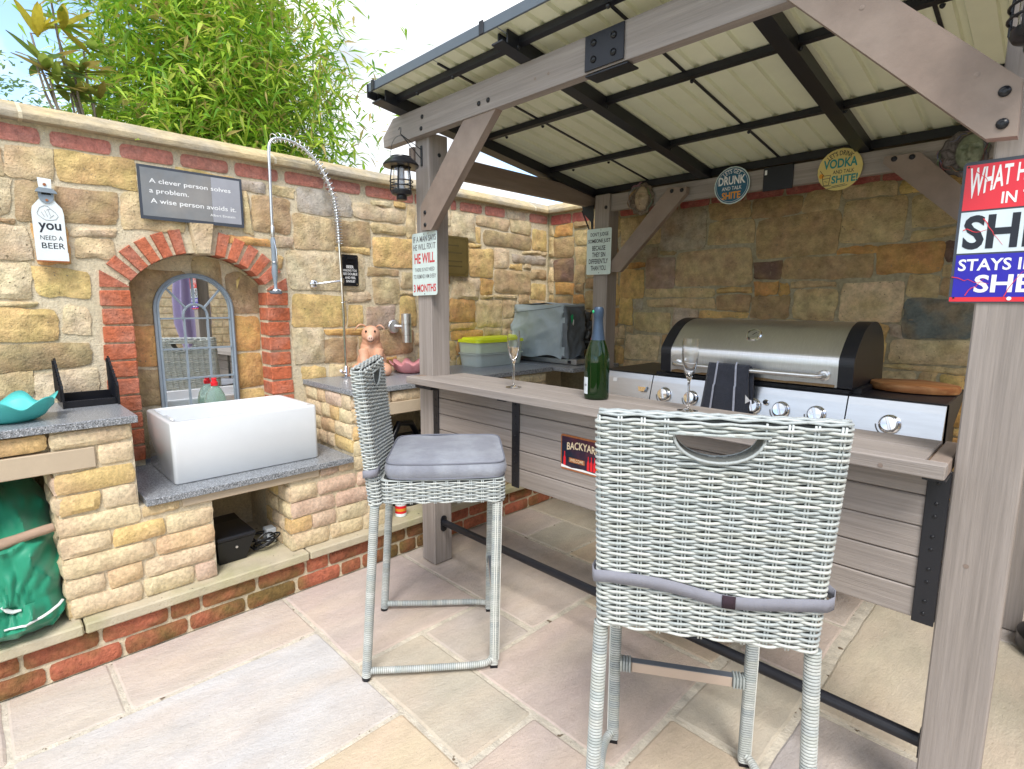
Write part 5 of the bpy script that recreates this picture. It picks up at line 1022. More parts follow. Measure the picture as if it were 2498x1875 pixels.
def knob(x, z=1.003, r=.028):
    y = 2.4705+(z-1.0)*.265; Mx = Matrix.Translation((x, y, z)) @ Matrix.Rotation(R(76), 4, 'X')
    mb = MB(); mb.lathe([(r*1.34, -.001), (r*1.34, .004), (r*1.22, .009), (r*1.1, .011), (r*1.05, .010)], 28, Mx); k_ = mb.build('knob', M_CHROME, BQ, smooth=40)
    mb = MB(); mb.lathe([(r, .008), (r, .026), (r*.9, .030), (.0001, .031)], 28, Mx); mb.build('knob_cap', M_CHROME, k_, smooth=40)
    mb = MB(); mb.box(-.004, .004, -r*.92, r*.92, .030, .040, Mx @ Matrix.Rotation(R(18), 4, 'Z'), c=.001); mb.build('knob_grip', M_CHROME, k_)
    mb = MB(); mb.prism([(x+(r*1.75 if s else r*1.58)*math.cos(a), z+(r*1.75 if s else r*1.58)*math.sin(a)) for s in (0, 1) for a in ([R(185+50*i/8) for i in range(9)] if not s else [R(235-50*i/8) for i in range(9)])], lambda u, v, d: (u, 2.4712+(v-1.0)*.265-d, v), .0003, .0012); mb.build('dial_mark', M_GREYINK, k_)
for x in (-1.393, -1.250, -1.08, -.953, -.833, -.693, -.437): knob(x)
mb = MB(); Mx = Matrix.Translation((-.900, 2.4775, 1.026)) @ Matrix.Rotation(R(76), 4, 'X'); mb.lathe([(.013, 0), (.013, .006), (.009, .009)], 16, Mx); ig = mb.build('igniter', M_CHROME, BQ, smooth=40)
mb = MB(); mb.lathe([(.0085, .006), (.0085, .017), (.0001, .019)], 16, Mx); mb.build('igniter_button', M_BLKPL, ig, smooth=40)
# drop handle of the left shelf door
mb = MB(); mb.prism([(-1.545, 1.030), (-1.497, 1.030), (-1.505, 1.008), (-1.537, 1.006)], lambda u, v, d: (u, 2.476-d+(v-1.02)*.26, v), 0, .016); mb.build('catch_handle', M_CHROME, BQ)
mb = MB(); mb.prism([(-1.715, 1.040), (-1.690, 1.040), (-1.690, 1.058), (-1.715, 1.058)], lambda u, v, d: (u, 2.4705+(v-1.0)*.265-d, v), 0, .0012); mb.build('white_sticker', M_WHITEINK, BQ)
mb = MB()
for x in (-1.40, -.86):
    for y in (2.70, 2.99): mb.box(x-.0, x+.03, y-.02, y+.02, .0, .099)
mb.build('castor_legs', M_BLKPL, BQ)
# towel over the handle
TW = MB(); nx, ny = 15, 34
def tow(u, v):
    L_ = v*.50; x = -1.165+.215*u
    if L_ < .215: y, z = 2.424, .962+L_; 
    elif L_ < .25: a = (L_-.215)/.035*PI; y, z = 2.4385-.0145*math.cos(a), 1.177+.0145*math.sin(a)
    else: y, z = 2.4545, 1.177-(L_-.25)
    fl = (1-min(1, abs(z-1.17)/.2)); lean = .022*(1.19-z)/.2
    y += .004*math.sin(u*9+z*7)*(1-fl)+(.0 if L_ > .23 else -.001); x = x*(1)+(.5-u)*.03*fl-lean*(.6 if u < .5 else .2)+(0.012 if L_ > .25 else 0)
    return (x, y, z)
TW.grid(nx, ny, tow); to = TW.build('towel', M_TOWEL, None, smooth=179); md = to.modifiers.new('thick', 'SOLIDIFY'); md.thickness = .006
tag(to, 'charcoal towel with two pale stripes hung over the barbecue lid handle', 'towel')
for u0_ in (.22, .68):
    mb = MB(); mb.grid(3, 34, lambda a, b: tuple(Vector(tow(u0_+a*.045, b*.455))+Vector((0, -.0085 if b*.455 < .235 else -.002, .008 if b*.455 > .2 else 0))) ); s_ = mb.build('stripe', M_TOWELST, to, smooth=179)
mb = MB(); mb.add([(-.968, 2.4135, 1.06), (-.945, 2.416, 1.035), (-.966, 2.4135, 1.02)], [(0, 1, 2)]); mb.build('care_label', M_WHITEINK, to)
# chopping board
bd = MB(); NB = 44
def bo_(k, z, s):
    a = 2*PI*k/NB; rx, ry = .150*s, .115*s
    w_ = 1+.07*noise.noise(Vector((math.cos(a)*1.3, math.sin(a)*1.3, 4)))
    x, y = rx*w_*math.cos(a), ry*w_*math.sin(a)
    if abs(a-PI/2) < .35: y += .028*s*(1-abs(a-PI/2)/.35)
    return (-.428+x*1.03, 2.80+y, z)
lay = [(1.099, .90), (1.101, .96), (1.115, 1.0), (1.130, .985), (1.133, .95)]
bd.add([bo_(k, z, s) for z, s in lay for k in range(NB)], [(j*NB+k, j*NB+(k+1) % NB, (j+1)*NB+(k+1) % NB, (j+1)*NB+k) for j in range(4) for k in range(NB)]+[tuple(range(NB))[::-1], tuple(4*NB+k for k in range(NB))])
o = bd.build('chopping_board', M_BOARD, None, smooth=40); tag(o, 'oval olive wood chopping board lying on the right shelf of the barbecue', 'chopping board')

# ================================================================ THINGS ON THE BAR
def lathe_thing(name, label, cat, loc, prof, mt, seg=40, smooth=50, parent=None, world=False):
    mb = MB(); mb.lathe(prof, seg); o = mb.build(name, mt, parent, smooth=smooth, world=False); o.location = loc; ORG[o.name] = Vector(loc)
    if label: tag(o, label, cat)
    return o
BT = thing('champagne_bottle', 'unopened green champagne bottle with a midnight blue foil neck standing on the bar', 'bottle', (-1.329, 1.808, 1.0705))
prof = [(.0001, .012), (.025, .010), (.040, .002), (.046, 0), (.0495, .004), (.0505, .012), (.0505, .145), (.0500, .160), (.047, .180), (.041, .203), (.033, .226), (.0265, .245), (.022, .268), (.0185, .300), (.0168, .33), (.0165, .36)]
mb = MB(); mb.lathe(prof, 44); mb.build('glass_body', M_GREENGL, BT, smooth=60, world=False)
mb = MB(); mb.lathe([(.0001, .014), (.0475, .014), (.0475, .150), (.044, .178), (.030, .222), (.0001, .223)], 32); mb.build('wine', plain('dark_green_wine', (.01, .035, .008), .3, trans=.3, var=0), BT, smooth=60, world=False)
mb = MB(); mb.lathe([(.0315, .226), (.0275, .244), (.0235, .268), (.0200, .300), (.0185, .325), (.0190, .327), (.0205, .335), (.0212, .350), (.0205, .362), (.0165, .370), (.0001, .372)], 32); fo = mb.build('foil', M_FOIL, BT, smooth=50, world=False)
for sc, th0, th1, z0, z1, mt, nm in ((.0512, 188, 262, .022, .090, M_LABEL, 'label'),):
    mb = MB(); mb.grid(14, 3, lambda u, v: (sc*math.cos(R(th0+(th1-th0)*u)), sc*math.sin(R(th0+(th1-th0)*u)), z0+(z1-z0)*v)); LB_ = mb.build(nm, mt, BT, smooth=179, world=False)
mb = MB(); letter(mb, 'GER', 0, 1, 0, 1, lambda u, v: (.0516*math.cos(R(236+20*u)), .0516*math.sin(R(236+20*u)), .054+v*.008), bold=.01); mb.build('lettering', M_INK, LB_, world=False)
mb = MB(); mb.ball((-.012, -.017, .352), (.006, .006, .007), 12, 8); mb.build('foil_seal', M_LOGOG, fo, smooth=179, world=False)
mb = MB(); mb.grid(6, 6, lambda u, v: (.0305*math.cos(R(205+26*u))*(1-.1*v), .0305*math.sin(R(205+26*u))*(1-.1*v), .226+.020*v)); mb.build('red_crest', M_REDINK, fo, smooth=179, world=False)
def flute(label, loc):
    t = thing('champagne_flute', label, 'glass', loc, group='champagne flutes on the bar')
    pr = [(.0001, .0), (.030, .0), (.0365, .0012), (.0370, .0025), (.030, .004), (.012, .008), (.0052, .014), (.0042, .030), (.0048, .046), (.0042, .060), (.0045, .100), (.0052, .110), (.010, .122), (.019, .145), (.0260, .175), (.0290, .205), (.0292, .230), (.0278, .262), (.0268, .262), (.0280, .230), (.0276, .205), (.0245, .176), (.0178, .148), (.008, .126), (.0001, .120)]
    mb = MB(); mb.lathe(pr, 36); mb.build('glass', M_GLASS, t, smooth=70, world=False); return t
fl1 = flute('champagne flute holding some water on the bar before the lime lidded tub', (-1.767, 1.765, 1.0705))
mb = MB(); mb.lathe([(.0001, .1215), (.0165, .146), (.0232, .175), (.0258, .186), (.0001, .186)], 32); mb.build('water', M_GLASS, fl1, smooth=60, world=False)
fl2 = flute('empty champagne flute on the bar just behind the foreground stool', (-.935, 1.825, 1.0705))

# ================================================================ LANTERNS
def lantern(label, loc, bracket=True):
    t = thing('solar_lantern', label, 'lantern', loc, group='black solar lanterns hanging from the posts')
    # local origin at the lamp bottom
    mb = MB(); mb.lathe([(.0001, 0), (.024, .001), (.026, .006), (.026, .020), (.034, .022), (.046, .026), (.050, .034), (.050, .046), (.044, .050), (.0001, .050)], 32); mb.build('base', M_BLKPL, t, smooth=40, world=False)
    mb = MB(); mb.lathe([(.050, .158), (.086, .160), (.088, .168), (.078, .180), (.060, .196), (.052, .200), (.050, .206), (.0001, .208)], 36); mb.build('cap', M_BLKPL, t, smooth=40, world=False)
    mb = MB(); mb.lathe([(.040, .050), (.040, .158), (.0385, .158), (.0385, .050)], 32); mb.build('glass_cylinder', M_GLASS, t, smooth=60, world=False)
    mb = MB(); mb.lathe([(.016, .050), (.016, .150), (.0001, .151)], 20); mb.build('lamp_tube', M_LED, t, smooth=40, world=False)
    for z in (.066, .090):
        mb = MB(); mb.tube([(.056*math.cos(2*PI*k/32), .056*math.sin(2*PI*k/32), z) for k in range(32)], .003, 8, closed=True); mb.build('guard_ring', M_BLKPL, t, smooth=179, world=False)
    for k in range(5):
        a = 2*PI*k/5+.4; mb = MB(); mb.tube([(.045*math.cos(a), .045*math.sin(a), .03), (.053*math.cos(a), .053*math.sin(a), .045), (.053*math.cos(a), .053*math.sin(a), .10), (.046*math.cos(a), .046*math.sin(a), .155), (.046*math.cos(a), .046*math.sin(a), .165)], .0032, 8); mb.build('cage_bar', M_BLKPL, t, smooth=60, world=False)
    mb = MB(); dx, dy = .56, .83
    mb.tube([(dx*-.052, dy*-.052, .19)]+[(dx*-.048*math.cos(a), dy*-.048*math.cos(a), .22+.085*math.sin(a)) for a in [PI*i/14 for i in range(15)]]+[(dx*.052, dy*.052, .19)], .0012, 6); mb.build('wire_handle', M_BLKPL, t, world=False)
    return t
ln1 = lantern('black solar lantern hanging from a hooked wire bracket on the left post', (-2.394, 1.60, 1.958))
mb = MB(); mb.tube([(-2.394-.012, 1.60, 2.292), (-2.394-.006, 1.6, 2.302), (-2.394+.006, 1.60, 2.298), (-2.388, 1.60, 2.285), (-2.396, 1.602, 2.272), (-2.405, 1.64, 2.262), (-2.408, 1.733, 2.225)], .0022, 6)
mb.tube([(-2.396, 1.602, 2.272), (-2.408, 1.733, 2.180)], .0022, 6); mb.box(-2.415, -2.401, 1.7305, 1.7355, 2.145, 2.245, c=.001); o = mb.build('lantern_bracket', M_BLACK, None); tag(o, 'small black wire hook bracket screwed to the front of the left post', 'bracket')
ln2 = lantern('black solar lantern above the large red sign, cut by the right photo edge', (-.098, 1.60, 1.965))

# ================================================================ MASKS
def face_mask(name, label, cx_, cz_, rad, mt, mt2, turn=0):
    t = thing(name, label, 'wall mask', (cx_, 3.235, cz_-rad)); mb = MB(); hb = MB()
    def h(x, y):
        r_ = math.hypot(x, y)
        face = max(0, 1-((x-turn)/.52)**2-(y/.78)**2)
        z = .55*math.sqrt(face)
        nx_ = x-turn*1.15
        z += .32*math.exp(-(nx_/.085)**2-((y-.02)/.26)**2)*(1 if y < .22 else .7)+.16*math.exp(-(nx_/.12)**2-((y+.16)/.07)**2)
        for s in (-1, 1):
            z -= .26*math.exp(-((nx_-s*.19)/.12)**2-((y-.16)/.075)**2); z += .07*math.exp(-((nx_-s*.19)/.075)**2-((y-.155)/.04)**2)
            z += .07*math.exp(-((nx_-s*.19)/.15)**2-((y-.29)/.035)**2); z += .05*math.exp(-((nx_-s*.27)/.12)**2-((y+.12)/.14)**2)
        z += .10*math.exp(-(nx_/.13)**2-((y+.33)/.032)**2)+.11*math.exp(-(nx_/.11)**2-((y+.42)/.034)**2)-.10*math.exp(-(nx_/.12)**2-((y+.372)/.016)**2)+.09*math.exp(-(nx_/.13)**2-((y+.58)/.08)**2)
        hair = 1-min(1, face*4); a = math.atan2(y, x)
        z += hair*(.10+.05*math.sin(a*9+r_*11+2*noise.noise(Vector((x*3, y*3, turn))))+.05*noise.noise(Vector((x*9, y*9, 5))))
        return z*rad*.85, hair
    V = []; F = []; rings = 30; seg = 72; CC = []
    for j in range(rings+1):
        for k in range(seg):
            a = 2*PI*k/seg; q = j/rings; ed = 1+(.045*math.sin(a*11)+.05*noise.noise(Vector((math.cos(a)*3, math.sin(a)*3, turn))))*q
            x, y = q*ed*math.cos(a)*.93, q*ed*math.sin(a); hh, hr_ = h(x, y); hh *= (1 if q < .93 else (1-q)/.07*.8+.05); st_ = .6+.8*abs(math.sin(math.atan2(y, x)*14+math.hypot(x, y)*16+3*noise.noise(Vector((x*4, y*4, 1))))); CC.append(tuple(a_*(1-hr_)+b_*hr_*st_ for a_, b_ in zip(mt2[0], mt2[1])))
            V.append((cx_+x*rad, 3.2385-.006-hh, cz_+y*rad))
    F = [(j*seg+k, j*seg+(k+1) % seg, (j+1)*seg+(k+1) % seg, (j+1)*seg+k) for j in range(rings) for k in range(seg)]
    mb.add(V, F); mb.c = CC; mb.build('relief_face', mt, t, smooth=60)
    mb = MB(); random.seed(int(cx_*100))
    for k in range(16):
        a0 = random.uniform(0, 2*PI); r0_ = random.uniform(.72, .98); P = []
        for i in range(9):
            a = a0+i*.12; r_ = r0_+.07*math.sin(i*.9+k); P.append((cx_+rad*r_*math.cos(a)*.93, 3.2385-.010-rad*(.13+.04*math.sin(i+k)), cz_+rad*r_*math.sin(a)))
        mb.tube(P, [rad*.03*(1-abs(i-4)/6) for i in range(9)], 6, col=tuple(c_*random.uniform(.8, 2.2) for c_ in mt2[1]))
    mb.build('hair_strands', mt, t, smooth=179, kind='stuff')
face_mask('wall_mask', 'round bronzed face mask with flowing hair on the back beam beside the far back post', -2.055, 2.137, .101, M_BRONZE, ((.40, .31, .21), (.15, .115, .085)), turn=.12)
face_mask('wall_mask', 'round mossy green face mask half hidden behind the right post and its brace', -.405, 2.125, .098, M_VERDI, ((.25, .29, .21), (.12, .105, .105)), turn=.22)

# ================================================================ SINK, MIRROR AND TAP
SK = thing('belfast_sink', 'white glazed rectangular belfast sink standing on the low granite worktop', 'sink', (-2.94, .93, .643))
bm = bmesh.new()
X0, X1, Y0, Y1, Z0, Z1 = -3.176, -2.718, .592, 1.262, .6435, .926; t_ = .030
mb = MB()
def rr(x0, x1, y0, y1, rad, n=6):
    P = []
    for cx_, cy_, a0 in ((x1-rad, y0+rad, -90), (x1-rad, y1-rad, 0), (x0+rad, y1-rad, 90), (x0+rad, y0+rad, 180)):
        for i in range(n+1): a = R(a0+90*i/n); P.append((cx_+rad*math.cos(a), cy_+rad*math.sin(a)))
    return P
lay = [(-.0, Z0, .014, 0), (0, Z0+.006, .018, 0), (0, Z1-.010, .020, 0), (.002, Z1-.003, .020, 0), (.008, Z1, .022, 0), (t_-.008, Z1, .034, 0), (t_-.002, Z1-.003, .036, 0), (t_, Z1-.010, .038, 0), (t_+.008, Z0+.050, .045, 0), (t_+.030, Z0+.034, .05, 0)]
lay[0] = (.006, Z0, .014, 0); n = None; V = []
for ins, z, rad, _ in lay:
    P = rr(X0+ins, X1-ins, Y0+ins, Y1-ins, rad); n = len(P); V += [(a, b, z) for a, b in P]
mb.add(V, [(j*n+i, j*n+(i+1) % n, (j+1)*n+(i+1) % n, (j+1)*n+i) for j in range(len(lay)-1) for i in range(n)]+[tuple(range(n))[::-1], tuple((len(lay)-1)*n+i for i in range(n))])
mb.build('basin', M_CERAMIC, SK, smooth=50)
mb = MB(); mb.box(-3.00, -2.88, Y0+.028, Y0+.058, Z1-.055, Z1-.010, c=.008); mb.build('overflow_weir', M_CERAMIC, SK)
# mirror
MR = thing('arched_mirror', 'arched window style mirror in a zinc grey frame leaning in the brick niche', 'mirror', (-3.18, .872, .643))
def mf(u, v, d): # u across, v up along the leaning plane, d forward
    k = .012; c_ = math.sqrt(1-k*k); return (-3.283-k*v+d*c_, .877+u, .6435+v*c_+d*k)
HW, HT = .192, .960; SP = HT-HW
outer = [(HW, 0), (HW, SP)]+[(HW*math.cos(R(a)), SP+HW*math.sin(R(a))) for a in range(6, 175, 7)]+[(-HW, SP), (-HW, 0)]
inn = .024; inner = [((p[0])*(HW-inn)/HW, SP+(p[1]-SP)*(HW-inn)/HW if p[1] > SP else max(p[1], inn)) for p in outer]
mb = MB(); n = len(outer); prof_ = [(0, 0), (0, .014), (.35, .022), (.65, .016), (1, .020), (1, 0)]
V = []
for q, d in prof_:
    for a, b in zip(outer, inner): V.append(mf(a[0]+(b[0]-a[0])*q, a[1]+(b[1]-a[1])*q, d))
m_ = len(prof_); mb.add(V, [(j*n+i, j*n+(i+1) % n, ((j+1) % m_)*n+(i+1) % n, ((j+1) % m_)*n+i) for j in range(m_) for i in range(n)])
mb.build('frame', M_ZINC, MR, smooth=35)
mb = MB(); mb.prism(inner, mf, .001, .005); mb.build('mirror_glass', M_MIRROR, MR)
def bar(p, q, w=.006, nm='glazing_bar'):
    mb = MB(); P0_, P1_ = Vector(mf(*p, .0095)), Vector(mf(*q, .0095)); mb.tube([P0_, P1_], w, 4); mb.build(nm, M_ZINC, MR)
zz = [(.755 if 0 else 1.364), 1.205, 1.048, .89, .74]
vv = [(z-.6435)/.9945 for z in zz]
for v in vv: bar((-HW+.02, v), (HW-.02, v))
for u in (-.056, .056): bar((u, .02), (u, vv[0]))
V0 = vv[0]
mb = MB(); mb.tube([mf(-.058, V0, .0095)]+[mf(.058*math.cos(R(180-a)), V0+.012+.062*math.sin(R(a)), .0095) for a in range(0, 181, 12)]+[mf(.058, V0, .0095)], .0065, 6); mb.build('glazing_bar', M_ZINC, MR, smooth=60)
for a in (43, 92, 137):
    p = (.060*math.cos(R(a)), V0+.012+.063*math.sin(R(a))); q = ((HW-.018)*math.cos(R(a)), SP-.02+(HW-.0)*math.sin(R(a)));  bar(p, q)
mb = MB(); mb.prism(outer, mf, -.008, -.0005); mb.build('backing_board', M_DARK, MR)
# washing up bottle
WB_ = thing('washing_up_bottle', 'clear pale green washing up liquid bottle with a red cap behind the sink', 'bottle', (-3.222, .925, .643))
def wb(r, z, a, i): return (r*.55*math.cos(a), r*1.1*math.sin(a), z*1.07)
mb = MB(); mb.lathe([(.0001, 0), (.042, 0), (.050, .010), (.052, .10), (.047, .17), (.050, .235), (.050, .262), (.043, .295), (.030, .322), (.018, .336), (.013, .342)], 28, fn=wb); mb.build('plastic_body', M_SOAP, WB_, smooth=60, world=False)
mb = MB(); mb.lathe([(.017, .338), (.018, .342), (.018, .358), (.013, .360), (.012, .372), (.014, .374), (.013, .380), (.0001, .381)], 20, Matrix.Translation((0, 0, .025))); mb.build('cap', M_REDPL, WB_, smooth=40, world=False)
# spring tap
TP = thing('spray_tap', 'tall chrome pre-rinse tap with a coiled spring hose arching over the sink', 'tap', (-3.11, 1.635, 1.0))
TX = -3.10
mb = MB(); mb.lathe([(.0001, 0), (.032, 0), (.033, .006), (.022, .014), (.016, .020), (.016, .060), (.013, .066), (.0095, .07)], 24, Matrix.Translation((TX, 1.637, 1.001))); mb.tube([(TX, 1.637, 1.03), (TX+.03, 1.60, 1.035), (TX+.055, 1.575, 1.05)], .008, 10); mb.build('base_valve', M_CHROME, TP, smooth=45)
mb = MB(); mb.tube([(TX, 1.637, 1.06), (TX, 1.632, 1.55), (TX, 1.625, 1.80)], .0085, 14); mb.build('riser_pipe', M_CHROME, TP, smooth=50)
def arc_pts(n):
    K = [(1.625, 1.80), (1.618, 1.95), (1.60, 2.06), (1.56, 2.16), (1.50, 2.25), (1.43, 2.305), (1.35, 2.33), (1.28, 2.325), (1.248, 2.295), (1.240, 2.24), (1.238, 2.10), (1.236, 1.95), (1.236, 1.86)]
    out_ = []
    for i in range(n):
        s = i/(n-1)*(len(K)-1); j = min(int(s), len(K)-2); q = s-j
        p0, p1, p2, p3 = K[max(j-1, 0)], K[j], K[j+1], K[min(j+2, len(K)-1)]
        out_.append((TX,)+tuple(.5*((2*p1[d])+(-p0[d]+p2[d])*q+(2*p0[d]-5*p1[d]+4*p2[d]-p3[d])*q*q+(-p0[d]+3*p1[d]-3*p2[d]+p3[d])*q**3) for d in (0, 1)))
    return out_
AP = [Vector(p) for p in arc_pts(260)]
mb = MB(); rr_ = [.0078*(1+.07*(i % 2)) for i in range(260)]; mb.tube(AP, rr_, 10); mb.build('hose', M_STEEL, TP, smooth=60)
Ls = [0]
for a, b in zip(AP[:-1], AP[1:]): Ls.append(Ls[-1]+(b-a).length)
mb = MB(); SPR = []; s = 0; smax = [l for l, p in zip(Ls, AP) if not (p.y < 1.27 and p.z < 2.31)][-1]; i = 0; th = 0
while s < smax:
    while Ls[i+1] < s: i += 1
    a = (s-Ls[i])/(Ls[i+1]-Ls[i]); p = AP[i].lerp(AP[i+1], a); tdir = (AP[i+1]-AP[i]).normalized(); nn = Vector((1, 0, 0)); bb = tdir.cross(nn)
    SPR.append(p+nn*(.0235*math.cos(th))+bb*(.0235*math.sin(th))+Vector((0, 0, .004 if p.y < 1.55 else 0))); th += .45
    pitch_ = .016 if s < .25 else .026
    s += pitch_*.45/(2*PI)
mb.tube(SPR, .0026, 5); mb.build('spring', M_CHROME, TP, smooth=179)
mb = MB(); mb.lathe([(.0085, .365), (.011, .36), (.011, .31), (.0085, .305)], 16, Matrix.Translation((TX, 1.236, 1.50))); mb.build('hose_collar', M_STEEL, TP, smooth=40)
mb = MB(); mb.lathe([(.0085, .305), (.0125, .29), (.0135, .25), (.012, .22), (.0135, .20), (.012, .175), (.015, .14), (.017, .115), (.012, .08), (.0085, .06), (.0085, .032), (.012, .028)], 20, Matrix.Translation((TX, 1.236, 1.50))); hnd = mb.build('spray_handle', M_GREYRUB if 0 else M_ZINC, TP, smooth=45)
mb = MB(); mb.tube([(TX+.012, 1.236, 1.79), (TX+.026, 1.24, 1.74), (TX+.024, 1.245, 1.66), (TX+.012, 1.242, 1.60)], .003, 8); mb.tube([(TX+.020*math.cos(2*PI*k/20), 1.236+.020*math.sin(2*PI*k/20), 1.673) for k in range(20)], .002, 6, closed=True); mb.build('trigger', M_CHROME, hnd, smooth=60)
mb = MB(); mb.lathe([(.012, .030), (.026, .026), (.030, .020), (.031, .016)], 24, Matrix.Translation((TX, 1.236, 1.50))); mb.build('spray_bell', M_CHROME, TP, smooth=40)
mb = MB(); mb.lathe([(.031, .017), (.033, .013), (.033, .004), (.028, .0), (.0001, .001)], 24, Matrix.Translation((TX, 1.236, 1.50))); mb.build('spray_face', M_GREYRUB, TP, smooth=40)
mb = MB(); mb.tube([(-3.162, 1.49, 1.563), (-3.13, 1.52, 1.568), (TX, 1.632, 1.585)], .0065, 10); mb.lathe([(.011, -.014), (.0135, -.012), (.0135, .012), (.011, .014)], 14, Matrix.Translation((TX, 1.632, 1.588))); wa = mb.build('wall_arm', M_CHROME, TP, smooth=45)
mb = MB(); mb.lathe([(.027, 0), (.026, .006), (.018, .014), (.0001, .018)], 24, Matrix.Translation((-3.168, 1.487, 1.563)) @ Matrix.Rotation(R(90), 4, 'Y')); mb.build('wall_rose', M_CHROME, wa, smooth=40)
mb = MB(); mb.tube([(TX+.0, 1.625, 1.455), (TX+.012, 1.655, 1.462), (TX+.015, 1.672, 1.472)], .0022, 6); mb.tube([(TX+.0105*math.cos(2*PI*k/16), 1.631+.0105*math.sin(2*PI*k/16), 1.455) for k in range(16)], .003, 6, closed=True); mb.build('spray_hook', M_CHROME, TP, smooth=60)

# ================================================================ SMALL THINGS ON THE COUNTER
# black slotted rack
RK = thing('grill_rack', 'black plastic slotted rack with two stepped comb sides on the left worktop', 'rack', (-3.05, .36, 1.0))
for (yy, xf, xb) in ((.262, -2.955, -3.13), (.452, -2.935, -3.11)):
    mb = MB(); n = 7; pts = [(xf, 1.001), (xf, 1.085)]
    for i in range(n):
        xa = xf+(xb-xf)*(i+.15)/n; xb_ = xf+(xb-xf)*(i+.95)/n; zt = 1.092+.016*i+.012
        pts += [(xa, zt-.004), ((xa+xb_)/2, zt), (xb_, zt-.012)]
    pts += [(xb, 1.205), (xb-.006, 1.001)]
    mb.prism(pts, lambda u, v, d: (u, d, v), yy-.004, yy+.004)
    for i in range(n):
        xa = xf+(xb-xf)*(i+.5)/n; mb.tube([(xa, yy-.006, 1.03), (xa, yy-.006, 1.10+.016*i)], .0055, 6)
    mb.build('comb_side', M_BLKPL, RK)
for (x0, z0, z1) in ((-2.965, 1.001, 1.03), (-3.09, 1.001, 1.052)):
    mb = MB(); mb.box(x0-.006, x0, .266, .448, z0, z1, c=.001); mb.build('cross_rail', M_BLKPL, RK)
mb = MB(); mb.box(-3.09, -2.97, .266, .448, 1.001, 1.008); mb.build('tray_base', M_BLKPL, RK)
def wavy_bowl(name, label, loc, R0, H0, mt, lobes, amp, ph=0, base=.45):
    mb = MB()
    def fn(r, z, a, i):
        q = r/R0; k = max(0, (q-.45)/.55); rr_ = r*(1+.10*k*math.cos(lobes*a+ph)); zz = z+amp*k*k*math.cos(lobes*a+ph+PI*.15)
        return (rr_*math.cos(a), rr_*math.sin(a), zz)
    pr = [(.0001, .004), (R0*base, .0), (R0*.62, H0*.12), (R0*.78, H0*.38), (R0*.88, H0*.70), (R0, H0), (R0*1.0, H0+.004), (R0*.86, H0*.72), (R0*.75, H0*.42), (R0*.60, H0*.18), (R0*base, H0*.10), (.0001, H0*.10)]
    mb.lathe(pr, 96, fn=fn); o = mb.build(name, mt, None, smooth=179, world=False); o.location = loc; tag(o, label, 'bowl'); return o
wavy_bowl('wavy_bowl', 'turquoise wavy edged silicone bowl at the left edge of the photo', (-2.80, .085, 1.0005), .145, .072, M_TURQ, 6, .020, 1.2)
wavy_bowl('wavy_bowl', 'pink wavy edged silicone bowl on the worktop between the pig and the left post', (-3.03, 2.06, 1.0005), .125, .066, M_PINK, 9, .014, .3)
# pig
PG = thing('pig_ornament', 'terracotta coloured sitting pig ornament beside the tap base', 'ornament', (-3.05, 1.83, 1.0))
mb = MB(); c = Vector((-3.07, 1.80, .998))
hx_ = Vector((.70, -.45, 0)).normalized(); sd_ = Vector((-hx_.y, hx_.x, 0))
def PP(a, b, z): return c+hx_*(a*.92)+sd_*(b*.86)+Vector((0, 0, z))
mb.ball(PP(-.02, 0, .085), (.092, .092, .095), 28, 18); mb.ball(PP(0, 0, .165), (.070, .070, .085), 28, 18); mb.ball(PP(.02, 0, .225), (.055, .055, .055), 24, 16)
mb.ball(PP(.035, 0, .262), (.058, .056, .056), 28, 18)
mb.tube([PP(.04, 0, .258), PP(.075, 0, .250), PP(.100, 0, .243)], [.050, .038, .028], 20); mb.ball(PP(.10, 0, .243), (.022, .022, .024), 16, 10)
mb.tube([PP(.075, 0, .226), PP(.098, 0, .222)], [.022, .014], 14)
for s in (-1, 1): mb.tube([PP(.05, s*.05, .17), PP(.085, s*.045, .08), PP(.10, s*.045, .01)], [.036, .026, .024], 14); mb.ball(PP(.03, s*.085, .04), (.06, .05, .045), 16, 10)
o = mb.build('body', M_PIG, PG, smooth=179); md = o.modifiers.new('merge', 'REMESH'); md.mode = 'VOXEL'; md.voxel_size = .0045; md.use_smooth_shade = True; md2 = o.modifiers.new('soft', 'SMOOTH'); md2.factor = .6; md2.iterations = 5
mb = MB(); sm_ = Matrix.Identity(3); a = PP(.118, 0, .243); mb.lathe([(.0185, -.004), (.019, .002), (.016, .006), (.0001, .007)], 20, Matrix.Translation(a-hx_*.002) @ hx_.to_track_quat('Z', 'Y').to_matrix().to_4x4()); sn = mb.build('snout', M_PIGLT, PG, smooth=50)
mb = MB()
for s in (-1, 1): mb.ball(PP(.124, s*.007, .244), (.0028, .0028, .0038), 10, 6)
mb.build('nostrils', M_DARK, sn)
for s in (-1, 1):
    mb = MB(); e0 = PP(.018, s*.036, .306); V = []; nn = 9
    for j in range(nn):
        q = j/(nn-1); cpos = e0+sd_*(s*.060*q)+hx_*(.024*q)+Vector((0, 0, .022*math.sin(q*2.6)-.030*q*q)); wd = .030*math.sin(PI*(.18+.82*(1-q)))*1.1
        for k, b in enumerate((-1, -.3, .3, 1)): V.append(cpos+hx_*(b*wd)+Vector((0, 0, .004*(1-b*b))))
    mb.add(V, [(j*4+k, j*4+k+1, (j+1)*4+k+1, (j+1)*4+k) for j in range(nn-1) for k in range(3)]); e = mb.build('ear', M_PIG, PG, smooth=179); md = e.modifiers.new('thick', 'SOLIDIFY'); md.thickness = .005
    mb = MB(); mb.ball(PP(.090, s*.031, .284), (.0062, .0062, .0070), 12, 8); mb.build('eye', M_BRONZE, PG, smooth=179)
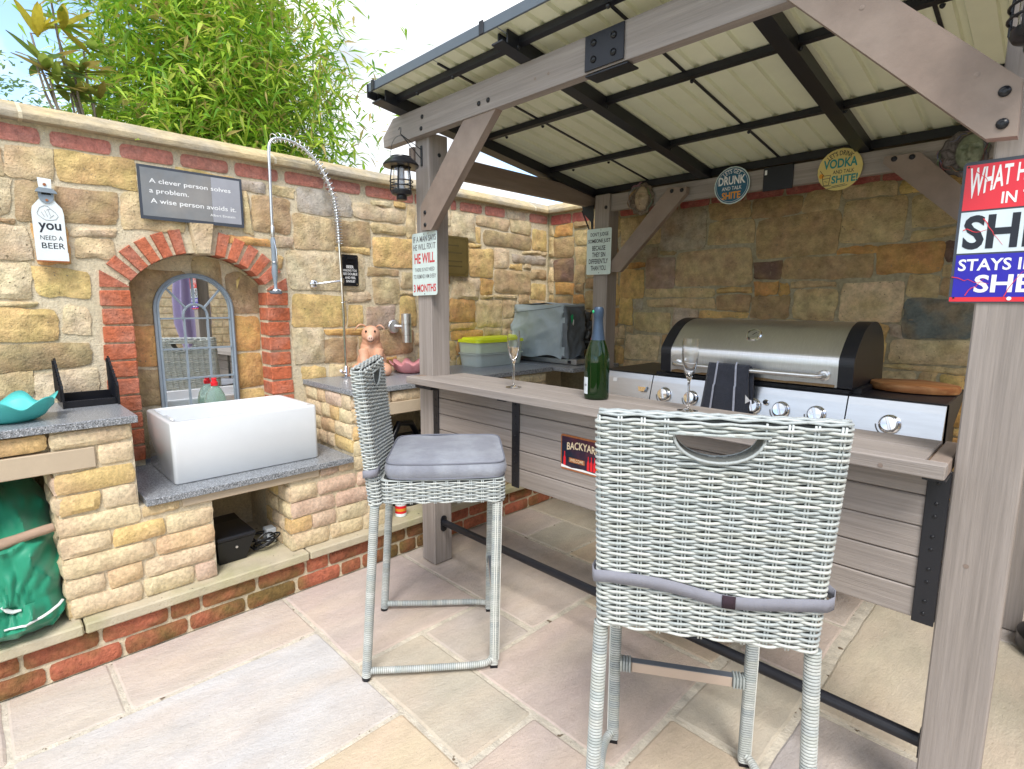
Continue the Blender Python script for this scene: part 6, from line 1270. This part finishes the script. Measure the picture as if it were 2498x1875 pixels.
mb = MB(); mb.tube([PP(.098, -.022, .226), PP(.112, -.010, .2225), PP(.117, 0, .2215), PP(.112, .010, .2225), PP(.098, .022, .228)], .0016, 5); mb.build('mouth', M_STATUE, PG)
# wall light
WL = thing('wall_light', 'brushed steel up and down cylinder wall light left of the post', 'wall light', (-3.16, 2.06, 1.2))
mb = MB(); mb.lathe([(.032, .0), (.032, .190), (.029, .190), (.029, .175), (.0001, .175)], 32, Matrix.Translation((-3.085, 2.075, 1.195))); mb.lathe([(.0001, .012), (.029, .012), (.029, .0), (.032, .0)], 32, Matrix.Translation((-3.085, 2.075, 1.195))); wl = mb.build('cylinder', M_STEEL, WL, smooth=40)
for z in (1.245, 1.312, 1.318):
    mb = MB(); mb.tube([(-3.085+.0322*math.cos(2*PI*k/32), 2.075+.0322*math.sin(2*PI*k/32), z) for k in range(32)], .0009, 4, closed=True); mb.build('groove', M_DARK, wl)
mb = MB(); mb.lathe([(.044, 0), (.044, .016), (.040, .020), (.0001, .021)], 32, Matrix.Translation((-3.165, 2.022, 1.300)) @ Matrix.Rotation(R(90), 4, 'Y')); mb.tube([(-3.15, 2.03, 1.300), (-3.10, 2.065, 1.300)], .014, 12); mb.build('wall_plate', M_STEEL, WL, smooth=40)
# storage tub
TB = thing('storage_tub', 'clear two tier plastic food tub with a lime green lid on the worktop', 'food tub', (-3.08, 2.80, 1.0))
def tubl(z0, z1, k0, k1, nm, mt, par, n=6):
    mb = MB(); V = []
    for z, k in ((z0, k0), (z1, k1)):
        P = rr(-3.165+k, -2.925-k, 2.565+k, 3.04-k, .04); z = 1+(z-1)*1.09; m = len(P); V += [(a, b, z) for a, b in P]
    mb.add(V, [(i, (i+1) % m, m+(i+1) % m, m+i) for i in range(m)]+[tuple(range(m))[::-1], tuple(m+i for i in range(m))]); return mb.build(nm, mt, par, smooth=50)
tubl(1.0005, 1.078, .014, .004, 'lower_box', M_TUBCLR, TB); tubl(1.006, 1.066, .024, .016, 'lower_contents', M_TUBBLUE, TB); tubl(1.079, 1.088, -.002, -.002, 'joining_rim', M_TUBCLR, TB)
tubl(1.089, 1.158, .006, .000, 'upper_box', M_TUBCLR, TB); tubl(1.093, 1.148, .014, .010, 'upper_contents', M_TUBYEL, TB)
tubl(1.159, 1.178, -.006, -.004, 'lid', M_LIME, TB); tubl(1.1785, 1.190, .012, .020, 'lid_top', M_LIME, TB)
# covered oven
CV = thing('covered_table_oven', 'blue grey nylon cover draped over a small table top oven in the wall corner', 'oven cover', (-2.98, 3.42, 1.0))
mb = MB(); nU, nV = 84, 30
def cvf(u, v):
    # perimeter: square footprint
    x0, x1, y0, y1 = -3.145, -2.62, 3.14, 3.40; P = [(x0, y1), (x0, y0), (x1, y0), (x1, y1)]
    s = u*4; i = int(s) % 4; q = s-int(s); a, b = P[i], P[(i+1) % 4]; x, y = a[0]+(b[0]-a[0])*q, a[1]+(b[1]-a[1])*q
    cx_, cy_ = (x0+x1)/2, (y0+y1)/2; r_ = 1-.07*(1-v)*(1 if 0 else 1)*0
    z = 1.052+.398*v; fold = (.016*math.sin(q*PI)*(1-v)+.016*(1-abs(noise.noise(Vector((x*6+z*3, y*6, z*5-x*4)))))**4-.006+.006*(1-abs(noise.noise(Vector((x*17-z*6, y*17, z*15)))))**3-.02*max(0, abs(2*q-1)-.86)/.14)*(1 if v < .93 else .3)
    dx, dy = (x-cx_), (y-cy_); l = math.hypot(dx, dy); x += dx/l*fold*1.6; y += dy/l*fold*1.6
    y -= .10*math.exp(-((x+3.145)/.07)**2)*(1-v)**1.2*(1 if y < 3.3 else 0)
    if v < .06: z += .018*math.sin(q*9+i)-.01*math.cos(q*PI*2)
    z += .012*noise.noise(Vector((x*6, y*6, 2)))*v + (.022*(1-(x-x0)/(x1-x0)) if v > .9 else 0)*0
    if v > .96: x = cx_+(x-cx_)*.985; y = cy_+(y-cy_)*.985
    return (x, y, z)
mb.grid(nU, nV, cvf, closeu=True); topi = len(mb.v)
mb.grid(20, 14, lambda u, v: (-3.140+.515*u, 3.145+.25*v, 1.448+.012*noise.noise(Vector((u*4, v*3, 7)))+.010*math.sin(u*PI)))
mi = []
for fc in mb.f:
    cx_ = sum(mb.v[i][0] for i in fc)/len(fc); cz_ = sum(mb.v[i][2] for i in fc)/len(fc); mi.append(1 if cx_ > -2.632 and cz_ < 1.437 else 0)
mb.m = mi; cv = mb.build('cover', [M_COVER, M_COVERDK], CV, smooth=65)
mb = MB(); mb.tube([(-3.13, 3.124, 1.385), (-2.96, 3.120, 1.402), (-2.78, 3.120, 1.418), (-2.635, 3.124, 1.438)], .0022, 5); mb.build('seam', M_COVERDK, cv)
mb = MB(); mb.prism([(3.20, 1.365), (3.225, 1.38), (3.23, 1.34), (3.215, 1.31)], lambda u, v, d: (d, u, v), -2.606, -2.604); mb.build('logo_mark', M_LOGOG, cv)
mb = MB(); mb.prism([(3.232, 1.34), (3.238, 1.335), (3.235, 1.295), (3.225, 1.305)], lambda u, v, d: (d, u, v), -2.606, -2.604); mb.build('logo_mark', M_WHITEINK, cv)
mb = MB(); mb.box(-3.15, -2.52, 3.17, 3.42, 1.008, 1.046, c=.002); mb.build('steel_stand', M_STEEL, CV)
mb = MB(); mb.box(-2.60, -2.57, 3.166, 3.1695, 1.014, 1.036); mb.build('stand_latch', M_BLACK, CV)
# seated dark statue on a small shelf
SH = thing('corner_shelf', 'dark narrow shelf on the back wall holding a small statue', 'shelf', (-2.63, 3.5, 1.15))
mb = MB(); mb.box(-2.76, -2.50, 3.40, 3.560, 1.155, 1.175, c=.002); mb.box(-2.74, -2.52, 3.48, 3.558, 1.10, 1.154, c=.003); mb.build('shelf_board', M_STATUE, SH)
SU = thing('seated_statue', 'small dark lead coloured crouching figure behind the champagne bottle', 'statue', (-2.65, 3.48, 1.176))
mb = MB(); q = Vector((-2.65, 3.47, 1.176))
mb.ball(q+Vector((0, 0, .045)), (.055, .05, .045), 20, 12); mb.ball(q+Vector((0, .01, .105)), (.042, .038, .055), 20, 12); mb.ball(q+Vector((.0, -.015, .185)), (.034, .034, .038), 20, 12)
mb.tube([q+Vector((0, -.045, .175)), q+Vector((0, -.030, .18))], [.014, .02], 10)
for s in (-1, 1):
    mb.tube([q+Vector((s*.035, .0, .14)), q+Vector((s*.055, -.03, .10)), q+Vector((s*.03, -.055, .07))], [.018, .015, .013], 10)
    mb.tube([q+Vector((s*.03, 0, .035)), q+Vector((s*.05, -.055, .06)), q+Vector((s*.04, -.065, .01))], [.025, .02, .016], 10)
    mb.tube([q+Vector((s*.022, 0, .205)), q+Vector((s*.038, .01, .235))], [.012, .004], 8); mb.tube([q+Vector((s*.03, .03, .13)), q+Vector((s*.075, .05, .16)), q+Vector((s*.06, .05, .08))], [.01, .012, .004], 8)
mb.tube([q+Vector((-.04, .0, .02)), q+Vector((-.08, -.03, .015)), q+Vector((-.085, -.05, .035)), q+Vector((-.065, -.055, .045))], [.012, .010, .008, .005], 8)
o = mb.build('figure', M_STATUE, SU, smooth=179); md = o.modifiers.new('merge', 'REMESH'); md.mode = 'VOXEL'; md.voxel_size = .005; md.use_smooth_shade = True
# ---------------------------------------------------------------- in the openings
BG = thing('green_cloth_bundle', 'bunched up green nylon bag stuffed in the left counter opening', 'bag', (-2.8, -.1, .21))
mb = MB(); nU, nV = 110, 56
def bag(u, v):
    y = -.44+.615*u; a = v
    K = [(-3.10, .225), (-2.85, .212), (-2.66, .214), (-2.602, .262), (-2.612, .345), (-2.655, .42), (-2.68, .50), (-2.71, .545), (-2.80, .62), (-2.95, .70), (-3.08, .74), (-3.14, .60)]
    s = a*(len(K)-1); j = min(int(s), len(K)-2); q_ = s-j; q_ = q_*q_*(3-2*q_)*.5+q_*.5; x = K[j][0]+(K[j+1][0]-K[j][0])*q_; z = K[j][1]+(K[j+1][1]-K[j][1])*q_
    e = 1-(abs(2*u-1))**8; cz_ = .40; x = -2.88+(x+2.88)*(.55+.45*e)*(1+.08*math.sin(y*7+1)); z = .212+(z-.212)*(.78+.22*e)
    r1 = 1-abs(noise.noise(Vector((y*7+z*4, z*7-y*6, x*4)))); r2_ = 1-abs(noise.noise(Vector((y*17+3-z*8, z*13+y*9, x*9))))
    pin = math.exp(-((y-.02)/.13)**2-((z-.345)/.05)**2)
    rad_ = math.hypot(y-.02, z-.345); th_ = math.atan2(z-.345, y-.02)
    rf = abs(math.sin(6.5*th_+2.2*noise.noise(Vector((y*6, z*6, 1)))))
    k = .024*rf*math.exp(-rad_/.22)*min(1, rad_/.03)+.050*r1**4+.016*r2_**2-.055*pin; x += k*.9; z += k*.25
    return (x, y, max(z, .2115))
mb.grid(nU, nV, bag); mb.build('cloth', M_GREENCL, BG, smooth=75)
cu_ = [bag(.70+.28*i/12, .30-.004*i) for i in range(13)]
mb = MB(); mb.tube([Vector(p)+Vector((.012, 0, .004*i)) for i, p in enumerate(cu_)], .0055, 6, flat=.6); mb.build('white_piping', M_WHITECORD, BG, smooth=60)
mb = MB(); p = Vector(bag(.735, .37))+Vector((.012, 0, 0)); mb.tube([p+Vector((0, -.02, .016)), p+Vector((.006, -.008, 0)), p+Vector((0, .006, -.014)), p+Vector((.0, .03, -.016))], [.008, .010, .010, .005], 6, flat=.5); mb.build('cord_toggle', M_WHITECORD, BG, smooth=60)
mb = MB(); K = [(-.40, .50, .019), (-.1, .548, .020), (.00, .566, .0205), (.02, .570, .021), (.05, .575, .019), (.11, .586, .018), (.14, .590, .0185), (.165, .594, .016)]
mb.tube([(-2.665, a, b) for a, b, _ in K], [k[2] for k in K], 14)
o = mb.build('turned_wooden_pole', M_STICK, None, smooth=50); tag(o, 'weathered turned wooden pole lying across the green bag', 'wooden pole')
BX = thing('black_plastic_case', 'black angular plastic case on the ledge in the small central opening', 'case', (-2.8, .85, .21))
mb = MB(); mb.add([(-2.72, .745, .212), (-2.72, .865, .212), (-2.98, .865, .212), (-2.98, .745, .212), (-2.69, .735, .33), (-2.69, .905, .33), (-2.98, .905, .36), (-2.98, .735, .36)], [(0, 3, 2, 1), (4, 5, 6, 7), (0, 1, 5, 4), (1, 2, 6, 5), (2, 3, 7, 6), (3, 0, 4, 7)]); bxo = mb.build('case_body', M_BLKPL, BX)
mb = MB(); mb.box(-2.99, -2.685, .730, .910, .331, .352, c=.006); mb.build('case_lid', M_BLKPL, BX)
hole(BX, lambda u, v, d: (-2.699+d, .82+u, .29+v), 0, 0, M_STEEL, .006, .003)
mb = MB(); random.seed(8); P = []
for i in range(90):
    a = i*.34; rr_ = .055+.012*math.sin(i*.21); P.append((-2.78+rr_*math.sin(a)*.8+.02*math.sin(i*.05), .975+rr_*math.cos(a)*1.1, .222+.05*abs(math.sin(a*.5+i*.03))+.01*math.sin(i*.4)))
mb.tube(P, .0042, 6); o = mb.build('black_cable', M_BLKPL, None, smooth=60); tag(o, 'tangled black electric cable beside the black case in the central opening', 'cable')
mb = MB(); mb.box(-2.86, -2.80, 1.00, 1.05, .2115, .29, c=.004); o = mb.build('plug_adaptor', M_LABEL, None); tag(o, 'pale grey plug adaptor behind the tangled cable', 'plug')
CN = thing('paint_tin', 'small tin with a red and yellow label on the ledge behind the sideways stool', 'tin', (-2.66, 1.72, .2105))
mb = MB(); mb.lathe([(.0001, .001), (.033, .001), (.034, .004), (.033, .006), (.033, .082), (.034, .085), (.030, .086), (.0001, .083)], 28); mb.build('can', M_WHITEENAMEL, CN, smooth=40, world=False)
mb = MB(); mb.lathe([(.0336, .020), (.0336, .066)], 28); mb.build('label_band', M_REDPL, CN, smooth=40, world=False)
mb = MB(); mb.lathe([(.0339, .034), (.0339, .050)], 28); mb.build('label_stripe', M_ORANGE, CN, smooth=40, world=False)
mb = MB(); mb.lathe([(.0001, 0), (.12, 0), (.15, .28), (.16, .285), (.16, .31), (.14, .315), (.0001, .33)], 32, Matrix.Translation((-2.86, 1.88, .211))); mb.box(-3.05, -2.68, 1.66, 2.16, .56, .60, c=.01)
mb.tube([(-2.70, 1.66, .60), (-2.72, 1.76, .75), (-2.80, 1.90, .72), (-2.86, 2.0, .60)], .018, 10)
o = mb.build('storage_bin', M_BLKPL, None, smooth=40); tag(o, 'dark lidded bin in the shadowed opening behind the left post', 'bin')
# black round foot at the right edge of the photo
PB = thing('parasol', 'closed lilac parasol on a black round base beyond the right post', 'parasol', (.17, 3.12, 0))
mb = MB(); mb.lathe([(.0001, 0), (.17, 0), (.185, .015), (.185, .07), (.15, .11), (.05, .13), (.035, .14), (.035, .40)], 36, Matrix.Translation((.17, 3.12, .001))); mb.build('base', M_BLKPL, PB, smooth=40)
mb = MB(); mb.tube([(.17, 3.12, .3), (.17, 3.12, 1.98)], .02, 12); mb.build('pole', M_BLACK, PB, smooth=50)
P2 = thing('parasol', 'folded lilac parasol standing out of frame, seen only in the arched mirror', 'parasol', (1.0, 1.99, 0))
mb = MB()
def par(r, z, a, i): k = 1+.22*math.cos(8*a)*(1 if .05 < r else 0); return (1.0+r*k*math.cos(a), 1.99+r*k*math.sin(a), z)
mb.lathe([(.0001, 2.75), (.05, 2.70), (.10, 2.4), (.13, 2.0), (.17, 1.6), (.17, 1.3), (.10, .98), (.10, .97), (.14, 1.3), (.04, 1.5)], 96, fn=par); mb.build('folded_canopy', M_PARASOL, P2, smooth=179)
mb = MB(); mb.tube([(1.0, 1.99, 0), (1.0, 1.99, 2.8)], .022, 12); mb.lathe([(.0001, 0), (.25, 0), (.25, .06), (.03, .1)], 32, Matrix.Translation((1.0, 1.99, .001))); mb.build('pole', M_BLACK, P2, smooth=50)
del PB
o = [x for x in scn.objects if x.get('label') == 'closed lilac parasol on a black round base beyond the right post'][0]
o['label'] = 'black pole stand with a heavy round base just beyond the right post'; o['category'] = 'stand'; o.name = 'pole_stand'

# ================================================================ PLANTS
random.seed(21)
BA = thing('bamboo', 'large dense bright green bamboo clump rising behind the garden wall', 'bamboo', (-4.5, 1.5, 0))
mb = MB(); culms = []
for k in range(70):
    bx_, by0 = -4.55+random.gauss(0, .33), 1.5+random.gauss(0, .30); h = random.uniform(3.3, 4.9); lean = Vector(((bx_+4.5)*1.0+random.uniform(-.15, .15), (by0-1.5)*1.35+random.uniform(-.25, .25), 0))
    P = []
    for i in range(11):
        q = i/10; P.append(Vector((bx_, by0, 0))+Vector((0, 0, h*q*(1-.10*q*q*lean.length)))+lean*q**2.2)
    culms.append(P)
    if k < 40 and abs(by0-1.5) < .3: mb.tube(P[:8], [.009*(1-.7*i/10)+.002 for i in range(8)], 6)
mb.build('cane', M_CANE, BA, smooth=60)
def leaf_verts(p, d, n_, L_, w):
    s = d.cross(n_).normalized(); n2_ = s.cross(d).normalized(); dn = Vector((0, 0, -1))
    a = p; b = p+d*(L_*.35)+s*w+n2_*(w*.35); c_ = p+d*(L_*.35)-s*w+n2_*(w*.35); m_ = p+d*(L_*.38); e = p+d*L_*.98+dn*(L_*.16)
    return [a, b, m_, c_, e]
def foliage(n, bases, cols, Lr, wr, name, mt, parent, droop=.22):
    mb = MB(); V = []; F = []; C = []
    for _ in range(n):
        p, out_ = bases()
        d = (out_+Vector((random.gauss(0, .9), random.gauss(0, .9), random.gauss(-droop, .5)))).normalized()
        nn = Vector((random.gauss(0, .4), random.gauss(0, .4), 1)).normalized(); L_ = random.uniform(*Lr); w = L_*random.uniform(*wr)
        k = len(V); V += leaf_verts(p, d, nn, L_, w); F += [(k, k+1, k+4, k+2), (k, k+2, k+4, k+3)]
        c_ = random.choice(cols); j = random.uniform(.75, 1.25); C += [tuple(min(.9, x*j) for x in c_)]*5
    mb.add(V, F); mb.c = C; return mb.build(name, mt, parent, kind='stuff')
def bbase():
    P = random.choice(culms); q = random.uniform(.42, 1.0)**.8; s = q*10; i = min(int(s), 9); p = P[i].lerp(P[i+1], s-i)
    o_ = Vector((random.gauss(0, 1), random.gauss(0, 1), random.gauss(0, .35))).normalized(); rr_ = abs(random.gauss(0, .22))
    p = p+o_*rr_
    if p.z > 2.2 and random.random() > .02:
        q_ = ((p.y-1.54)/.94)**2+((p.z-2.75)/1.9)**2+((p.x+4.5)/.95)**2+.9*noise.noise(p*2.6)+.5*noise.noise(p*6)
        if q_ > 1: return bbase()
    return p+Vector((random.gauss(0, .02), random.gauss(0, .02), random.gauss(0, .02))), o_*.5
BC = [(.26, .46, .05), (.38, .58, .06), (.18, .38, .05), (.46, .64, .08), (.56, .70, .09), (.30, .50, .06), (.60, .68, .14), (.56, .44, .18)]
foliage(42000, bbase, BC, (.075, .145), (.07, .10), 'leaves', M_LEAF, BA)
TS = thing('broad_leaved_shrub', 'bronze and yellow shrub with long glossy leaves left of the bamboo', 'shrub', (-3.95, .6, 0))
lm = MB(); nn = 7; V = []
for j in range(nn):
    q = j/(nn-1); wd = .5*math.sin(PI*min(1, q*.93+.07))**.8*.30; z = -.10*q*q
    V += [(q, -wd, z+.05*wd), (q, 0, z-.02), (q, wd, z+.05*wd)]
lm.add(V, [(j*3+k, j*3+k+1, (j+1)*3+k+1, (j+1)*3+k) for j in range(nn-1) for k in range(2)])
first = lm.build('leaf', M_BIGLEAF, TS, smooth=179, world=False, color=(.12, .2, .04)); LEAFM = first.data
def px(xz, yz, X=-4.25):    # world points of the rosettes, measured on the plane x = X
    return None
ros = [(-3.9, 0.413, 2.815, 8, 'y'), (-3.9, 0.422, 2.666, 15, 'd'), (-3.946, 0.525, 2.908, 10, 'm'), (-3.9, 0.576, 2.685, 12, 'd'), (-3.946, 0.557, 2.574, 13, 'd'), (-3.9, 0.469, 2.611, 10, 'd'), (-3.9, 0.65, 2.536, 7, 'd'), (-3.993, 0.52, 3.056, 9, 'm'), (-3.993, 0.641, 2.824, 8, 'm')]
LC = dict(y=[(.62, .52, .07), (.55, .48, .06), (.62, .42, .08)], d=[(.17, .25, .06), (.26, .27, .06), (.34, .27, .08), (.15, .25, .09), (.30, .38, .08)], m=[(.36, .50, .07), (.46, .54, .08), (.26, .36, .07), (.52, .44, .08)])
firstused = False; mb = MB()
for (x, y, z, n, kind_) in ros:
    base = Vector((x, y, z)); root_ = Vector((-3.98, .60+.35*(base.y-.55), 2.0)); mb.tube([root_+(base-root_)*q+Vector((0, .03*math.sin(q*5), -.04*math.sin(q*PI))) for q in [i/6 for i in range(7)]]+[base], [.011-.001*i for i in range(8)], 7)
    for i in range(n):
        a = 2*PI*i/n*1.62+random.uniform(-.3, .3); el = random.uniform(.55, 1.2) if kind_ == 'y' else random.uniform(-.25, .75); L_ = random.uniform(.12, .19)
        rot = Matrix.Rotation(a, 3, 'Z') @ Matrix.Rotation(-el, 3, 'Y'); e = rot.to_euler(); colr = random.choice(LC[kind_])
        if not firstused: o = first; firstused = True; o.location = base-ORG[TS.name]; o.rotation_euler = e; o.scale = (L_, L_*.95, L_)
        else: o = inst('leaf', LEAFM, TS, base+Vector((0, 0, random.uniform(-.03, .03))), rot=e, scale=(L_, L_*.95, L_))
        o.color = (*colr, 1)
mb.build('branch', M_BARK, TS, smooth=60)
TR_ = thing('distant_tree', 'pale hazy tree far behind the wall at the left edge', 'tree', (-9, .45, 0))
mb = MB(); mb.tube([(-9, .2, 0), (-9, .2, 2.0), (-9.05, .25, 3.2), (-9.0, .3, 4.0)], [.12, .10, .06, .03], 8); mb.tube([(-9, .2, 2.0), (-9, .8, 3.4)], [.06, .02], 6); mb.tube([(-9, .2, 2.2), (-9, -.5, 3.5)], [.06, .02], 6); mb.build('trunk', M_BARK, TR_, smooth=60)
def tb():
    c_ = random.choice([(-9, .35, 3.7, .7), (-9.2, -.3, 4.0, .9), (-9, .9, 3.4, .5), (-9.1, .75, 3.0, .6), (-9.3, 1.3, 3.2, .4)]); v = Vector((random.gauss(0, 1), random.gauss(0, 1), random.gauss(0, 1))).normalized()*c_[3]*random.uniform(.3, 1)
    return Vector(c_[:3])+v, v.normalized()
foliage(3200, tb, [(.22, .34, .14), (.30, .42, .18), (.16, .27, .12)], (.07, .12), (.16, .22), 'crown', M_LEAF, TR_)
bpy.context.view_layer.update()
